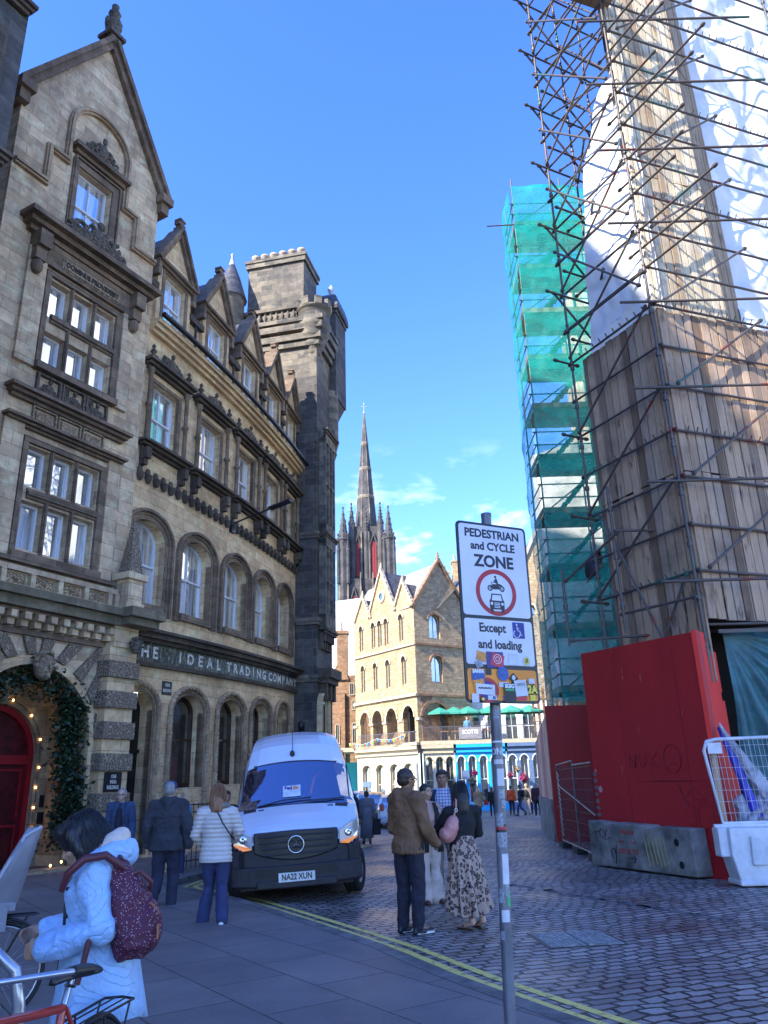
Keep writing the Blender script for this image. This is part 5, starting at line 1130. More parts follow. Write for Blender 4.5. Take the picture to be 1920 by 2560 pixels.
for c in [-.02]+[(a+b)/2 for a,b in zip(T3[:-1],T3[1:])]+[L3]: mb.cut(); mb.box(c-.28,c+.28,-.1,.1,6.35,6.55)
F('capital',mb,FTR,TG)
mb=MB(g3r); cell(mb,0,5.5,4.4,8.3,outline(.5,3.0,4.6,6.6,1.1,10),.5,back=False)
cell(mb,0,5.5,8.3,12.3,outline(1.55,2.65,9.3,10.9,.5,8),.25); cell(mb,0,5.5,12.3,15.4,outline(1.5,2.6,12.8,14.3,.5,8),.25); mb.add([(0,0,15.4),(5.5,0,15.4),(2.75,0,19.4)],[(0,1,2)])
F('side_wall',mb,stone('shaded_side_sandstone',(.52,.38,.22),(.33,.23,.13),(.3,.23,.15),.45,.22,.3,(.15,.11,.08),.5,.02),TG)
mb=MB(g3r)
for a,b,z1,z2,zz in ((1.55,2.65,9.3,10.9,.5),(1.5,2.6,12.8,14.3,.5)): mb.cut(); ring(mb,outline(a,b,z2-.2,z2,zz,8)[1:-1],.02,.2,-.02,.12)
mb.cut(); ring(mb,[(-.1,15.2),(2.75,19.4),(5.6,15.2)],-.02,.22,-.2,.2); finial(mb,2.75,19.55,.8,0,.14)
for k in range(9):
    for sg in (-1,1): t=(k+.5)/9; mb.ell((2.75+sg*2.9*(1-t),.1,15.3+4.2*t+.18),.1,.1,.13,6,4)
for z in (12.2,8.2): mb.cut(); mb.longbox(0,5.5,-.05,.12,z,z+.18,5)
mb.cut(); ring(mb,outline(.5,3.0,6.4,6.6,1.1,10)[1:-1],0,.25,-.02,.1)
F('hood_moulding',mb,BRN,TG)
for a,b,zb,zs in ((1.55,2.65,9.3,10.9),(1.5,2.6,12.8,14.3)): under(window(None,g3r,a,b,zb,zs,.5,.24,rail=False,f=.08,glass=GLASSF,frame=FTR,n=8),TG)
mb=MB(g3r); mb.box(.3,3.2,-1.6,-1.5,4.4,8); F('arcade_wall',mb,bpy.data.materials['dark_void'],TG)  # near-black sheet stands for the shade inside the side arch
mb=MB(g3)
for c,hw,za in ((L3*.154,1.25,17.5),(L3*.505,1.95,19.2),(L3*.84,1.25,17.3)):
    for sg in (-1,1): mb.quad((c+sg*hw,-.1,15.4),(c,-.1,za),(c,-6,za),(c+sg*hw,-6,15.4))
mb.quad((-.5,-2.2,15.3),(L3+.3,-2.2,15.3),(L3+.3,-5.5,18.3),(-.5,-5.5,18.3))
F('roof',mb,SLATE,TG)
mb=MB(g3r)
for sg in (-1,1): mb.quad((2.75+sg*2.85,-.15,15.3),(2.75,-.15,19.35),(2.75,-11,19.35),(2.75+sg*2.85,-11,15.3))
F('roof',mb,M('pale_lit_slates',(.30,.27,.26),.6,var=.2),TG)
# shops with terrace on top
def shop(name,x0,y0,ux,uy,L,cs,w,mat,label,ztop=4.2,zb=.2,zs=3.0,rise=.45,cat='shop front'):
    pm=planemap(x0,y0,ux,uy); R=empty(name,(x0,y0,gz(x0,y0)),label,cat)
    mb=MB(pm); arcrow(mb,cs,w,0,L,-.6,ztop,zb,zs,rise,.3,back=False); F('wall',mb,mat,R)
    mb=MB(pm)
    for c in cs: mb.cut(); ring(mb,outline(c-w/2,c+w/2,zs-1,zs,rise,8)[1:-1],.0,.06,-.02,.05)
    F('arch_trim',mb,FTR if mat not in (CYAN,NAVY) else FRAME,R)
    for c in cs: under(window(None,pm,c-w/2,c+w/2,zb,zs,rise,.28,rail=True,f=.06,glass=GLASSF,frame=FRAME if mat in (CYAN,NAVY,TURQ) else CREAM,lmunt=False,n=8),R)
    mb=MB(pm); mb.longbox(-.1,L+.1,-.05,.3,ztop,ztop+.25,6); mb.longbox(-.1,L+.1,-.05,.16,ztop-.35,ztop-.2,6); F('cornice',mb,mat if mat in (CYAN,NAVY) else FTR,R)
    return R,pm
cu=Vector((2.17-(-2.67),62.06-66.4)).normalized()
LC=6.5
R1,pm1=shop('cream_shop_front',-2.75,66.45,cu.x,cu.y,LC,[1.05,2.55,4.05,5.5],.95,CREAM,'cream painted shop front with four deep arches under the three gabled building',zs=2.75)
mb=MB(pm1); mb.box(.62,1.48,-.2,.02,1.55,1.95); F('shop_sign',mb,NAVY,R1); mb=MB(pm1); mb.box(4.3,5.0,.02,.35,1.3,2.0); F('hanging_sign',mb,CREAM,R1)
R2,pm2=shop('grey_shop_front',2.45,62.,1,0,2.42,[.45,1.25,2.02],.62,GREY,'pale grey arched shop front left of the bright blue one',zs=3.15)
R3,pm3=shop('blue_shop_front',4.88,62.,1,0,3.9,[.45,1.3,2.15,3.0,3.6],.62,CYAN,'bright blue arched shop front under the terrace with parasols',zs=3.15)
R4,pm4=shop('navy_shop_front',8.8,62.,1,0,4.2,[.45,1.35,2.3,3.2],.64,NAVY,'grey blue arched shop front hung with pink flowers',zs=3.15)
mb=MB(pm3); mb.box(.5,1.0,.05,.1,1.9,2.55); F('hanging_sign',mb,NAVY,R3)
mb=MB(); mb.box(2.2,2.4,61.8,62,-.4,4.6); tag(mb.build('drainpipe',IRON),'black drainpipe between the cream and grey shop fronts','drainpipe')
TR=empty('roof_terrace',(7,63,4.3),'pale stone terrace with black railing running above the arched shops','terrace')
mb=MB(); mb.box(2.3,13.2,61.7,66,4.46,4.75); mb.cut(); mb.box(-8,13.2,66.2,70,4.3,4.62); F('deck',mb,FTR,TR)
RAILM=M('grey_railing_metal',(.09,.09,.10),.5)
mb=MB(); 
for k in range(96): x=2.6+.11*k; mb.box(x-.012,x+.012,61.79,61.81,4.75,5.75)
mb.box(2.6,13.1,61.78,61.82,5.75,5.8); F('railing',mb,RAILM,TR)
mb=MB(pm1)
for k in range(60): s=.1+.11*k; mb.box(s-.012,s+.012,.0,.02,4.6,5.5)
mb.box(.1,6.5,-.01,.03,5.5,5.55); F('railing',mb,RAILM,TR)
bn=empty('banner',(5.9,61.7,5.2),'grey banner with white lettering tied to the terrace railing','banner')
mb=MB(); mb.box(5.25,7.0,61.70,61.73,4.82,5.68); under(mb.build('cloth',M('grey_banner',(.22,.21,.22),.7)),bn)
under(put_text('lettering','SCOTTS',.42,lambda x,y,z:(6.12+x,61.695-z,5.33+y),FRAME,None,sx=.8,bold=.01),bn); under(put_text('lettering','BAR & DINING' if 0 else '— — — — —',.14,lambda x,y,z:(6.12+x,61.695-z,5.03+y),FRAME,None),bn)
# building behind the terrace
BB=empty('rubble_stone_building',(6,66,0),'dark rubble stone town house with white ground floor, sash windows and stepped gable','building')
mb=MB(); mb.box(4.55,13,65.9,75,8.0,15.2); F('wall',mb,RUB,BB)
WPT=M('white_painted_stone',(.62,.62,.6),.7,var=.08)
hm=planemap(3.0,65.9,1,0); mb=MB(hm); arcrow(mb,[.8,2.3,3.9,5.5,7.0,8.4],1.0,0,10,4.7,8.1,4.8,6.6,.55,.25,back=False); F('ground_floor_wall',mb,WPT,BB)
for c in [.8,2.3,3.9,5.5,7.0,8.4]: under(window(None,hm,c-.5,c+.5,4.8,6.6,.55,.22,f=.07,glass=GLASSF,n=8),BB)
hb=planemap(4.55,65.88,1,0)
for a in (.95,3.,5.): 
    for z0 in (8.7,11.8): 
        mb=MB(hb); ring(mb,outline(a,a+.75,z0,z0+1.9),0,.2,-.02,.06); F('window_surround',mb,FTR,BB); under(window(None,hb,a,a+.75,z0,z0+1.9,0,-.02,glass=GLASSF),BB)
mb=MB(hb); mb.prism([(.6,15.2),(.6,16.8),(.85,16.8),(.85,17.4),(1.05,17.4),(1.05,18.),(1.25,18.3),(1.45,18.),(1.45,17.4),(1.65,17.4),(1.65,16.8),(1.9,16.8),(1.9,15.2)],-.2,0.05); F('stepped_gable',mb,FTR,BB)
mb=MB(hb); mb.quad((0,.1,15.2),(8,.1,15.2),(8,-4,18.2),(0,-4,18.2)); F('roof',mb,SLATE,BB)
mb=MB(hb)
for a,zt in ((.2,19.6),(1.5,20.6),(3.2,20.8)): mb.cut(); mb.box(a,a+1.,-3.,-2.,16,zt); mb.box(a-.06,a+1.06,-3.06,-1.94,zt,zt+.15)
F('chimney',mb,FST,BB)
mb=MB(hb)
for a,z in ((.35,19.75),(.8,19.75),(1.75,20.75),(2.2,20.75)): mb.cut(); mb.lathe([(.12,0),(.1,.7)],(a,-2.5,z),8)
F('chimney_pot',mb,POT,BB)
# parasols
PG=M('green_parasol_canvas',(.04,.27,.19),.7,var=.12); POLE=M('pale_parasol_pole',(.5,.45,.35),.6)
pr0=empty('parasol',(4.7,63.2,4.75),'','parasol','green parasols on the roof terrace')
mb=MB(); n=8; vs=[(0,0,2.65)]+[(1.25*cos(PI/4*k),1.25*sin(PI/4*k),2.12) for k in range(8)]+[(1.25*cos(PI/4*k),1.25*sin(PI/4*k),2.0) for k in range(8)]
mb.add(vs,[(0,1+k,1+(k+1)%8) for k in range(8)]+[(1+k,9+k,9+(k+1)%8,1+(k+1)%8) for k in range(8)]); mb.build('canopy',PG,pr0)
mb=MB(); mb.tube((0,0,0),(0,0,2.62),.03,6); mb.build('pole',POLE,pr0)
for i,(x,lab) in enumerate(((3.9,'leftmost green parasol on the terrace beside the dark arch'),(5.1,'second green parasol from the left on the terrace'),(6.2,'green parasol above the grey banner on the terrace'),(7.9,'green parasol on the terrace just left of the sign post'),(9.6,'green parasol on the terrace just right of the sign post'),(11.1,'green parasol at the right end of the terrace'))):
    o=pr0 if i==0 else copy_tree(pr0); o.location=(x,63.2+.2*(i%2),4.75); o['label']=lab; o.rotation_euler=(0,0,.3*i)
# terrace chairs and tables
ch0=empty('terrace_table',(4.2,62.6,4.75),'small wooden table on the roof terrace behind the railing','table','wooden tables and seats on the roof terrace')
mb=MB(); mb.box(-.3,.3,-.3,.3,.70,.74); mb.build('tabletop',M('orange_wood',(.45,.22,.08),.6),ch0)
for a in (-1,1):
    for c in (-1,1): mb=MB(); mb.tube((a*.25,c*.25,0),(a*.25,c*.25,.7),.02,5); mb.build('leg',RAILM,ch0)
for i,lb in ((1,'wooden terrace table second from the left behind the railing'),(2,'wooden terrace table just left of the grey banner'),(3,'wooden terrace table half hidden by the left end of the banner'),(4,'wooden terrace table behind the grey banner lettering')):
    o=copy_tree(ch0); o.location=(4.2+.85*i,62.5+.3*(i%2),4.75); o['label']=lb
# bunting on the left terrace
BU=empty('bunting',(-1,66,5.2),'string of coloured triangular bunting flags along the left terrace railing','bunting')
rn=random.Random(5); cols=[M('bunting_'+n_,c,.6,bump=0) for n_,c in (('yellow',(.8,.55,.03)),('red',(.7,.06,.04)),('blue',(.03,.1,.55)),('green',(.05,.4,.1)),('teal',(.03,.4,.45)))]
bpt=[(-3.3,66.1,5.0)]; 
p0=Vector((-3.4,66.2,4.95)); p1=Vector((1.2,62.8,5.4))
P=[p0.lerp(p1,i/26)+Vector((0,-.25,-.25*abs(sin(PI*i/13)))) for i in range(27)]
mb=MB(); mb.path(P,.012,4); under(mb.build('cord',FRAME),BU)
for i in range(0,26,1):
    a,b_=P[i],P[i+1]; mb=MB(); c=(a+b_)/2; mb.add([a,a.lerp(b_,.8),c+Vector((0,0,-.26))],[(0,1,2)]); under(mb.build('flag',cols[(i*3)%5]),BU)
# brown church hall and pale roof on the left
BH=empty('brown_stone_hall',(-5,72,0),'brown rubble stone hall with small pointed windows left of the three gabled building','building')
hp=planemap(-8.5,71.5,1,0); mb=MB(hp); 
for a,b_,zz in ((0,3.4,10.8),(3.4,6.3,11.2)): cell(mb,a,b_,-.5,6.,outline((a+b_)/2+.9,(a+b_)/2+1.3,5.0-.0,5.3,.3,6),.2,back=True) if 0 else mb.box(a,b_,-3,0,-.5,zz)
F('wall',mb,BRN,BH)
for s,z,w,h in ((5.1,5.2,.45,1.6),(5.1,8.1,.3,.7),(4.9,10.0-.6,.45,.9),(3.6,5.2,.4,1.5)): under(window(None,hp,s,s+w,z,z+h,.25,-.02,rail=False,f=.06,glass=GLASSF,frame=FTR,n=6),BH)
mb=MB(hp); mb.prism([(3.1,10.8),(4.0,12.6),(4.9,10.8)],-.6,.2); mb.cut(); mb.box(3.7,4.7,-2.5,-1.5,11,15.3); mb.box(3.6,4.8,-2.6,-1.4,15.3,15.6); mb.cut(); mb.box(4.2,4.5,-.1,.35,-.5,9.6); F('buttress',mb,BRN,BH)
mb=MB(hp); mb.lathe([(.14,0),(.12,.9)],(4.1,-2,15.6),8); F('chimney_pot',mb,POT,BH)
mb=MB(); mb.box(-8.5,-2.6,70.6,71.3,-.5,3.6); o=tag(mb.build('turquoise_shop_front',TURQ),'bright turquoise shop front at the far left just beyond the white van','shop front')
PRF=empty('pale_roofed_hall',(-4,86,0),'large pale grey pitched roof rising behind the brown stone hall','building')
mb=MB(); mb.quad((-16,80,12),(1.5,80,12.),(1.0,92,23.6),(-16,92,21.8)); F('roof',mb,M('pale_roof_sheet',(.55,.54,.53),.6,var=.05),PRF); mb=MB(); mb.box(-16,1.4,80.3,92,-.5,12); F('wall',mb,BRN,PRF)
# gothic gabled building right of the sign
GT=empty('gothic_gabled_building',(13,72,0),'sunlit stone gable with one tall lancet window just right of the pedestrian zone sign','building')
gp=planemap(11.3,72.,1,0); mb=MB(gp); cell(mb,0,8,-.5,17.5,outline(2.,2.75,10.,16.4,.9,8),.3); 
mb.add([(0,0,17.5),(8,0,17.5),(8,0,25.5),(4,0,25.5)],[(0,1,2,3)]); F('wall',mb,FST,GT)
mb=MB(gp); ring(mb,outline(2.,2.75,10.,16.4,.9,8)[1:-1],0,.22,-.02,.15); mb.cut(); ring(mb,[(-.2,17.2),(4,25.6)],-.02,.25,-.2,.25); F('moulding',mb,FTR,GT)
under(window(None,gp,2.,2.75,10.,16.4,.9,.25,f=.1,glass=GLASSF,frame=FTR,n=8),GT)
mb=MB(gp); mb.quad((-.3,-.1,17.3),(4,-.1,25.7),(4,-9,25.7),(-.3,-9,17.3)); F('roof',mb,SLATE,GT)
TS=empty('timber_shoring',(12.2,63,4.7),'brown upright timbers and thin scaffold rails on the terrace right of the parasols','shoring')
TMB=M('brown_timber',(.20,.11,.05),.8,var=.3); mb=MB()
for k in range(6): x=11.2+.42*k; mb.cut(); mb.box(x,x+.17,62.5,62.7,4.6,8.6+.2*(k%2))
F('post',mb,TMB,TS); mb=MB()
for z in (5.2,6.0,6.8,7.6,8.3): mb.cut(); mb.tube((10.9,62.4,z),(13.8,62.4,z+.05),.03,5)
F('rail',mb,TUBE,TS)
# ---------------------------------------------------------------- church spire
SPI=M('soot_black_spire_stone',(.065,.06,.058),.85,var=.5,scale=.6,bump=.8,bscale=2.5,dist=.2,dark=(.025,.025,.028)); SPL_=M('lighter_spire_stone',(.22,.18,.13),.85,var=.3,scale=.6,bump=.5,bscale=3,dist=.1)
LOUV=M('red_louvres',(.24,.02,.024),.7,var=.2)
CS=empty('church_spire',(-3.5,140,0),'tall soot black gothic church steeple with red louvres and a cross on its spire','church steeple')
SX,SY=-3.45,140.
mb=MB(); r0,r1,z0,z1=2.35,.12,46.,72.; vs=[(SX+r0*cos(PI/8+PI/4*k),SY+r0*sin(PI/8+PI/4*k),z0) for k in range(8)]+[(SX+r1*cos(PI/8+PI/4*k),SY+r1*sin(PI/8+PI/4*k),z1) for k in range(8)]
mb.add(vs,[(k,(k+1)%8,8+(k+1)%8,8+k) for k in range(8)]+[tuple(range(8,16))]); F('spire',mb,SPI,CS)
mb=MB()
for k in range(8): a=PI/8+PI/4*k; mb.tube((SX+r0*cos(a),SY+r0*sin(a),z0),(SX+r1*cos(a),SY+r1*sin(a),z1),.11,5,.05)
for z,rr in ((53.5,1.75),(59.5,1.22),(65.,.72)): mb.lathe([(rr,0),(rr+.08,.15),(rr+.08,.6),(rr,.75)],(SX,SY,z),8,a0=PI/8,a1=PI/8+2*PI,smooth=False)
F('spire_ribs',mb,SPL_,CS)
mb=MB(); mb.tube((SX,SY,72),(SX,SY,74.6),.07,6); mb.tube((SX-.6,SY,73.7),(SX+.6,SY,73.7),.06,6); mb.tube((SX,SY-.5,73.7),(SX,SY+.5,73.7),.06,6); mb.ell((SX,SY,72.3),.22,.22,.2); F('cross',mb,FTR,CS)
mb=MB(); mb.box(SX-2.8,SX+2.8,SY-2.4,SY+2.5,36,47.5); F('belfry',mb,SPI,CS)
mb=MB(); mb.box(SX-4.3,SX+4.3,SY-4.3,SY+4.3,-1,37); F('tower',mb,SPI,CS)
def pinn(mb,x,y,z0,z1,r,ht):
    mb.lathe([(r,z0),(r,z1),(r*1.15,z1+.1),(r*1.15,z1+.5),(r*.75,z1+.6),(.06,z1+ht)],(x,y,0),8,smooth=False)
    for k in range(5):
        zz=z1+.8+(ht-1.)*k/5; rr=r*.75*(1-(k)/5.4)
        for j in range(4): a=PI/2*j; mb.ell((x+rr*cos(a),y+rr*sin(a),zz),.13,.13,.16,5,4)
    mb.ell((x,y,z1+ht),.2,.2,.3,6,5)
mb=MB()
for sx_ in (-1,1):
    for sy_ in (-1,1):
        x,y=SX+sx_*4.2,SY+sy_*4.0; mb.cut(); pinn(mb,x,y,28,44.2,1.15,6.5)
        for a in range(4): t=PI/4+PI/2*a; pinn(mb,x+1.25*cos(t),y+1.25*sin(t),36,42,.3,3.2)
for sx_ in (-1,1):
    for sy_ in (-1,1): mb.cut(); pinn(mb,SX+sx_*2.7,SY+sy_*2.5,36,47.8,.6,4.2)
for x in (SX,): mb.cut(); pinn(mb,x-.0,SY-2.7,36,46.5,.45,4.4)
F('pinnacle',mb,SPI,CS)
mb=MB(); rn=random.Random(3)
for x in (SX-4.9,SX-3.4,SX-1.1,SX+1.1,SX+3.4,SX+4.9): mb.cut(); mb.box(x-.16,x+.16,SY-5.0,SY-4.2,20,35.5); mb.box(x-.1,x+.1,SY-4.9,SY-4.3,35.5,38)
for x in (SX-2.35,SX-.9,SX+.45,SX+2.3): mb.cut(); mb.box(x-.12,x+.12,SY-2.9,SY-2.45,36,46.4)
F('buttress',mb,SPL_,CS)
def smp(s,d,z): return (SX+s,SY-2.5-d,z)
def smp2(s,d,z): return (SX+s,SY-4.3-d,z)
for mpx,c,zb,zs,w in ((smp,-1.6,37.8,43.4,.3),(smp,1.35,37.5,43.6,.5),(smp2,-2.3,28.5,33.0,.4),(smp2,2.0,28.5,33.4,.6)):
    mb=MB(mpx); o_=outline(c-w,c+w,zb,zs,.9,8); mb.add([(p[0],.06,p[1]) for p in o_],[tuple(range(len(o_)))]); mb.box(c-.07,c+.07,.06,.14,zb,zs+.8); o=F('louvre',mb,LOUV,CS)
    mb=MB(mpx); ring(mb,[(c-w-.1,zb),(c-w-.1,zs),(c,zs+2.0),(c+w+.1,zs),(c+w+.1,zb)],0,.28,-.05,.35); F('window_surround',mb,SPI,CS)
# flower baskets and planters by the shops
FLP=M('pink_petals',(.6,.05,.2),.6,var=.4,scale=12,bump=0); FLW=M('cream_petals',(.6,.42,.3),.6,var=.4,scale=12,bump=0)
def basket(x,y,z,r,mat,label,n=260):
    R=empty('flower_basket',(x,y,z),label,'flowers'); rn=random.Random(int(x*10))
    def pt(rn,R_=r): 
        v=Vector((rn.gauss(0,1),rn.gauss(0,1),rn.gauss(0,1))).normalized()*R_*rn.uniform(.5,1); return (v.x,v.y,v.z)
    leaves('flowers',pt,n,.055,mat,R,spread=.02,seed=int(x*7)); leaves('foliage',pt,n//2,.06,LEAF,R,spread=.03,seed=int(x*9)); mb=MB(); mb.lathe([(.001,-r*1.1),(r*.5,-r*.8),(r*.7,-r*.3)],(0,0,0),8); mb.build('basket',IRON,R); return R
basket(6.05,61.5,1.75,.34,FLW,'basket of cream flowers in front of the bright blue shop'); basket(6.25,61.3,2.35,.22,FLP,'small ball of pink flowers above the cream ones'); basket(8.9,61.4,2.1,.22,FLP,'pink hanging basket just right of the sign post'); basket(9.9,61.4,1.9,.36,FLP,'large trailing pink flowers on the grey blue shop front'); basket(9.5,61.5,2.55,.22,FLW,'pale flowers at the top of the grey blue shop arch')
# ================================================================ traffic sign on its post
SGN=empty('pedestrian_zone_sign',(.78,5.62,0),'tall grey sign post carrying the pedestrian and cycle zone plates, covered in stickers','sign')
sa=Vector((.515,5.36,0)); sb=Vector((1.06,5.62,0)); su=(sb-sa).normalized(); sn=Vector((su.y,-su.x,0)); SW=(sb-sa).length; sm=(sa+sb)/2
def gm(s,d,z): p=sm+su*s+sn*d; return (p.x,p.y,z)
POSTM=M('grey_painted_post',(.17,.175,.20),.45,metal=.3,var=.2,scale=4,bump=.3,bscale=40)
mb=MB(); mb.path([(.683,5.57,-.05),(.775,5.57,3.52)],.038,16); mb.lathe([(.04,0),(.04,.02),(.001,.03)],(.775,5.57,3.51),16); under(mb.build('post',POSTM),SGN)
SB=M('sign_black',(.010,.010,.012),.35,bump=0,var=.1); SW_=M('sign_white',(.62,.62,.68),.35,bump=0,var=.06,scale=2); SR=M('sign_red',(.42,.006,.012),.35,bump=0); SO=M('sign_orange',(.85,.26,.006),.35,bump=0); SBL=M('sign_blue',(.01,.015,.22),.35,bump=0)
def rr(x0,x1,z0,z1,r,n=5):
    P=[]
    for cx,cz,a in ((x1-r,z1-r,0),(x0+r,z1-r,PI/2),(x0+r,z0+r,PI),(x1-r,z0+r,1.5*PI)): P+=[(cx+r*cos(a+PI/2*i/n),cz+r*sin(a+PI/2*i/n)) for i in range(n+1)]
    return P
def flat(poly,mat,name,d,th=.0015,root=SGN):
    mb=MB(gm); mb.prism(poly,d,d+th); return under(mb.build(name,mat),root)
hw=SW/2; Z0,Z1=2.115,3.415
flat(rr(-hw,hw,Z0,Z1,.035),SB,'backing_plate',.0,.012)
flat(rr(-hw+.018,hw-.018,2.72,Z1-.018,.025),SW_,'white_panel',.0125); flat(rr(-hw+.018,hw-.018,2.375,2.695,.02),SW_,'white_panel',.0125); flat(rr(-hw+.018,hw-.018,Z0+.018,2.345,.02),SO,'orange_panel',.0125)
def tx(t_,z,sz,x=0.,mat=SB,sx=.92,bold=.003,d=.0145,name='lettering'): return under(put_text(name,t_,sz,lambda a,b_,c: gm(x+a,d+c*.3,z+b_),mat,None,sx=sx,bold=bold,extr=.002),SGN)
tx('PEDESTRIAN',3.33,.088,sx=.96); tx('and CYCLE',3.235,.084,sx=.96); tx('ZONE',3.12,.122,sx=1.0,bold=.0045)
tx('Except',2.632,.088,-.055); tx('and loading',2.515,.086,.0)
mb=MB(gm); mb.path([(.165*cos(2*PI*k/40),.0145,2.9+.165*sin(2*PI*k/40)) for k in range(40)],.001,4,closed=True)
mb=MB(gm); A=[(.172*cos(2*PI*k/40),.172*sin(2*PI*k/40)*1.0+2.895) for k in range(40)]; B=[(.138*cos(2*PI*k/40),.138*sin(2*PI*k/40)+2.895) for k in range(40)]
mb.add([(p[0],.015,p[1]) for p in A]+[(p[0],.015,p[1]) for p in B],[(k,(k+1)%40,40+(k+1)%40,40+k) for k in range(40)]); under(mb.build('red_ring',SR),SGN)
# motorcycle over car pictogram
mb=MB(gm)
def disc(cx,cz,r,r_in=0,n=18,d=.0152):
    A=[(cx+r*cos(2*PI*k/n),d,cz+r*sin(2*PI*k/n)) for k in range(n)]
    if r_in: mb.add(A+[(cx+r_in*cos(2*PI*k/n),d,cz+r_in*sin(2*PI*k/n)) for k in range(n)],[(k,(k+1)%n,n+(k+1)%n,n+k) for k in range(n)])
    else: mb.add(A,[tuple(range(n))])
def pg(ps,d=.0152): mb.add([(x,d,z) for x,z in ps],[tuple(range(len(ps)))])
c=2.925
disc(-.05,c,.022,.012); disc(.052,c,.022,.012); disc(-.05,c,.005); disc(.052,c,.005)
pg([(-.05,c+.005),(-.025,c+.032),(.0,c+.03),(.02,c+.038),(.05,c+.03),(.055,c+.022),(.03,c+.018),(.03,c-.005),(-.02,c-.008)],.0154); pg([(-.03,c+.035),(-.012,c+.055),(.0,c+.075),(.012,c+.07),(.02,c+.045),(.015,c+.03),(-.01,c+.045)],.0156); disc(.0,c+.085,.010); pg([(-.05,c),(-.045,c+.004),(-.03,c+.05),(-.035,c+.05)],.0158)
c=2.80
pg([(-.062,c-.03),(-.062,c+.035),(-.05,c+.045),(-.045,c+.035),(.045,c+.035),(.05,c+.045),(.062,c+.035),(.062,c-.03)]); 
for sg in (-1,1): pg([(sg*.034,c-.055),(sg*.056,c-.055),(sg*.056,c-.03),(sg*.034,c-.03)])
A=[(-.055,c+.035),(-.042,c+.085),(.042,c+.085),(.055,c+.035)]; B=[(-.044,c+.035),(-.035,c+.077),(.035,c+.077),(.044,c+.035)]
for i in range(3): pg([A[i],A[i+1],B[i+1],B[i]],.0154)
under(mb.build('pictogram',SB),SGN)
mb=MB(gm); disc(-.045,c+.012,.011,d=.0162); disc(.045,c+.012,.011,d=.0162)
for k in range(4): pg([(-.025,c-.018+.011*k),(.025,c-.018+.011*k),(.025,c-.013+.011*k),(-.025,c-.013+.011*k)],.0162)
under(mb.build('pictogram_detail',SW_),SGN)
flat([(.115,2.57),(.215,2.57),(.215,2.685),(.115,2.685)],SBL,'disabled_badge',.0145)
mb=MB(gm); 
mb.path([(.145+.027*cos(a),.0175,2.602+.027*sin(a)) for a in [2.2+.5*k for k in range(9)]],.0032,4); mb.path([(.15,.0175,2.655),(.153,.0175,2.625),(.172,.0175,2.623),(.18,.0175,2.592),(.19,.0175,2.592)],.0042,4); mb.path([(.152,.0175,2.64),(.168,.0175,2.64)],.003,4); mb.ell((.15,.0175,2.668),.007,.003,.008,8,5); under(mb.build('disabled_symbol',FRAME),SGN)
# stickers
cols_={'wht':M('sticker_white',(.6,.6,.62),.4,bump=0,var=.1),'red':M('sticker_red',(.55,.03,.05),.4,bump=0),'pur':M('sticker_purple',(.05,.03,.18),.4,bump=0),'yel':M('sticker_yellow',(.75,.62,.05),.4,bump=0),'blu':M('sticker_blue',(.03,.10,.35),.4,bump=0,var=.3,scale=60),'blk':M('sticker_black',(.012,.012,.014),.4,bump=0),'grn':M('sticker_green',(.02,.45,.12),.4,bump=0),'org':M('sticker_orange',(.75,.30,.05),.4,bump=0,var=.3,scale=70),'gry':M('sticker_grey',(.3,.32,.36),.4,bump=0,var=.3,scale=60)}
def stk(x,z,w,h,col,a=0.,d=.0165,rnd=False):
    if rnd: P=[(x+w/2*cos(2*PI*k/16),z+h/2*sin(2*PI*k/16)) for k in range(16)]
    else: P=[(x+u*cos(a)-v*sin(a),z+u*sin(a)+v*cos(a)) for u,v in ((-w/2,-h/2),(w/2,-h/2),(w/2,h/2),(-w/2,h/2))]
    o=flat(P,cols_[col],'sticker',d,.0008); return o
stk(-.165,2.43,.08,.065,'org',-.25); stk(-.055,2.41,.14,.11,'pur',0); stk(-.035,2.408,.10,.09,'red',-.25,.0176); stk(.1,2.418,.08,.08,'wht',-.06); stk(.21,2.41,.062,.075,'wht',0,.0165,True); stk(.21,2.41,.045,.055,'yel',0,.0176,True)
tx('//',2.41,.04,.21,cols_['blk'],d=.0188,bold=.002); mb=MB(gm); 
mb.path([(-.035+.032*cos(2*PI*k/24),.0192,2.415+.032*sin(2*PI*k/24)) for k in range(24)],.0028,4,closed=True); mb.path([(-.035+.016*cos(2*PI*k/16),.0192,2.415+.016*sin(2*PI*k/16)) for k in range(16)],.0028,4,closed=True); under(mb.build('sticker_mark',FRAME),SGN)
disc_=flat([(-.135+.095*cos(2*PI*k/30),2.2+.085*sin(2*PI*k/30)) for k in range(30)],SR,'no_waiting_ring',.0145); flat([(-.135+.065*cos(2*PI*k/30),2.2+.06*sin(2*PI*k/30)) for k in range(30)],SBL,'no_waiting_disc',.0165)
tx('any',2.25,.1,.135,SB,bold=.006); tx('TIME',2.165,.06,.12,SB,bold=.004)
stk(-.2,2.3,.105,.07,'blu',.0,.018); tx('SAHFA',2.325,.033,-.2,FRAME,bold=.002,d=.0192); stk(-.19,2.375,.055,.05,'gry',.4,.018); stk(-.115,2.33,.045,.05,'blk',0,.018); stk(-.2,2.235,.09,.07,'org',.2,.019); stk(-.15,2.205,.15,.07,'wht',-.05,.0195); tx("SCENE'S\nBORN",2.207,.03,-.155,cols_['blk'],bold=.0015,d=.0205) if 0 else tx('NIGHT KLUB' if 0 else '~~~~',2.215,.05,-.155,cols_['blk'],bold=.002,d=.0212)
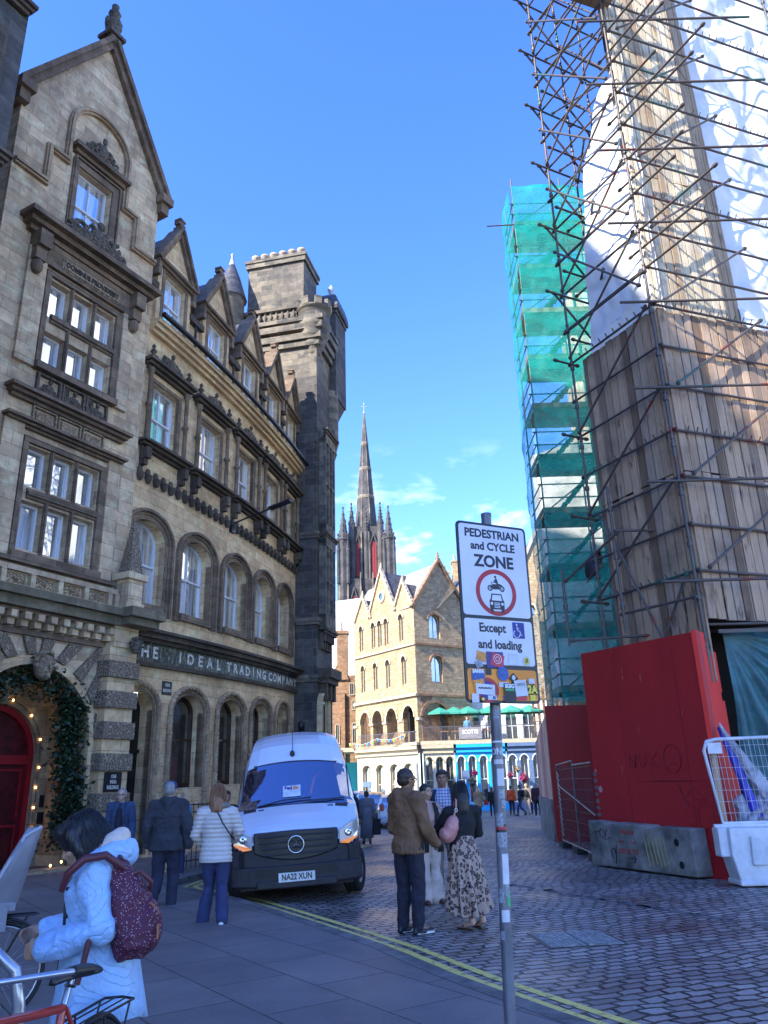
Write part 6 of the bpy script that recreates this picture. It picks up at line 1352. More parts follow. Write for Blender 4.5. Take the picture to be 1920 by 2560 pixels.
stk(-.235,2.145,.055,.06,'wht',0,.019); stk(-.175,2.14,.04,.04,'blk',0,.019,True); stk(-.175,2.14,.026,.02,'yel',0,.0202,True); stk(-.1,2.15,.07,.03,'wht',.05,.019); stk(-.085,2.15,.02,.02,'blu',0,.0202)
stk(.0,2.315,.095,.1,'blu',0,.02,True); stk(-.0,2.24,.075,.035,'wht',0,.019); stk(.085,2.285,.055,.055,'blk',.785,.021); stk(.085,2.29,.03,.034,'wht',0,.0222,True); stk(.045,2.185,.095,.13,'blk',0,.0215); tx('SGIG',2.23,.038,.045,FRAME,bold=.002,d=.0228); stk(.045,2.205,.07,.012,'grn',0,.0228)
stk(.14,2.22,.1,.11,'wht',.1,.022); stk(.14,2.245,.07,.02,'gry',.1,.0232); stk(.235,2.27,.05,.035,'wht',.05,.02); stk(.14,2.15,.09,.025,'red',0,.02); stk(.01,2.15,.04,.03,'blu',0,.019)
tx('2A',2.21,.075,.235,cols_['blk'],bold=.011,d=.02); tx('2A',2.21,.075,.235,cols_['yel'],bold=.004,d=.0222); stk(.235,2.155,.045,.04,'yel',0,.02)
# stickers and scraps round the post
def pst(z,h,a0,a1,col,rad=.0388,name='post_sticker'):
    mb=MB(); n=6; vs=[]
    for zz in (z,z+h):
        for k in range(n+1): a=R_(a0+(a1-a0)*k/n); vs.append((.684+.026*zz+rad*sin(a),5.57-rad*cos(a),zz))
    mb.add(vs,[(k,k+1,n+2+k,n+1+k) for k in range(n)],True); return under(mb.build(name,cols_[col]),SGN)
for z,h,a0,a1,c_ in ((2.02,.09,-35,30,'gry'),(1.86,.012,-60,60,'wht'),(1.72,.03,-50,62,'wht'),(1.58,.11,-20,70,'wht'),(1.5,.06,-10,60,'gry'),(1.44,.05,10,70,'gry'),(1.32,.09,-60,20,'gry'),(1.29,.05,-60,72,'blk'),(1.2,.09,-50,60,'gry'),(.98,.18,-10,75,'wht'),(.9,.08,10,65,'gry'),(.87,.08,-70,-5,'gry'),(.85,.09,25,85,'grn'),(.76,.07,-40,40,'wht'),(.66,.05,-70,-20,'gry')): pst(z,h,a0,a1,c_)
def pmap(z): return lambda x,y,zz:(.684+.026*z+(.0392+zz*.2)*sin(x/.039),5.57-(.0392+zz*.2)*cos(x/.039),z+y)
under(put_text('post_lettering','ONE',.06,pmap(1.80),cols_['wht'],None,sx=.85,bold=.002,extr=.001),SGN); under(put_text('post_lettering','RANGERS',.026,pmap(1.315),cols_['red'],None,sx=.85,bold=.0015,extr=.002),SGN) if 0 else under(put_text('post_lettering','DIVIDES' if 0 else 'OWNERS',.026,pmap(1.315),cols_['red'],None,sx=.85,bold=.0015,extr=.002),SGN)
# ================================================================ white van
WHITEV,t,b=nt('white_van_paint'); b.inputs['Base Color'].default_value=(.60,.63,.72,1); b.inputs['Roughness'].default_value=.22; b.inputs['Coat Weight'].default_value=.6; b.inputs['Coat Roughness'].default_value=.05
BLKP=M('black_bumper_plastic',(.022,.019,.024),.55,var=.2,scale=8,bump=.3,bscale=200,dist=.001); CHR,t,b=nt('chrome'); b.inputs['Base Color'].default_value=(.7,.7,.72,1); b.inputs['Metallic'].default_value=1; b.inputs['Roughness'].default_value=.15
WSG=glass_mat('windscreen_glass',(.006,.008,.03),.40,.01,None,(.50,.56,.78,1)); LAMPG=glass_mat('headlamp_glass',(.38,.37,.34),.35,.08); RUBB=M('tyre_rubber',(.012,.012,.013),.75,bump=.3,bscale=60)
AMB,t,b=nt('amber_indicator'); b.inputs['Base Color'].default_value=(.7,.22,.03,1); b.inputs['Emission Color'].default_value=(1,.25,.02,1); b.inputs['Emission Strength'].default_value=.12; b.inputs['Roughness'].default_value=.2
VAN=empty('delivery_van',(-1.44,12.75,0),'large white delivery van with black grille and bumper parked facing the camera','van')
VAN.rotation_euler=(0,R_(-2.6),R_(5.5)); VAN.location.z=-.03
def VP(name,mb,mat,**k): return mb.build(name,mat,VAN,**k)
def ztop(y):
    P=[(0,.86),(.04,.93),(.10,1.02),(.22,1.10),(.45,1.21),(.78,1.34),(.80,1.35),(1.52,2.02),(1.62,2.14),(1.85,2.34),(2.2,2.50),(2.7,2.6),(3.4,2.64),(6.6,2.64),(6.8,2.58)]
    for (a,b_),(c_,d_) in zip(P[:-1],P[1:]):
        if a<=y<=c_: return b_+(d_-b_)*(y-a)/(c_-a)
    return 2.6
def plan(y): return 1.0 if y>.6 else .80+.20*math.sqrt(max(0,1-((.6-y)/.6)**2))
def wz(z): return 1.0 if z<1.25 else 1.0-.22*((z-1.25)/1.35)
ys_=[0,.03,.07,.12,.2,.32,.46,.6,.72,.79]+[.86+.074*k for k in range(9)]+[1.53,1.6,1.7,1.85,2.05,2.3,2.7,3.2,4,5,6,6.6,6.8]
nj=22; ring_=[]
for y in ys_:
    zt=ztop(y); W=1.0*plan(y); row=[]
    rc=.12 if y<.9 else .22
    for j in range(nj+1):
        u=j/nj*2-1   # -1..1 across the whole inverted U
        a=abs(u)
        if a>.55: q_=(1-a)/.45; z=.36+(zt-rc-.36)*q_; x=W*wz(z)
        elif a>.38: th=(a-.38)/.17*PI/2; z=zt-rc+rc*cos(th); x=W*wz(zt-rc)-rc+rc*sin(th)
        else: x=(W*wz(zt-rc)-rc)*a/.38; z=zt+.05*(1-(a/.38)**2)
        row.append((math.copysign(x,u),y+(.10*(x/1.0)**4 if y<2.4 else 0),z))
    ring_.append(row)
mbs={k:MB() for k in ('body','windscreen','bonnet','bumper')}
for i in range(len(ys_)-1):
    for j in range(nj):
        a,b_,c_,d_=ring_[i][j],ring_[i][j+1],ring_[i+1][j+1],ring_[i+1][j]; cz=(a[2]+b_[2]+c_[2]+d_[2])/4; cy=(ys_[i]+ys_[i+1])/2; u=abs((j+.5)/nj*2-1)
        k='body'
        if .80<=cy<=1.53 and u<.47: k='windscreen'
        elif cy<.8 and u<.47: k='bonnet'
        elif cy<.75 and cz<.84: k='bumper'
        mbs[k].add([a,b_,c_,d_],[(0,1,2,3)],True)
mbs['body'].add(ring_[-1],[tuple(range(nj+1))])
for k,mt in (('body',WHITEV),('windscreen',WSG),('bonnet',WHITEV)):
    o=VP(k,mbs[k],mt)
VP('bumper',mbs['bumper'],BLKP)
def fx(y0,pts,th,name,mat,bev=0.):
    mb=MB(); P=pts; n=len(P); yy=lambda x,e: y0+.16*(abs(x)/1.0)**3+e
    mb.add([(x,yy(x,0),z) for x,z in P]+[(x,yy(x,th),z) for x,z in P],[tuple(range(n)),tuple(range(n,2*n))[::-1]]+[(i,(i+1)%n,n+(i+1)%n,n+i) for i in range(n)]); return VP(name,mb,mat,bevel=bev)
def fxs(y0,x0,x1,z0f,z1f,th,name,mat,n=20,bev=0.,curve=.16):
    # strip across the front following the plan curve
    mb=MB(); vs=[];fs=[]
    for i in range(n+1):
        x=x0+(x1-x0)*i/n; y=y0+curve*abs(x)**3; za,zb=z0f(x),z1f(x); vs+=[(x,y,za),(x,y,zb),(x,y+th,zb),(x,y+th,za)]
    for i in range(n):
        for k in range(4): fs.append((4*i+k,4*i+(k+1)%4,4*i+4+(k+1)%4,4*i+4+k))
    fs+=[(0,1,2,3),(4*n,4*n+3,4*n+2,4*n+1)]; mb.add(vs,fs); return VP(name,mb,mat,bevel=bev)
fxs(-.06,-.99,.99,lambda x:.24+.05*abs(x),lambda x:.56,.35,'bumper',BLKP,bev=.03); fxs(-.01,-.985,.985,lambda x:.52,lambda x:.88 if abs(x)<.62 else .80,.3,'bumper',BLKP,bev=.03)
fxs(-.085,-.6,.6,lambda x:.25,lambda x:.36,.2,'bumper_lip',BLKP,bev=.02)
fxs(-.075,-.62,.62,lambda x:.42,lambda x:.54,.1,'lower_grille',M('grille_void',(.006,.006,.007),.5))
fxs(-.03,-.64,.64,lambda x:.62+.12*(abs(x)/.64)**2,lambda x:1.04-.02*abs(x),.14,'grille',M('grille_black',(.014,.014,.016),.35),bev=.02)
for k in range(4): z=.70+.085*k; fxs(-.055,-.58+.05*(3-k)*.5,.58-.05*(3-k)*.5,lambda x,z=z:z,lambda x,z=z:z+.03,.05,'grille_bar',BLKP,bev=.008)
mb=MB(); cz=.84; ey=-.075
mb.path([(.118*cos(2*PI*k/36),ey,cz+.118*sin(2*PI*k/36)) for k in range(36)],.010,6,closed=True)
for a in (PI/2,PI/2+2*PI/3,PI/2-2*PI/3): mb.add([(.108*cos(a),ey-.004,cz+.108*sin(a)),(.02*cos(a+1.05),ey-.0,cz+.02*sin(a+1.05)),(.02*cos(a-1.05),ey-.0,cz+.02*sin(a-1.05)),(0,ey-.022,cz)],[(0,1,3),(0,3,2)])
VP('star_badge',mb,CHR)
for sg in (-1,1):
    P=[(sg*.66,.80),(sg*.655,.99),(sg*.80,1.07),(sg*.965,1.14),(sg*.975,.98),(sg*.93,.87),(sg*.8,.79)]
    if sg<0: P=P[::-1]
    fx(-.045,P,.24,'headlight',LAMPG,.01)
    fx(-.052,[(sg*.68,.80),(sg*.70,.835),(sg*.95,.895),(sg*.93,.865),(sg*.8,.79)][::sg],.1,'indicator',AMB)
    mb=MB(); mb.lathe([(.06,0),(.055,-.01),(.02,-.006),(.001,-.004)],(sg*.80,.028,.95),16,'y'); VP('lamp_reflector',mb,CHR)
    mb=MB(); 
    P=[]
    for i in range(9):
        x=sg*(.42+.42*i/8); P.append(x)
    for i in range(8):
        a,b_=P[i],P[i+1]; zz=lambda x,y: ztop(y)+.05*(1-min(1,abs(x)/.88)**2)+.006
        mb.add([(a,.66+.05*abs(a),zz(a,.66)),(b_,.66+.05*abs(b_),zz(b_,.66)),(b_,.76+.05*abs(b_),zz(b_,.76)),(a,.76+.05*abs(a),zz(a,.76))],[(0,1,2,3)])
    VP('bonnet_vent',mb,BLKP)
fxs(-.098,-.27,.27,lambda x:.335,lambda x:.46,.02,'number_plate',M('plate_white',(.68,.68,.66),.35,bump=0))
o=put_text('plate_lettering','NA22 XUN',.115,lambda x,y,z:(x,-.100-z*.3,.397+y),SB,None,sx=.80,bold=.003,extr=.002); o.parent=VAN
mb=MB()
for sg in (-1,1):
    mb.path([(sg*(.93-.02*k),.62-.06*k+.10*(.93)**4,ztop(.62-.06*k)-.06+.0*k) for k in range(9)],.006,4); mb.path([wsp0 for wsp0 in [(sg*(.885-.0*k),.80+.09*k+.075,ztop(.80+.09*k)-.035) for k in range(9)]],.012,5)
mb.path([(x,.785+.1*abs(x)**4,ztop(.785)+.05*(1-min(1,abs(x)/.75)**2)+.002) for x in [-.86+.086*k for k in range(21)]],.012,5)
mb.path([(x,1.535+.1*abs(x)**4,ztop(1.535)+.05*(1-min(1,abs(x)/.65)**2)+.0) for x in [-.72+.072*k for k in range(21)]],.012,5)
for sg in (-1,1): mb.path([(sg*.995,1.05,.45),(sg*.995,1.05,1.2),(sg*.93,1.3,1.75),(sg*.85,1.75,2.2),(sg*.86,2.2,2.25),(sg*.99,2.25,1.2),(sg*.995,2.25,.45)],.006,4)
VP('panel_gaps',mb,BLKP)
# number plate stands proud of the bumper, wipers, card in the windscreen, aerial camera
def wsp(x,h,e=0.): y=.80+.72*h; return (x,y+.1*abs(x)**4-e*.68,ztop(y)+.05*(1-min(1,abs(x)/.62)**2)+e*.72)
mb=MB(); mb.path([wsp(-.62,.03,.03),wsp(-.2,.07,.035),wsp(.25,.10,.03)],.012,5); mb.path([wsp(.1,.02,.03),wsp(.5,.06,.035),wsp(.8,.10,.03)],.012,5); VP('wiper',mb,BLKP)
CARD=M('white_card',(.62,.66,.72),.6,bump=0); mb=MB(); mb.add([wsp(-.21,.16,.012),wsp(.08,.16,.012),wsp(.08,.42,.012),wsp(-.21,.42,.012)],[(0,1,2,3)]); VP('windscreen_card',mb,CARD)
mb_=lambda x,y,z: wsp(-.065+x,.345+y/.98,.018+z)
o=put_text('card_lettering','Fed',.105,lambda x,y,z: wsp(-.125+x,.355+y/.98,.018+z*.3),M('card_purple',(.05,.02,.22),.5,bump=0),None,sx=.8,bold=.004,extr=.001); o.parent=VAN
o=put_text('card_lettering','Ex',.105,lambda x,y,z: wsp(.0+x,.355+y/.98,.018+z*.3),M('card_orange',(.85,.2,.02),.5,bump=0),None,sx=.8,bold=.004,extr=.001); o.parent=VAN
mb=MB(); mb.ell((-.05,1.60,2.22),.045,.03,.055,10,8); mb.tube((-.05,1.62,2.25),(-.04,2.0,2.66),.006,5); VP('aerial',mb,BLKP)
REDI=M('red_patch_coat',(.25,.005,.01),.6,bump=0); mb=MB(); mb.add([wsp(.22,.2,.004),wsp(.6,.2,.004),wsp(.56,.55,.004),wsp(.42,.74,.004),wsp(.3,.6,.004)],[(0,1,2,3,4)]); VP('red_windscreen_patch',mb,glass_mat('red_patch_glass',(.20,.004,.02),.3,.02))  # red patch laid just over the windscreen glass
def wheel(x,y,steer,name='wheel',r=.345,root=VAN):
    W=bpy.data.objects.new(name,None); link(W); W.parent=root; W.location=(x,y,r); W.rotation_euler=(0,0,steer)
    mb=MB(); prof=[(r*.62,-.11),(r*.9,-.12),(r*.985,-.10),(r,-.07),(r,-.045),(r*.985,-.04),(r*.985,-.03),(r,-.025),(r,.025),(r*.985,.03),(r*.985,.04),(r,.045),(r,.07),(r*.985,.10),(r*.9,.12),(r*.62,.11)]
    mb.lathe(prof,(0,0,0),32,'x'); mb.build('tyre',RUBB,W)
    mb=MB(); mb.lathe([(.001,-.04),(.08,-.05),(r*.6,-.06),(r*.64,-.1)],(0,0,0),20,'x'); mb.lathe([(.001,.04),(.08,.05),(r*.6,.06),(r*.64,.1)],(0,0,0),20,'x'); mb.build('rim',M('steel_rim',(.25,.25,.26),.4,metal=.7) if 'steel_rim' not in bpy.data.materials else bpy.data.materials['steel_rim'],W); return W
for sg in (-1,1): wheel(sg*.90,.98,R_(-17)); wheel(sg*.88,4.9,0)
mb=MB(); mb.box(-.85,.85,.25,6.3,.22,.5); VP('underbody',mb,BLKP)
for sg in (-1,1):
    mb=MB(); mb.lathe([(.44,-.02),(.47,0),(.47,.14),(.40,.14),(.40,-.02)],(sg*.93 if sg<0 else sg*.93-.1,.98,.36),20,'x',a0=-.3,a1=PI+.3); VP('wheel_arch',mb,BLKP)
# ================================================================ parked cars
def car(name,x,y,rz,paint,label,sc=1.,L=4.1,W=.86,H=1.5,root=None,cat='car'):
    C=empty(name,(x,y,gz(x,y)),label,cat,'cars parked along the left kerb',rz); C.scale=(sc,)*3
    def zt(v):
        P=[(0,.55),(.03,.9),(.12,1.0),(.22,1.18),(.55,1.42),(1.2,1.5),(2.3,1.47),(3.0,1.05),(3.9,.85),(4.08,.6),(4.1,.5)]
        P=[(a*L/4.1,b_*H/1.5) for a,b_ in P]
        for (a,b_),(c_,d_) in zip(P[:-1],P[1:]):
            if a<=v<=c_: return b_+(d_-b_)*(v-a)/(c_-a)
        return .5
    yy=[0,.03,.08,.14,.22,.34,.5,.8,1.2,1.7,2.2,2.6,3.0,3.4,3.8,4.0,4.1]; yy=[a*L/4.1 for a in yy]; rows=[]
    for v in yy:
        z1=zt(v); w_=W*(1-.12*max(0,1-v/.35)**2-.15*max(0,1-(L-v)/.5)**2); row=[]
        for j in range(19):
            u=j/9-1; a=abs(u)
            if a>.6: q_=(1-a)/.4; z=.25+(min(z1,.95)-.25)*q_; xx=w_*(1-.04*(1-q_))
            elif a>.35: q_=(.6-a)/.25; z=min(z1,.95)+(max(z1-.05,min(z1,.95))-min(z1,.95))*q_; xx=w_-(w_*.24)*q_*(1 if z1>1 else .5)
            else: z=z1-.04*(a/.35)**2; xx=w_*.78*(a/.35) if z1>1 else w_*.9*(a/.35)
            row.append((math.copysign(xx,u),v,z))
        rows.append(row)
    B=MB();Gl=MB()
    for i in range(len(yy)-1):
        for j in range(18):
            q_=[rows[i][j],rows[i][j+1],rows[i+1][j+1],rows[i+1][j]]; u=abs((j+.5)/9-1); cz=sum(p[2] for p in q_)/4; cy=sum(p[1] for p in q_)/4
            g_=(cz>.98*H/1.5 and ((.36<u<.6 and .5<cy<3.0) or (cy<.5 and u<.5) or (2.35<cy<3.05 and u<.5)))
            (Gl if g_ else B).add(q_,[(0,1,2,3)],True)
    B.add(rows[0],[tuple(range(19))]); B.build('body',paint,C); Gl.build('windows',GLASSF,C)
    for sg in (-1,1):
        mb=MB(); mb.box(sg*W*.66,sg*W*.9,-.03,.12,.78*H/1.5,1.08*H/1.5); mb.build('tail_light',M('tail_light_red',(.5,.01,.01),.25,bump=0) if 'tail_light_red' not in bpy.data.materials else bpy.data.materials['tail_light_red'],C,bevel=.02)
        for v in (.75,L-.85): wheel(sg*(W-.1),v,0,r=.31,root=C)
    mb=MB(); mb.box(-.26,.26,-.025,-.01,.55,.66); mb.build('number_plate',bpy.data.materials['bunting_yellow'],C); mb=MB(); mb.box(-W*.9,W*.9,-.05,.15,.28,.5); mb.build('bumper',paint,C,bevel=.04)
    return C
PBL=M('pale_blue_car_paint',(.34,.40,.55),.25,coat=.8,var=.03,bump=0); PGR=M('dark_grey_car_paint',(.07,.06,.07),.25,coat=.8,var=.05,bump=0); PWH=M('white_car_paint',(.6,.62,.66),.25,coat=.8,var=.03,bump=0)
car('parked_car',.15,35.5,.04,PBL,'pale blue hatchback parked behind the man in the brown hooded jacket',.92)
car('parked_car',-.95,39.5,.06,PGR,'dark car with roof rails parked ahead of the pale blue hatchback')
car('parked_car',-1.9,49,.1,PWH,'white car furthest up the left kerb, beyond the dark one',1.,H=1.6)
# ================================================================ bicycles and stand
STEEL=M('brushed_steel_tube',(.45,.46,.50),.28,metal=.85,var=.1,bump=.1); BK=M('black_bike_parts',(.014,.014,.016),.4,var=.2); RDB=M('red_bike_paint',(.38,.03,.02),.3,var=.1,coat=.6,bump=0)
def bicycle(name,f,r,label,paint,saddle_z=.93,grip=1.02,rack=True,light=False):
    f=Vector((*f,0));r=Vector((*r,0)); C=empty(name,(f+r)/2,label,'bicycle','bicycles parked at the metal stands'); u=(f-r).normalized(); s_=Vector((-u.y,u.x,0)); L=(f-r).length; z=Vector((0,0,1)); R=.335
    P=lambda a,h,w_=0.: r+u*a*L/1.06+z*h+s_*w_
    def wh(c):
        W=bpy.data.objects.new('wheel',None); link(W); W.parent=C; W.matrix_parent_inverse=parent_mat(C).inverted()
        mb=MB(); mb.path([c+(u*cos(a)+z*sin(a))*R for a in [2*PI*k/40 for k in range(40)]],.018,8,closed=True); o=mb.build('tyre',RUBB,W)
        mb=MB(); mb.path([c+(u*cos(a)+z*sin(a))*(R-.022) for a in [2*PI*k/40 for k in range(40)]],.010,6,closed=True); mb.build('rim',STEEL,W)
        mb=MB()
        for k in range(24): a=2*PI*k/24; mb.tube(c+s_*(.025 if k%2 else -.025)+(u*cos(a+.3)+z*sin(a+.3))*.02,c+(u*cos(a)+z*sin(a))*(R-.03),.0014,3,cap=False)
        mb.tube(c-s_*.04,c+s_*.04,.02,8); mb.build('spokes',STEEL,W)
        for o_ in W.children: pass
    wh(P(0,R)); wh(P(1.06,R))
    bb=P(.42,.28); st=P(.28,.80); hd=P(.85,.92); hb=P(.90,.70)
    mb=MB()
    for a,b_,r_ in ((bb,st,.017),(hb,bb,.02),(hd+(hb-hd)*.2,st,.017),(hd+z*.06-u*.01,hb,.021)): mb.tube(a,b_,r_,10)
    for sg in (-1,1): mb.path([bb+s_*.03*sg,P(.2,.32,.06*sg),P(0,R,.065*sg)],.010,6); mb.path([st+s_*.015*sg,P(.12,.52,.055*sg),P(0,R,.065*sg)],.009,6)
    under(mb.build('frame',paint),C)
    mb=MB()
    for sg in (-1,1): mb.path([hb+s_*.05*sg,P(.97,.45,.05*sg),P(1.06,R,.05*sg)],.012,6)
    mb.tube(hb-s_*.05,hb+s_*.05,.016,6); under(mb.build('fork',paint),C)
    top=P(.80,grip); mb=MB(); mb.tube(hd,top,.013,8); mb.tube(top,P(.86,grip+.01),.016,8); mb.path([P(.60,grip+.0,-.27),P(.76,grip+.02,-.24),P(.86,grip+.01,-.06),P(.86,grip+.01,.06),P(.76,grip+.02,.24),P(.60,grip,.27)],.0115,8); under(mb.build('handlebar',STEEL),C)
    mb=MB(); mb.tube(P(.60,grip,-.27),P(.70,grip+.012,-.255),.018,8); mb.tube(P(.60,grip,.27),P(.70,grip+.012,.255),.018,8); mb.tube(P(.74,grip-.02,-.25),P(.62,grip-.05,-.22),.006,5); mb.tube(P(.74,grip-.02,.25),P(.62,grip-.05,.22),.006,5); under(mb.build('grips',BK),C)
    sp=P(.24,saddle_z-.04); mb=MB(); mb.tube(st,sp,.0135,8); under(mb.build('seat_post',STEEL),C)
    mb=MB(); vs=[];prof=[(-.13,.075),(-.10,.085),(-.04,.07),(.02,.04),(.08,.024),(.14,.016),(.15,.006)]
    for a,w_ in prof:
        for k in range(9): t=PI*k/8; vs.append(sp+u*a+s_*w_*cos(t)+z*(.01+.035*sin(t)*(1-.3*abs(a)/.15)))
    mb.add(vs,[(i*9+k,i*9+k+1,(i+1)*9+k+1,(i+1)*9+k) for i in range(6) for k in range(8)]+[tuple(range(9))],True); o=under(mb.build('saddle',BK),C); md=o.modifiers.new('s','SOLIDIFY'); md.thickness=.012; o.data.materials[0]=BK
    mb=MB(); mb.lathe([(.09,-.004),(.09,.004)],(0,0,0),20,'y'); 
    mb=MB(); mb.path([bb+s_*.05+(u*cos(a)+z*sin(a))*.085 for a in [2*PI*k/24 for k in range(24)]],.006,5,closed=True)
    for sg,a in ((1,.9),(-1,.9+PI)): e=bb+s_*.07*sg+(u*cos(a)+z*sin(a))*.165; mb.tube(bb+s_*.05*sg,e,.009,6); mb.obox(e+s_*.05*sg,u,s_,z,.045,.04,.012)
    under(mb.build('crank',BK),C)
    mb=MB(); mb.path([P(0,R)+(u*cos(a)+z*sin(a))*(R+.03) for a in [PI*.15+PI*.8*k/16 for k in range(17)]],.012,5); under(mb.build('mudguard',BK),C)
    if rack:
        mb=MB(); zr=.72
        mb.path([P(.2,zr,-.06),P(-.22,zr,-.07),P(-.25,zr,0),P(-.22,zr,.07),P(.2,zr,.06)],.006,6)
        for w_ in (-.025,.025): mb.tube(P(.2,zr,w_),P(-.23,zr,w_),.004,5)
        for sg in (-1,1): mb.tube(P(-.18,zr,.07*sg),P(0,R,.07*sg),.005,5); mb.tube(P(.05,zr,.065*sg),P(0,R,.07*sg),.005,5)
        under(mb.build('rear_rack',BK),C)
    return C,P
bicycle('bicycle',(-1.44,2.78),(-1.30,3.84),'red framed bicycle with black saddle and rack in front of the pale blue jacket',RDB,.93,1.0)
C2,P2=bicycle('bicycle',(-4.1,6.3),(-3.08,6.75),'black bicycle with a grey child seat parked at the left edge',BK,.95,1.02)
CSH=M('grey_child_seat_plastic',(.20,.20,.23),.45,var=.1)
CSEAT=empty('child_seat',P2(-.1,.75),'grey plastic child seat mounted over the rear wheel of the black bicycle','child seat')
ub=Vector((-.915,-.404,0)); sb_=Vector((.404,-.915,0))
def csf(u,v):
    w_=.155+.05*sin(PI*min(1,v*1.15))-.05*max(0,v-.8)/.2; h=.78+.58*v; a=(u*2-1); back=.04+.13*v; p=P2(-.05,h)+sb_*(w_*a)+ub*(-back-.0+.20*abs(a)**2.2*(1.25-.7*v))
    return tuple(p)
cloth('seat_shell',None,csf,12,16,CSH,CSEAT,.015)
mb=MB(); mb.path([Vector(csf(0,0)),Vector(csf(0,.5)),Vector(csf(0.02,.9)),Vector(csf(.3,1)),Vector(csf(.7,1)),Vector(csf(.98,.9)),Vector(csf(1,.5)),Vector(csf(1,0))],.013,6); under(mb.build('rim',M('pale_seat_rim',(.4,.4,.45),.4)),CSEAT)
mb=MB(); 
for sg in (-1,1): mb.obox(P2(.12,.72)+sb_*.13*sg,ub,sb_,(0,0,1),.16,.02,.09); mb.obox(P2(.3,.52)+sb_*.12*sg,ub,sb_,(0,0,1),.04,.03,.16)
mb.obox(P2(.08,.8),ub,sb_,(0,0,1),.17,.14,.03); under(mb.build('seat_base',CSH),CSEAT)
ST=empty('cycle_stand',(-1.62,3.55,0),'shiny steel hoop cycle stand at the bottom left corner','cycle stand')
mb=MB(); a=Vector((-1.54,3.62,0)); b_=Vector((-2.25,3.35,0)); z=Vector((0,0,1)); mb.path([a,a+z*.8,a+z*.93+(b_-a)*.04,a+z*1.0+(b_-a)*.14,b_+z*1.0-(b_-a)*.14,b_+z*.93-(b_-a)*.04,b_+z*.8,b_],.026,12); under(mb.build('hoop',STEEL),ST)
mb=MB(); mb.lathe([(.06,0),(.06,.01),(.03,.015)],tuple(a),12); mb.lathe([(.06,0),(.06,.01),(.03,.015)],tuple(b_),12); under(mb.build('base_plate',STEEL),ST)
ST2=empty('cycle_stand',(-1.75,2.95,0),'second steel hoop stand, cut off by the bottom left of the frame','cycle stand')
mb=MB(); a=Vector((-1.36,3.02,0)); b_=Vector((-2.0,2.55,0)); mb.path([a+z*.0,a+z*.86,a+z*.99+(b_-a)*.08,a+z*1.02+(b_-a)*.25,b_+z*.96,b_],.02,12) ; under(mb.build('hoop',STEEL),ST2)
# ================================================================ people
SKIN=M('skin_light_brown',(.42,.24,.15),.55,var=.06,bump=.05); SKINL=M('skin_fair',(.55,.34,.25),.55,var=.06,bump=.05); SKIND=M('skin_brown',(.28,.14,.08),.55,var=.06,bump=.05)
def hairm(n,c):
    m,t,b=nt(n); tcn=N(t,'ShaderNodeTexCoord'); f,h=noise_fac(t,tcn.outputs['Object'],55.,.3,.7,4,.6,(1,1,.07)); t.links.new(mixc(t,f,tuple(x*.45 for x in c),tuple(min(1,x*1.7) for x in c)),b.inputs['Base Color']); b.inputs['Roughness'].default_value=.42; bumpn(t,b,h,1.,.012); return m
HBLK=hairm('black_hair',(.012,.010,.010)); HGRY=hairm('grey_hair',(.22,.21,.2)); HAUB=hairm('auburn_hair',(.25,.11,.05)); HBLO=hairm('blond_hair',(.45,.28,.12)); HBRN=hairm('dark_brown_hair',(.035,.02,.014))
EYEW=M('eye_white',(.6,.58,.55),.3,bump=0); EYED=M('eye_dark',(.01,.008,.006),.2,bump=0); LIP=M('lips',(.30,.08,.07),.5,bump=0)
def fabric(n,c,rough=.85,fold=.5,var=.12): return M(n,c,rough,var=var,scale=5,bump=fold,bscale=7,dist=.05)
V=Vector
def bake(o,vox,smooth=2,disp=None):
    md=o.modifiers.new('r','REMESH'); md.mode='VOXEL'; md.voxel_size=vox; md.use_smooth_shade=True
    bpy.context.view_layer.update(); me=bpy.data.meshes.new_from_object(o.evaluated_get(bpy.context.evaluated_depsgraph_get())); o.modifiers.clear()
    mats=[m for m in o.data.materials]; old=o.data; o.data=me; bpy.data.meshes.remove(old)
    bm=bmesh.new(); bm.from_mesh(me)
    for _ in range(smooth): bmesh.ops.smooth_vert(bm,verts=bm.verts,factor=.5,use_axis_x=True,use_axis_y=True,use_axis_z=True)
    if disp:
        bm.normal_update()
        for v in bm.verts: v.co+=v.normal*disp(v.co,v.normal)
    bm.normal_update()
    for f in bm.faces: f.smooth=True
    bm.to_mesh(me); bm.free(); me.materials.clear()
    for m in mats: me.materials.append(m)
    return o
def stand(h,hipw=.055,lean=0.):
    k=h
    J={'pelvis':V((0,0,.53*k)),'waist':V((0,.005,.62*k)),'chest':V((0,.0,.73*k)),'upper':V((0,-.01,.80*k)),'neck':V((0,-.012,.845*k)),'head':V((0,.015,.925*k))}
    for n,sg in (('L',-1),('R',1)):
        J['hip'+n]=V((sg*hipw*k,0,.51*k)); J['knee'+n]=V((sg*(hipw+.005)*k,.012,.28*k)); J['ank'+n]=V((sg*(hipw+.008)*k,-.02,.045*k)); J['toe'+n]=V((sg*(hipw+.025)*k,.115,.02*k))
        J['sh'+n]=V((sg*.108*k,-.01,.80*k)); J['elb'+n]=V((sg*.135*k,-.03,.625*k)); J['wr'+n]=V((sg*.145*k,.03,.48*k)); J['fin'+n]=V((sg*.145*k,.05,.385*k))
    return J
def loft(mb,rings,n=16):
    # ring: centre, lateral axis, forward axis, rx, ry
    vs=[]
    for c,a,b,rx,ry in rings:
        for k in range(n): t=2*PI*k/n; vs.append(c+a*rx*cos(t)+b*ry*sin(t))
    m=len(rings); fs=[(i*n+k,i*n+(k+1)%n,(i+1)*n+(k+1)%n,(i+1)*n+k) for i in range(m-1) for k in range(n)]+[tuple(range(n))[::-1],tuple((m-1)*n+k for k in range(n))]
    mb.add(vs,fs)
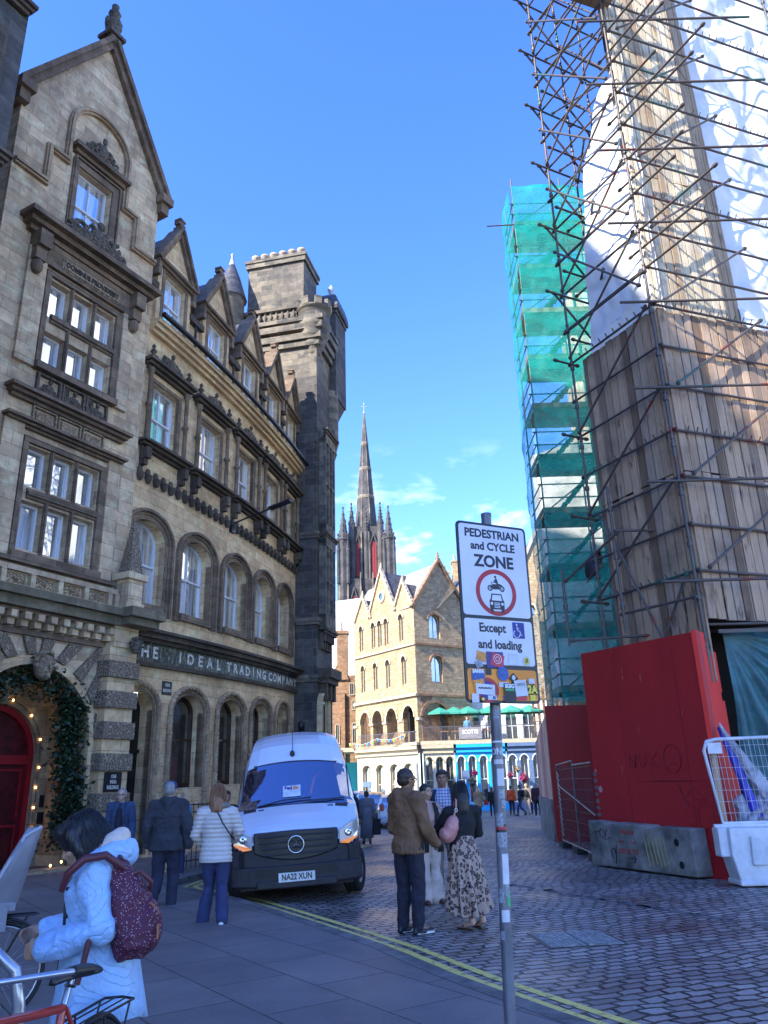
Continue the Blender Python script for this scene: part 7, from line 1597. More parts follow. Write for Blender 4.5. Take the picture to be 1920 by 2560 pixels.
def limb(mb,pts,rs,n=12):
    mb.path(pts,rs,n)
    for p,r_ in zip(pts,rs): mb.ell(p,r_,r_,r_,n,8)
def torso(mb,J,k,o=0.,hem=None,wide=1.,low=True,hips=1.):
    lat0=(J['hipR']-J['hipL']).normalized(); lat1=(J['shR']-J['shL']).normalized(); seq=[]
    if hem: seq.append((J['pelvis']+(J['pelvis']-J['waist']).normalized()*hem,.098*hips,.072))
    seq+=[(J['pelvis'],.092*hips,.066),(J['waist'],.078,.056),(J['chest'],.094,.068),(J['upper'],.088,.055),(J['neck'],.04,.036)]
    R=[]
    for i,(c,rx,ry) in enumerate(seq):
        t=i/(len(seq)-1); lat=(lat0*(1-t)+lat1*t).normalized(); d=(seq[min(i+1,len(seq)-1)][0]-seq[max(i-1,0)][0]).normalized(); fw=d.cross(lat).normalized()
        last=i==len(seq)-1; oo=o*(.35 if last else 1)
        R.append((c,lat,fw,(rx*k+oo)*wide,(ry*k+oo)))
    loft(mb,R,20); limb(mb,[J['shL'],J['upper'],J['shR']],[.036*k+o*.8,.045*k+o*.6,.036*k+o*.8])
def arm(mb,J,s,k,o=0.,end=1.):
    w_=J['elb'+s].lerp(J['wr'+s],end); limb(mb,[J['sh'+s],J['sh'+s].lerp(J['elb'+s],.5),J['elb'+s],J['elb'+s].lerp(w_,.5),w_],[.034*k+o,.029*k+o,.024*k+o,.022*k+o,.016*k+o])
def leg(mb,J,s,k,o=0.,flare=0.,end=1.):
    a=J['knee'+s].lerp(J['ank'+s],end); limb(mb,[J['hip'+s],J['hip'+s].lerp(J['knee'+s],.5),J['knee'+s],J['knee'+s].lerp(a,.4),a],[.052*k+o,.044*k+o,.032*k+o,.032*k+o+flare*.4,.021*k+o+flare])
def hand(mb,J,s,k,curl=.5):
    w_=J['wr'+s]; d=(J['fin'+s]-w_).normalized(); side=V((1 if s=='R' else -1,0,0)); lat=d.cross(side); lat=lat.normalized() if lat.length>.1 else d.orthogonal().normalized(); nrm=lat.cross(d).normalized()
    pc=w_+d*.045*k/1.75*1.1; mb.path([w_-d*.02,w_+d*.02,w_+d*.07],[.018,.022,.026],10); 
    for i in range(4):
        off=(i-1.5)*.019; L=(.072,.08,.075,.06)[i]; p0=w_+d*.075+lat*off; p1=p0+d*L*.5+nrm*(-.01*curl); p2=p1+d*L*.35-nrm*.03*curl; p3=p2+d*L*.15-nrm*.03*curl
        mb.path([w_+d*.04+lat*off*.8,p0,p1,p2,p3],[.012,.011,.0095,.0085,.007],7)
    t0=w_+d*.03+lat*.024; mb.path([t0-lat*.01,t0+lat*.018+d*.025-nrm*.008,t0+lat*.026+d*.055-nrm*.016],[.013,.011,.009],7)
def head(mb,J,k,face=0.,tilt=0.,r=1.,female=False):
    c=J['head']; M_=Matrix.Rotation(-face,3,'Z')@Matrix.Rotation(tilt,3,'X'); s_=.0425*k*r
    P=lambda x,y,z: c+M_@V((x*s_,y*s_,z*s_))
    e=lambda x,y,z,a,b,d: mb.ell(P(x,y,z),a*s_,b*s_,d*s_,14,10,M_)
    e(0,-.18,.42,1.18,1.42,1.28); e(0,.25,-.35,.86,.98,1.2); e(0,.62,-1.15,.5,.5,.42); e(0,.95,-.55,.62,.4,.5)
    mb.path([P(0,1.2,.1),P(0,1.48,-.38),P(0,1.3,-.5)],[.12*s_,.22*s_,.2*s_],8); e(0,1.15,.35,.75,.2,.16); e(0,1.2,-.88,.36,.2,.1); e(0,1.17,-1.02,.3,.18,.1)
    for sg in (-1,1): e(sg*1.12,-.1,-.15,.12,.3,.42); e(sg*.62,.75,-.35,.34,.4,.34)
    limb(mb,[P(0,-.25,-.8),J['neck']+V((0,0,.01)),J['upper']],[.72*s_,.78*s_,.95*s_])
    return P,s_
def shoes(mb,J,s,k,o=0.):
    a=J['ank'+s]; t_=J['toe'+s]; d=(t_-a); d.z=0; d.normalize(); g=min(t_.z,a.z-.02)
    h1=V((a.x,a.y,a.z-.005))-d*.02; heel=V((a.x,a.y,t_.z+max(0,(a.z-.07-t_.z))))-d*.045
    limb(mb,[h1,heel,],[.042+o,.034+o],10); limb(mb,[heel,V((a.x,a.y,0))*0+heel.lerp(t_,.55),t_],[.036+o,.044+o,.036+o],10); limb(mb,[h1+d*.03,heel.lerp(t_,.6)+V((0,0,.015))],[.036,.036],8)
def foldfn(sc=6.,amp=.008,seed=0.,stretch=1.):
    def f(c,n): 
        a=noise.noise(V((c.x*sc+seed,c.y*sc,c.z*sc*stretch))); b=noise.noise(V((c.x*sc*2.1,c.y*sc*2.1+seed,c.z*sc*2.4*stretch))); return amp*(1-2.2*abs(a))+amp*.5*(1-2*abs(b))
    return f
def person(label,x,y,az,h,J=None,skin=SKIN,hair=HBLK,top=None,legs=None,shoe=None,vox=.011,group=None,hairf=None,headturn=0.,tilt=0.,topo=.018,hem=.05,lego=.010,flare=0.,fold=.009,face=True,topdisp=None,sleeve=.97,extra=None,curl=.5,z=None,wide=1.,hood=False,sole=None,pants=True,handy=True):
    J=J or stand(h); k=h; zz=gz(x,y) if z is None else z
    R=empty('person',(x,y,zz),label,'person',group,-R_(az))
    B=lambda name,mb,mat: mb.build(name,mat,R,fix=False)
    mb=MB(); torso(mb,J,k); 
    for s in 'LR': arm(mb,J,s,k); leg(mb,J,s,k); (hand(mb,J,s,k,curl) if handy else mb.ell(J['wr'+s].lerp(J['fin'+s],.5),.035,.035,.07,8,6)); limb(mb,[J['ank'+s],J['ank'+s].lerp(J['toe'+s],.5),J['toe'+s]],[.036,.034,.028],8)
    P,s_=head(mb,J,k,headturn,tilt); o=B('body',mb,skin); bake(o,vox*.8 if handy else vox,1)
    if face:
        for sg in (-1,1):
            mb=MB(); mb.ell(P(sg*.42,1.06,.02),.15*s_,.1*s_,.1*s_,8,6); B('eye',mb,EYEW); mb=MB(); mb.ell(P(sg*.42,1.14,.02),.075*s_,.05*s_,.085*s_,8,6); B('pupil',mb,EYED); mb=MB(); mb.path([P(sg*.18,1.26,.34),P(sg*.45,1.24,.44),P(sg*.74,1.06,.32)],.07*s_,5); B('eyebrow',mb,hair)
        mb=MB(); mb.path([P(-.34,1.26,-.95),P(0,1.36,-.92),P(.34,1.26,-.95)],[.05*s_,.09*s_,.05*s_],6); B('lips',mb,LIP)
    if hair:
        mb=MB(); (hairf or short_hair)(mb,P,s_,J,k); o=B('hair',mb,hair); bake(o,max(vox*.8,.008),1,foldfn(30,.003,1,.3))
    if pants:
        mb=MB(); lat=(J['hipR']-J['hipL']).normalized(); d=(J['waist']-J['pelvis']).normalized(); fw=d.cross(lat)
        loft(mb,[(J['pelvis']-d*.035,lat,fw,.098*k+lego,.072*k+lego),(J['pelvis'],lat,fw,.092*k+lego,.068*k+lego),(J['pelvis'].lerp(J['waist'],.45),lat,fw,.082*k+min(lego,.01),.06*k+min(lego,.01))],18)
        for s in 'LR': leg(mb,J,s,k,lego,flare)
        o=B('trousers',mb,legs); bake(o,vox,1,foldfn(7,fold*.8,3,.8))
    mb=MB(); torso(mb,J,k,topo,hem,wide)
    for s in 'LR': arm(mb,J,s,k,topo*.75,sleeve)
    if hood: limb(mb,[J['neck']+V((-.09,-.05,.0)),J['neck']+V((0,-.12,-.01)),J['neck']+V((.09,-.05,.0))],[.045,.06,.045]); limb(mb,[J['neck']+V((0,-.11,-.02)),J['upper']+V((0,-.12,-.05))],[.07,.045])
    o=B('jacket' if topo>.015 else 'top',mb,top); bake(o,vox,1,topdisp or foldfn(7,fold,5,.9))
    if shoe:
        for s in 'LR':
            mb=MB(); shoes(mb,J,s,k); o=B('shoe',mb,shoe); bake(o,max(.008,vox*.8),1)
            if sole: 
                a=J['ank'+s];t_=J['toe'+s]; d=(t_-a); d.z=0; d.normalize(); q0=V((a.x,a.y,t_.z-.012))-d*.055; mb=MB(); n=V((-d.y,d.x,0)); L=(V((t_.x,t_.y,0))-V((q0.x,q0.y,0))).length+.045
                pr=[(0,.02),(.1,.034),(.35,.036),(.7,.044),(.9,.036),(1,.012)]; vs=[]
                for u,w_ in pr:
                    for sg,zz_ in ((-1,0),(1,0),(1,.024),(-1,.024)): p=q0+d*L*u+n*w_*sg; vs.append((p.x,p.y,t_.z-.022+zz_+(a.z-.07-t_.z if False else 0)))
                mb.add(vs,[(4*i+a_,4*i+(a_+1)%4,4*i+4+(a_+1)%4,4*i+4+a_) for i in range(5) for a_ in range(4)]+[(0,1,2,3),(20,21,22,23)]); B('sole',mb,sole)
    if extra: extra(R,J,P,s_,B)
    return R
def short_hair(mb,P,s_,J,k):
    M_=None; mb.ell(P(0,-.32,.62),1.27*s_,1.4*s_,1.25*s_,16,12); mb.ell(P(0,-.75,-.1),1.1*s_,.95*s_,1.0*s_,14,10); mb.ell(P(0,.55,1.2),.95*s_,.75*s_,.5*s_,12,8)
def crop_hair(mb,P,s_,J,k): mb.ell(P(0,-.3,.52),1.22*s_,1.38*s_,1.24*s_,16,12); mb.ell(P(0,-.7,-.1),1.08*s_,.95*s_,.95*s_,14,10)
def long_hair(L=.30,w_=1.25):
    def f(mb,P,s_,J,k):
        short_hair(mb,P,s_,J,k); a=P(0,-.75,.2); limb(mb,[a,P(0,-1.0,-1.2),P(0,-1.05,-1.2)+V((0,0,-L*.5)),P(0,-1.0,-1.2)+V((0,0,-L))],[1.1*s_,w_*s_,w_*.95*s_,w_*.6*s_],12)
        for sg in (-1,1): limb(mb,[P(sg*.95,-.1,.5),P(sg*1.1,-.35,-1.0),P(sg*.95,-.5,-1.2)+V((0,0,-L*.8))],[.5*s_,.5*s_,.35*s_],8)
    return f
def bun_hair(mb,P,s_,J,k): crop_hair(mb,P,s_,J,k); mb.ell(P(0,.45,1.15),.9*s_,.7*s_,.45*s_,12,8); mb.ell(P(0,-1.5,-.9),.62*s_,.6*s_,.6*s_,12,8); mb.ell(P(0,-1.2,-.4),.7*s_,.5*s_,.7*s_,12,8)
NVY=fabric('navy_trouser_cloth',(.014,.014,.028)); BLKF=fabric('black_knit',(.010,.010,.012)); JEANB=fabric('blue_jeans',(.028,.038,.105)); JEAND=fabric('dark_jeans',(.018,.019,.04)); CRM=fabric('cream_cloth',(.50,.40,.34)); KHA=fabric('khaki_cloth',(.22,.18,.15))
SHB=M('black_shoe',(.012,.012,.014),.5,bump=.2); SHW=M('white_shoe',(.6,.6,.6),.5,bump=.2); SHBR=M('brown_shoe',(.06,.03,.02),.5)
def strands(mb,P,s_,n=260,L=1.9,r0=1.62,seed=1,front=.35):
    rn=random.Random(seed)
    for i in range(n):
        a=rn.uniform(0,2*PI); 
        if sin(a)>front: continue
        j=rn.uniform(.97,1.06); LL=L*rn.uniform(.8,1.08); pts=[]; w0=rn.uniform(-.12,.12)
        for k in range(8):
            t=k/7; ph=t*PI*.55; rr_=r0*j*min(1,sin(min(ph,PI/2))+.06)*(1-.12*max(0,t-.6)); z_=(.6+1.6*cos(min(ph,PI/2))) if ph<PI/2 else .6; z_-=max(0,t-.35)*LL*1.6
            pts.append(P(rr_*cos(a+w0*t),-.35+rr_*1.08*sin(a+w0*t),z_))
        mb.path(pts,.0022,3)
# --- man in brown hooded jacket
BRJ=fabric('brown_jacket_cloth',(.17,.085,.038),.75,.5)
J=stand(1.80); J['elbR']=V((.27,.06,1.12)); J['wrR']=V((.22,.25,.95)); J['finR']=V((.17,.33,.90)); J['elbL']=V((-.26,.0,1.12)); J['wrL']=V((-.2,.2,.96)); J['finL']=V((-.15,.28,.9)); J['toeL']=V((-.14,.17,.035)); J['toeR']=V((.13,.19,.035)); J['ankL']=V((-.115,-.02,.085)); J['ankR']=V((.115,.02,.085)); J['kneeR']+=V((0,.03,0))
def ex_brown(R,J,P,s_,B):
    mb=MB(); mb.path([P(1.2,-.1,.05),P(1.15,.8,.1),P(.85,1.25,.1)],.006,5); mb.path([P(.5+.3*cos(t),1.3,.0+.22*sin(t)) for t in [k*PI/5 for k in range(10)]],.004,4,closed=True); B('glasses',mb,IRON)
person('man in brown hooded jacket and black trousers standing with his back to camera',.17,9.92,52,1.80,J,SKIND,HBRN,BRJ,NVY,SHB,hood=True,hairf=crop_hair,headturn=R_(5),topo=.034,hem=.10,lego=.018,wide=1.05,fold=.014,extra=ex_brown,sole=SHW,curl=1.)
# --- woman in long black waistcoat
PNK=fabric('dusty_pink_top',(.42,.25,.20)); 
J=stand(1.62); J['elbR']=V((.25,.05,1.0)); J['wrR']=V((.12,.30,.93)); J['finR']=V((.03,.36,.86)); J['elbL']=V((-.25,.02,1.0)); J['wrL']=V((-.12,.28,.92)); J['finL']=V((-.02,.35,.86)); J['toeL']=V((-.13,.14,.03)); J['toeR']=V((.13,.16,.03)); J['ankL'].z=.085; J['ankR'].z=.085
def ex_vest(R,J,P,s_,B):
    k=1.62; mb=MB(); 
    for sg in (-1,1):
        vs=[];fs=[]; n=10; zs=[.83,.78,.70,.6,.5,.42]; 
        for z_ in zs:
            for i in range(n+1):
                t=R_(90-sg*(18+ (72)*0))  # start near the front
                a=(PI/2)-sg*(R_(20)+R_(160)*i/n); rx=.175+.02*(.83-z_)/.4+.05*(z_<.6)*(.6-z_)*5; ry=.135+.03*(z_<.65); q_=1 if z_<.8 else .75
                vs.append((rx*q_*cos(a)*(1.0),ry*q_*sin(a)-.005,z_*k))
        fs=[(r_*(n+1)+i,r_*(n+1)+i+1,(r_+1)*(n+1)+i+1,(r_+1)*(n+1)+i) for r_ in range(len(zs)-1) for i in range(n)]; mb.add(vs,fs,True)
    o=B('long_waistcoat',mb,BLKF); md=o.modifiers.new('s','SOLIDIFY'); md.thickness=.02
    mb=MB(); mb.path([V((-.14,.06,1.32)),V((-.2,.1,1.15)),V((-.2,.02,1.05))],.012,6); B('bag_strap',mb,CRM); mb=MB(); mb.box(-.26,-.2,-.02,.14,.98,1.12); B('papers',mb,SHW)
person('older woman in long black waistcoat, dusty pink top and wide cream trousers',.50,12.3,148,1.62,J,SKIN,HBLK,PNK if 0 else PNK,CRM,SHBR,hairf=bun_hair,headturn=R_(-10) ,flare=.075,lego=.03,topo=.012,hem=.02,extra=ex_vest)
# --- man in checked shirt
CHK,t,b=nt('blue_checked_shirt'); tcn=N(t,'ShaderNodeTexCoord'); c_=(.45,.47,.52)
def bars(axis,sc,w0,col,c):
    sp=N(t,'ShaderNodeSeparateXYZ'); t.links.new(tcn.outputs['Object'],sp.inputs[0]); m_=N(t,'ShaderNodeMath',operation='MULTIPLY'); m_.inputs[1].default_value=sc; t.links.new(sp.outputs[axis],m_.inputs[0]); f_=N(t,'ShaderNodeMath',operation='FRACT'); t.links.new(m_.outputs[0],f_.inputs[0]); g_=N(t,'ShaderNodeMath',operation='LESS_THAN'); g_.inputs[1].default_value=w0; t.links.new(f_.outputs[0],g_.inputs[0]); h_=N(t,'ShaderNodeMath',operation='MULTIPLY'); h_.inputs[1].default_value=.65; t.links.new(g_.outputs[0],h_.inputs[0]); return mixc(t,h_.outputs[0],c,col)
c_=bars(0,22,.38,(.04,.07,.26),(.5,.5,.55)); c_=bars(2,22,.38,(.04,.07,.26),c_); t.links.new(c_,b.inputs['Base Color']); b.inputs['Roughness'].default_value=.85
NVJ=fabric('navy_open_jacket',(.02,.025,.045))
def ex_plaid(R,J,P,s_,B):
    mb=MB(); k=1.82
    for sg in (-1,1):
        n=9; zs=[.84,.79,.70,.6,.53]; vs=[]
        for z_ in zs:
            for i in range(n+1): a=PI/2-sg*(R_(38)+R_(142)*i/n); q_=1 if z_<.8 else .8; vs.append((.215*q_*cos(a),.165*q_*sin(a)-.01,z_*k))
        mb.add(vs,[(r_*(n+1)+i,r_*(n+1)+i+1,(r_+1)*(n+1)+i+1,(r_+1)*(n+1)+i) for r_ in range(len(zs)-1) for i in range(n)],True)
    o=B('open_jacket',mb,NVJ); md=o.modifiers.new('s','SOLIDIFY'); md.thickness=.02
    mb=MB(); 
    for s in 'LR': arm(mb,J,s,k,.024,.95)
    o=B('jacket_sleeves',mb,NVJ); bake(o,.013,1,foldfn(7,.009))
person('dark haired man in blue checked shirt under a navy jacket facing the camera',.80,13.05,184,1.82,None,SKIND,HBLK,CHK,KHA,SHBR,topo=.012,hem=.04,lego=.016,extra=ex_plaid)
# --- woman in leopard print skirt
LEO,t,b=nt('leopard_print'); tcn=N(t,'ShaderNodeTexCoord'); mpn=N(t,'ShaderNodeMapping'); mpn.inputs['Scale'].default_value=(1,1,.8); t.links.new(tcn.outputs['Object'],mpn.inputs[0]); dn=N(t,'ShaderNodeTexNoise'); dn.inputs['Scale'].default_value=14; t.links.new(mpn.outputs[0],dn.inputs['Vector']); dm=N(t,'ShaderNodeVectorMath',operation='MULTIPLY_ADD'); dm.inputs[1].default_value=(.05,.05,.05); t.links.new(dn.outputs['Color'],dm.inputs[0]); t.links.new(mpn.outputs[0],dm.inputs[2])
v_=N(t,'ShaderNodeTexVoronoi'); v_.inputs['Scale'].default_value=25; t.links.new(dm.outputs[0],v_.inputs['Vector']); r=N(t,'ShaderNodeValToRGB'); r.color_ramp.interpolation='CONSTANT'; e=r.color_ramp.elements; e[0].color=(.20,.11,.07,1); e[1].position=.26; e[1].color=(.016,.012,.014,1); k_=e.new(.47); k_.color=(.40,.27,.20,1); t.links.new(v_.outputs['Distance'],r.inputs[0]); t.links.new(r.outputs[0],b.inputs['Base Color']); b.inputs['Roughness'].default_value=.7
PNKB=M('pink_leather',(.55,.23,.20),.45,var=.06,bump=.1)
J=stand(1.60); J['elbL']=V((-.27,.10,1.10)); J['wrL']=V((-.20,.38,.98)); J['finL']=V((-.17,.50,.95)); J['elbR']=V((.24,.08,1.02)); J['wrR']=V((.10,.27,.98)); J['finR']=V((.0,.33,.96)); J['ankR']=V((.16,-.12,.09)); J['toeR']=V((.14,.05,.025)); J['ankL']=V((.02,-.15,.085)); J['toeL']=V((-.06,-.01,.03)); J['kneeL']=V((-.04,-.0,.44))
def ex_leo(R,J,P,s_,B):
    mb=MB(); n=72; zs=[1.01,.97,.90,.8,.68,.55,.45,.35,.27,.21]; vs=[]
    for i,z_ in enumerate(zs):
        q_=(1.01-z_)/.80; 
        for k in range(n):
            a=2*PI*k/n; pl=(.012+.035*q_)*sin(a*11+1.2*sin(q_*3))*q_**.6; rx=.125+.045*min(1,q_*4)+.085*q_**1.3+pl; ry=.10+.035*min(1,q_*4)+.10*q_**1.3+pl
            hx=.10*q_**2*max(0,sin(a+.8)); vs.append((rx*cos(a)+.03*q_,ry*sin(a)-.03*q_,z_+(.07*sin(a*1+.4)*q_**3)+.012*sin(a*11)*q_**4))
    mb.add(vs,[(i*n+k,i*n+(k+1)%n,(i+1)*n+(k+1)%n,(i+1)*n+k) for i in range(len(zs)-1) for k in range(n)],True); o=B('long_skirt',mb,LEO); md=o.modifiers.new('s','SOLIDIFY'); md.thickness=.004; md=o.modifiers.new('u','SUBSURF'); md.levels=1; md.render_levels=1
    mb=MB(); strands(mb,P,s_,300,3.0,1.5,6); B('hair_strands',mb,HBLK)
    for s in 'LR':
        a=J['ank'+s];t_=J['toe'+s]; mb=MB(); d=(t_-a); d.z=0; d.normalize(); mb.obox(V(((a.x+t_.x)/2,(a.y+t_.y)/2,t_.z-.022))+d*.01,d,V((-d.y,d.x,0)),(0,0,1),.125,.042,.009); mb.path([V((t_.x,t_.y,t_.z))-d*.03+V((-d.y,d.x,0))*.04,V((t_.x,t_.y,t_.z+.035))-d*.03,V((t_.x,t_.y,t_.z))-d*.03-V((-d.y,d.x,0))*.04],.008,5); B('sandal',mb,SHBR)
R4=person('woman in black top and long leopard print skirt seen from behind',.84,10.2,-14,1.62,J,SKINL,HBLK,BLKF,None,None,hairf=long_hair(.20,1.3),topo=.016,hem=-.0,pants=False,extra=ex_leo,fold=.007,face=False)
hb_=empty('handbag',(.70,10.08,1.1),'pink leather shoulder bag hanging from the shoulder of the leopard skirt woman','handbag')
mb=MB(); mb.ell((0,0,0),.085,.10,.15,14,10,Matrix.Rotation(.35,3,'Y')); mb.ell((-.05,0,-.07),.10,.10,.09,12,8); o=mb.build('pouch',PNKB,hb_); bake(o,.012,2,foldfn(14,.006))
mb=MB(); mb.path([V((.035,.0,.12)),V((.07,-.03,.22)),V((.075,-.02,.32)),V((.07,.05,.33)),V((.03,.08,.1))],.013,6); mb.build('strap',PNKB,hb_); mb=MB(); mb.path([(.066+.018*cos(t),-.04,.20+.022*sin(t)) for t in [PI*k/5 for k in range(10)]],.004,5,closed=True); mb.build('ring',CHR,hb_)
# --- woman in white quilted jacket
PUF=M('pale_quilted_nylon',(.56,.50,.46),.5,var=.05,bump=.5,bscale=12,dist=.02)
def pufd(c,n): w_=c.z if abs(n.z)<.9 else 0; return .013*abs(sin(c.z*PI/.052))-.006+.005*noise.noise(V((c.x*9,c.y*9,c.z*9)))
J=stand(1.66); J['elbL']=V((-.27,.02,1.08)); J['wrL']=V((-.17,.2,.93)); J['finL']=V((-.1,.26,.88)); J['elbR']=V((.28,.02,1.12)); J['wrR']=V((.2,.22,1.0)); J['finR']=V((.12,.28,.96)); J['kneeL']=V((-.085,.10,.48)); J['ankL']=V((-.14,.04,.09)); J['toeL']=V((-.19,.17,.03)); J['kneeR']=V((.085,.02,.48)); J['ankR']=V((.13,-.16,.14)); J['toeR']=V((.14,-.07,.035))
def ex_puf(R,J,P,s_,B):
    mb=MB(); strands(mb,P,s_,300,2.4,1.5,5); B('hair_strands',mb,HAUB)
    mb=MB(); mb.path([V((.02,-.17,1.36)),V((.1,-.205,1.22)),V((.19,-.15,1.08)),V((.22,-.02,1.02))],.010,6); B('bag_strap',mb,SHB)
    mb=MB(); mb.ell((.06,-.03,1.42),.11,.09,.05); B('scarf',mb,KHA)
person('woman in white quilted jacket and flared blue jeans walking away',-2.24,10.62,-3,1.66,J,SKINL,HAUB,PUF,JEANB,SHW,hairf=long_hair(.14,1.25),topo=.036,hem=.12,flare=.028,topdisp=pufd,face=False,extra=ex_puf,vox=.010,wide=1.05)
# --- man in cap and dark hooded top
HOO=fabric('charcoal_hooded_sweatshirt',(.035,.035,.045),.9,.6)
J=stand(1.76); J['elbR']=V((.30,-.03,1.12)); J['wrR']=V((.30,.05,.86)); J['finR']=V((.29,.08,.72)); J['elbL']=V((-.30,-.03,1.12)); J['wrL']=V((-.29,.08,.88)); J['finL']=V((-.28,.1,.75)); J['kneeR']=V((.1,.08,.49)); J['ankL']=V((-.11,-.2,.13))
def cap_h(mb,P,s_,J,k): crop_hair(mb,P,s_,J,k)
def ex_cap(R,J,P,s_,B):
    mb=MB(); mb.lathe([(1.33*s_,-.05*s_),(1.33*s_,.4*s_),(1.2*s_,.9*s_),(.8*s_,1.3*s_),(.3*s_,1.47*s_),(.001,1.5*s_)],tuple(P(0,-.15,.35)),20); mb.ell(P(0,-.15,1.86),.1*s_,.1*s_,.06*s_); mb.ell(P(0,1.35,.5),.85*s_,.75*s_,.08*s_,12,6); B('cap',mb,M('blue_cap_cloth',(.035,.045,.14),.8))
person('man in blue cap and dark grey hooded top walking away',-3.32,12.3,-4,1.76,J,SKINL,HGRY,HOO,JEAND,SHB,hairf=crop_hair,topo=.045,hem=.13,lego=.022,hood=True,face=False,extra=ex_cap,fold=.014,wide=1.12)
# --- man in denim jacket
DEN=fabric('denim_jacket_cloth',(.035,.06,.13),.85,.6); 
def ex_den(R,J,P,s_,B):
    mb=MB()
    for sg in (-1,1): mb.path([P(sg*.42+.27*cos(t),1.28,.02+.2*sin(t)) for t in [k*PI/6 for k in range(12)]],.0035,4,closed=True); mb.tube(P(sg*.68,1.25,.05),P(sg*1.14,.1,.05),.0035,4)
    mb.tube(P(-.15,1.3,.02),P(.15,1.3,.02),.0035,4); B('glasses',mb,IRON)
    mb=MB(); loft(mb,[(V((0,.10,.98)),V((1,0,0)),V((0,1,0)),.085,.085),(V((0,.11,1.15)),V((1,0,0)),V((0,1,0)),.075,.075),(V((0,.10,1.3)),V((1,0,0)),V((0,1,0)),.07,.06),(V((0,.03,1.42)),V((1,0,0)),V((0,1,0)),.055,.06)],14); o=B('shirt',mb,NVY)
    mb=MB(); 
    for sg in (-1,1): mb.box(sg*.09-.03,sg*.09+.03,.158,.165,1.2,1.28)
    B('jacket_pocket',mb,DEN); mb=MB(); mb.path([V((-.1,.1,1.43)),V((-.08,.17,1.2)),V((-.2,.16,1.0))],.008,5); B('bag_strap',mb,SHB)
person('grey haired man in glasses and open denim jacket beside the stone pier',-5.22,15.9,172,1.70,None,SKINL,HGRY,DEN,NVY,SHB,hairf=crop_hair,topo=.028,hem=.03,lego=.016,extra=ex_den)
LB=fabric('light_blue_shirt',(.1,.25,.42)); GRYC=fabric('grey_coat_cloth',(.12,.13,.16)); BEI=fabric('beige_coat_cloth',(.34,.24,.13)); MAR=fabric('maroon_top_cloth',(.05,.02,.03)); ORG=fabric('orange_jacket_cloth',(.7,.09,.02)); WHT=fabric('white_shirt_cloth',(.6,.6,.58)); RED2=fabric('red_cloth',(.4,.03,.03))
kw=dict(vox=.022,handy=False,face=False)
person('fair haired person in light blue half hidden behind the man in the cap',-4.28,16.6,170,1.62,None,SKINL,HBLO,LB,JEANB,SHB,vox=.014,handy=False)
person('dark haired person in navy partly hidden behind the woman in white quilted jacket',-3.18,15.8,150,1.60,None,SKIN,HBRN,NVY,NVY,SHB,vox=.014,handy=False)
def ex_coat(z0,w_,mat,name='coat_skirt'):
    def f(R,J,P,s_,B):
        mb=MB(); n=28; vs=[]; zs=[.62,.5,.4,z0]
        for z_ in zs:
            q_=(.62-z_)/(.62-z0)
            for k in range(n): a=2*PI*k/n; rr_=1+.05*sin(a*7)*q_; vs.append(((.15+w_*q_)*rr_*cos(a),(.12+w_*q_)*rr_*sin(a),z_*1.66))
        mb.add(vs,[(i*n+k,i*n+(k+1)%n,(i+1)*n+(k+1)%n,(i+1)*n+k) for i in range(3) for k in range(n)],True); o=B(name,mb,mat); md=o.modifiers.new('s','SOLIDIFY'); md.thickness=.015
    return f
def ex_scarf(R,J,P,s_,B):
    ex_coat(.12,.05,fabric('brown_long_coat',(.07,.035,.022)))(R,J,P,s_,B); mb=MB(); mb.ell(P(0,-.2,.3),1.5*s_,1.5*s_,1.6*s_,14,10); mb.ell(P(0,-.4,-1.6),2.6*s_,2.0*s_,1.6*s_,14,10); B('headscarf',mb,NVY)
    mb=MB(); mb.ell((0,-.2,.98),.17,.08,.2,12,8); B('backpack',mb,fabric('brown_bag_cloth',(.12,.05,.03)))
person('person in dark headscarf and long brown coat walking beside the white van',-1.28,25.2,-8,1.60,None,SKIN,HBLK,NVY,NVY,SHB,extra=ex_scarf,**kw)
def ex_tote(R,J,P,s_,B): mb=MB(); mb.box(.2,.42,-.1,.1,.25,.7); B('shopping_bag',mb,BLKF,) ; ex_coat(.1,.04,GRYC)(R,J,P,s_,B)
person('person in grey padded jacket with a black shopping bag walking down the left kerb',-.80,25.6,-5,1.52,None,SKIN,HBLK,GRYC,GRYC,SHB,extra=ex_tote,topo=.035,**kw)
def ex_bp(col):
    def f(R,J,P,s_,B): mb=MB(); mb.ell((0,-.2,1.2),.15,.09,.22,12,8); B('backpack',mb,col)
    return f
GP='distant pedestrians by the arched shops'
def hh(L): return long_hair(L,1.2)
person('distant woman in belted beige trench coat by the blue shop',5.15,49.5,0,1.62,None,SKINL,HBLO,BEI,NVY,SHB,hairf=hh(.15),extra=ex_coat(.3,.13,BEI),group=GP,**kw)
def ex_rb(R,J,P,s_,B): mb=MB(); mb.box(-.5,-.25,-.05,.05,.6,.85); B('handbag',mb,RED2)
person('distant woman in black with a red bag just left of the sign post',5.95,49.3,0,1.6,None,SKINL,HBRN,BLKF,NVY,SHB,hairf=hh(.2),extra=ex_rb,group=GP,**kw)
person('distant pedestrian in bright orange jacket just right of the sign post',7.15,49.6,30,1.66,None,SKINL,HBRN,ORG,JEAND,SHB,topo=.035,group=GP,**kw)
J=stand(1.66); J['ankL']=V((-.1,-.3,.2)); J['ankR']=V((.1,.25,.08)); J['toeR']=V((.1,.4,.03)); J['toeL']=V((-.1,-.2,.08)); J['kneeL']=V((-.1,-.02,.47)); J['kneeR']=V((.1,.2,.48))
person('distant walker in blue jeans with a black backpack',7.35,47.5,-60,1.66,J,SKINL,HBRN,NVY,JEANB,SHB,extra=ex_bp(BLKF),group=GP,**kw)
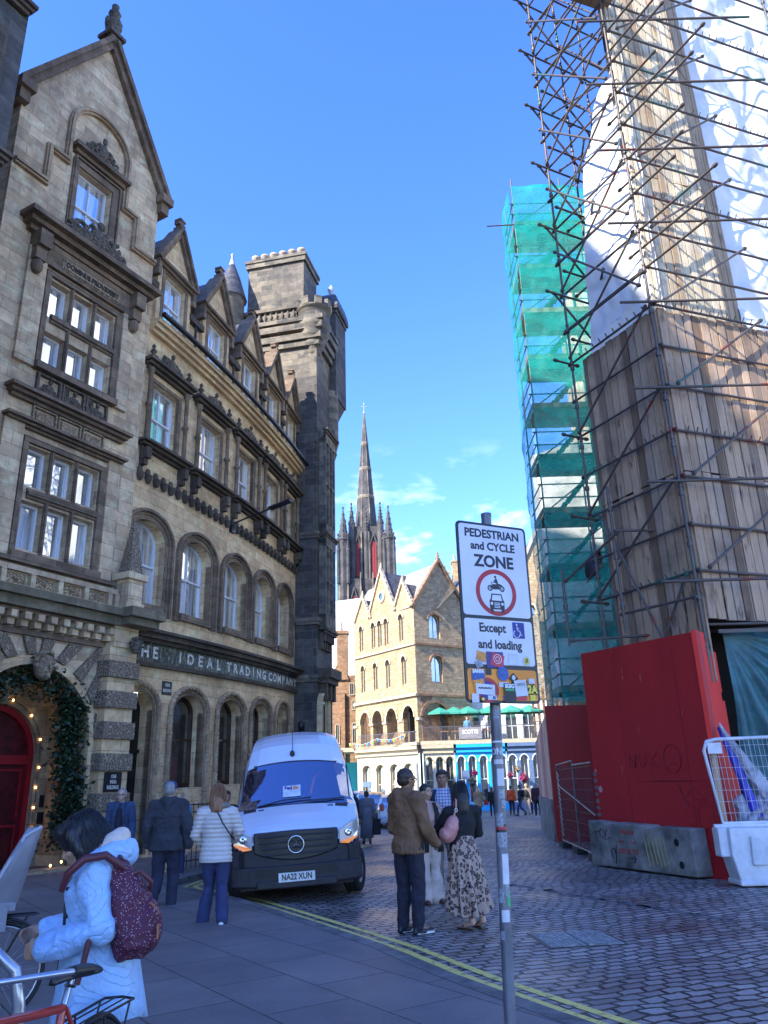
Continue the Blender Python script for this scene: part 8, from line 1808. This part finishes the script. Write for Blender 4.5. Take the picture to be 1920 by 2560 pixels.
person('distant man in pale grey with a black backpack facing the flower hung shop',8.05,49.5,20,1.74,None,SKINL,HBLO,KHA,CRM,SHB,extra=ex_bp(BLKF),group=GP,**kw)
person('distant person in dark clothes standing among the walkers by the shops',8.55,50.3,0,1.6,None,SKINL,HGRY,BLKF,NVY,SHB,group=GP,**kw)
def ex_wb(R,J,P,s_,B): mb=MB(); mb.ell((.25,.1,1.0),.08,.08,.13); B('white_bag',mb,SHW)
person('distant grey haired man in maroon top and white shoes carrying a white bag',7.75,44.3,15,1.74,None,SKINL,HGRY,MAR,NVY,SHW,extra=ex_wb,group=GP,topo=.03,**kw)
person('distant woman in dark coat entering the cream shop',-1.6,57,10,1.6,None,SKIN,HBRN,GRYC,NVY,SHB,hairf=hh(.1),group=GP,**kw)
person('distant person in a red hood by the cream shop',.15,58,-20,1.62,None,SKIN,RED2,RED2,NVY,SHB,group=GP,**kw)
person('bald man in blue shirt on the terrace behind the grey banner',6.0,62.4,180,1.75,None,SKINL,None,LB,NVY,SHB,z=4.75,**kw)
person('person in white shirt on the terrace right of the banner',7.35,62.5,170,1.7,None,SKINL,HGRY,WHT,NVY,SHB,z=4.75,**kw)
# --- woman in the pale blue quilted coat, leaning over the bicycles
QLT,t,b=nt('pale_blue_quilted_satin'); tcn=N(t,'ShaderNodeTexCoord'); b.inputs['Base Color'].default_value=(.30,.48,.72,1); b.inputs['Roughness'].default_value=.42; b.inputs['Sheen Weight'].default_value=.2
dn=N(t,'ShaderNodeTexNoise'); dn.inputs['Scale'].default_value=6.5; dn.inputs['Detail'].default_value=0; t.links.new(tcn.outputs['Object'],dn.inputs['Vector']); m1=N(t,'ShaderNodeMath',operation='MULTIPLY'); m1.inputs[1].default_value=8.; t.links.new(dn.outputs[0],m1.inputs[0]); f1=N(t,'ShaderNodeMath',operation='PINGPONG'); f1.inputs[1].default_value=.5; t.links.new(m1.outputs[0],f1.inputs[0]); rr_=N(t,'ShaderNodeMapRange'); rr_.inputs[1].default_value=.0; rr_.inputs[2].default_value=.09; t.links.new(f1.outputs[0],rr_.inputs[0]); p=bumpn(t,b,rr_.outputs[0],.5,.007); _,h=noise_fac(t,tcn.outputs['Object'],7.,.3,.7,3); bumpn(t,b,h,.6,.05,p)
LIN=fabric('cream_fleece_lining',(.60,.50,.42)); 
J=stand(1.62)
# local frame: she faces +y (left in the picture), her left side (-x) is towards the camera
J.update(pelvis=V((0,-.02,.86)),waist=V((0,-.01,1.0)),chest=V((0,.0,1.14)),upper=V((0,-.01,1.225)),neck=V((0,.03,1.285)),head=V((0,.105,1.365)))
J.update(hipL=V((-.09,-.02,.83)),hipR=V((.09,-.02,.83)),shL=V((-.175,-.01,1.235)),shR=V((.175,-.01,1.235)),elbL=V((-.245,-.07,1.0)),wrL=V((-.2,.18,.92)),finL=V((-.16,.29,.90)),elbR=V((.22,.0,1.0)),wrR=V((.15,.26,.95)),finR=V((.1,.36,.94)))
def blue_hair(mb,P,s_,J,k):
    mb.ell(P(0,-.3,.6),1.6*s_,1.75*s_,1.55*s_,16,12); mb.ell(P(0,-.8,-.3),1.5*s_,1.35*s_,1.5*s_,14,10); mb.ell(P(0,.75,1.15),1.2*s_,.9*s_,.75*s_,12,8)
    for sg in (-1,1): limb(mb,[P(sg*1.15,.15,.8),P(sg*1.35,-.1,-.5),P(sg*1.2,-.5,-1.7)],[.6*s_,.55*s_,.3*s_],8)
    limb(mb,[P(0,-1.1,-.3),P(0,-1.2,-1.2),P(0,-1.5,-1.8)],[1.0*s_,.9*s_,.4*s_],10)
def ex_blue(R,J,P,s_,B):
    k=1.62; mb=MB(); strands(mb,P,s_,520,2.7,1.74,3,.3); B('hair_strands',mb,HBLK)
    # flared coat hem
    mb=MB(); n=40; zs=[.98,.86,.74,.64,.57]; vs=[]
    for z_ in zs:
        q_=(.98-z_)/.41
        for i in range(n): a=2*PI*i/n; rr__=1+.045*sin(a*5+1)*q_; vs.append(((.165+.05*q_)*rr__*cos(a),(.145+.06*q_)*rr__*sin(a)-.03*q_-.02+.0,z_+.03*sin(a*2)*q_))
    mb.add(vs,[(i*n+j,i*n+(j+1)%n,(i+1)*n+(j+1)%n,(i+1)*n+j) for i in range(4) for j in range(n)],True); o=B('coat_skirt',mb,QLT); md=o.modifiers.new('s','SOLIDIFY'); md.thickness=.022
    mb=MB(); limb(mb,[J['neck']+V((-.13,-.0,-.02)),J['neck']+V((-.09,-.10,.03)),J['neck']+V((0,-.15,.03)),J['neck']+V((.09,-.10,.03)),J['neck']+V((.13,0,-.02))],[.045,.055,.065,.055,.045]); o=B('hood',mb,QLT); bake(o,.012,2,foldfn(9,.008))
    mb=MB(); limb(mb,[J['neck']+V((-.08,.0,.02)),J['neck']+V((-.05,-.08,.085)),J['neck']+V((0,-.12,.105)),J['neck']+V((.05,-.08,.085)),J['neck']+V((.08,0,.02))],[.035,.045,.05,.045,.035]); o=B('hood_lining',mb,LIN); bake(o,.012,2)
    mb=MB(); mb.path([V((-.03,.10,1.24)),V((-.05,.145,1.1)),V((-.05,.14,.95)),V((-.05,.15,.75)),V((-.05,.155,.6))],.008,5); B('coat_edge',mb,SHB)
    for z_ in (1.16,1.04,.92): mb=MB(); mb.ell((-.09,.128,z_),.012,.012,.012,8,6); B('button',mb,SHB)
person('woman in pale blue quilted coat with a burgundy backpack leaning over the bicycles',-1.50,4.33,-97,1.62,J,SKIN,HBLK,QLT,NVY,SHB,vox=.009,hairf=blue_hair,tilt=R_(-24),topo=.034,hem=.06,fold=.014,extra=ex_blue,curl=1.2,wide=.97,sleeve=1.0,lego=.014)
# burgundy backpack (rests on her back, a thing of its own)
BURG,t,b=nt('burgundy_speckled_cloth'); tcn=N(t,'ShaderNodeTexCoord'); v_=N(t,'ShaderNodeTexVoronoi'); v_.inputs['Scale'].default_value=85; t.links.new(tcn.outputs['Object'],v_.inputs['Vector']); g_=N(t,'ShaderNodeMath',operation='LESS_THAN'); g_.inputs[1].default_value=.22; t.links.new(v_.outputs['Distance'],g_.inputs[0]); t.links.new(mixc(t,g_.outputs[0],(.075,.008,.03),(.55,.38,.40)),b.inputs['Base Color']); b.inputs['Roughness'].default_value=.7; _,h=noise_fac(t,tcn.outputs['Object'],8.,.3,.7,3); bumpn(t,b,h,.7,.05)
BURP=M('burgundy_strap_leather',(.10,.02,.025),.5,bump=.1)
BP=empty('backpack',(-1.31,4.24,.86),'burgundy speckled backpack with leather loop handle on the back of the blue coat','backpack')
mb=MB(); loft(mb,[(V((.02,0,0)),V((1,0,0)),V((0,1,0)),.07,.11),(V((.03,0,.06)),V((1,0,0)),V((0,1,0)),.115,.15),(V((.015,0,.18)),V((1,0,0)),V((0,1,0)),.12,.155),(V((-.01,0,.30)),V((1,0,0)),V((0,1,0)),.10,.14),(V((-.05,0,.40)),V((1,0,0)),V((0,1,0)),.065,.10),(V((-.085,0,.45)),V((1,0,0)),V((0,1,0)),.045,.08)],22); mb.ell((.12,-.0,.14),.055,.10,.12,12,8); o=mb.build('bag',BURG,BP); bake(o,.010,2,foldfn(9,.012,2,.7))
mb=MB(); mb.path([V((-.03,-.03,.38)),V((.06,-.04,.41)),V((.12,-.02,.35)),V((.10,.03,.31)),V((.02,.05,.33))],.013,7); mb.build('handle',BURP,BP)
mb=MB(); mb.path([V((-.02,-.09,.43)),V((-.10,-.17,.50)),V((-.19,-.23,.49)),V((-.27,-.24,.42)),V((-.31,-.2,.34))],[.02,.022,.022,.02,.016],7); mb.path([V((-.05,-.05,.46)),V((-.09,.0,.49)),V((-.12,.05,.46))],.018,6); mb.build('strap',BURP,BP); mb=MB(); mb.path([V((-.13,-.215,.12)),V((-.15,-.225,-.0)),V((-.17,-.23,-.08))],.017,6); mb.build('strap',BURP,BP)
mb=MB(); mb.path([V((.135,-.07,.26)),V((.175,-.03,.2))],.006,5); mb.obox(V((.185,-.06,.12)),(1,0,0),(0,1,0),(0,0,1),.004,.008,.035); mb.build('zip_tag',M('tan_leather',(.35,.13,.05),.5),BP)

BP.scale=(.88,.92,.92)
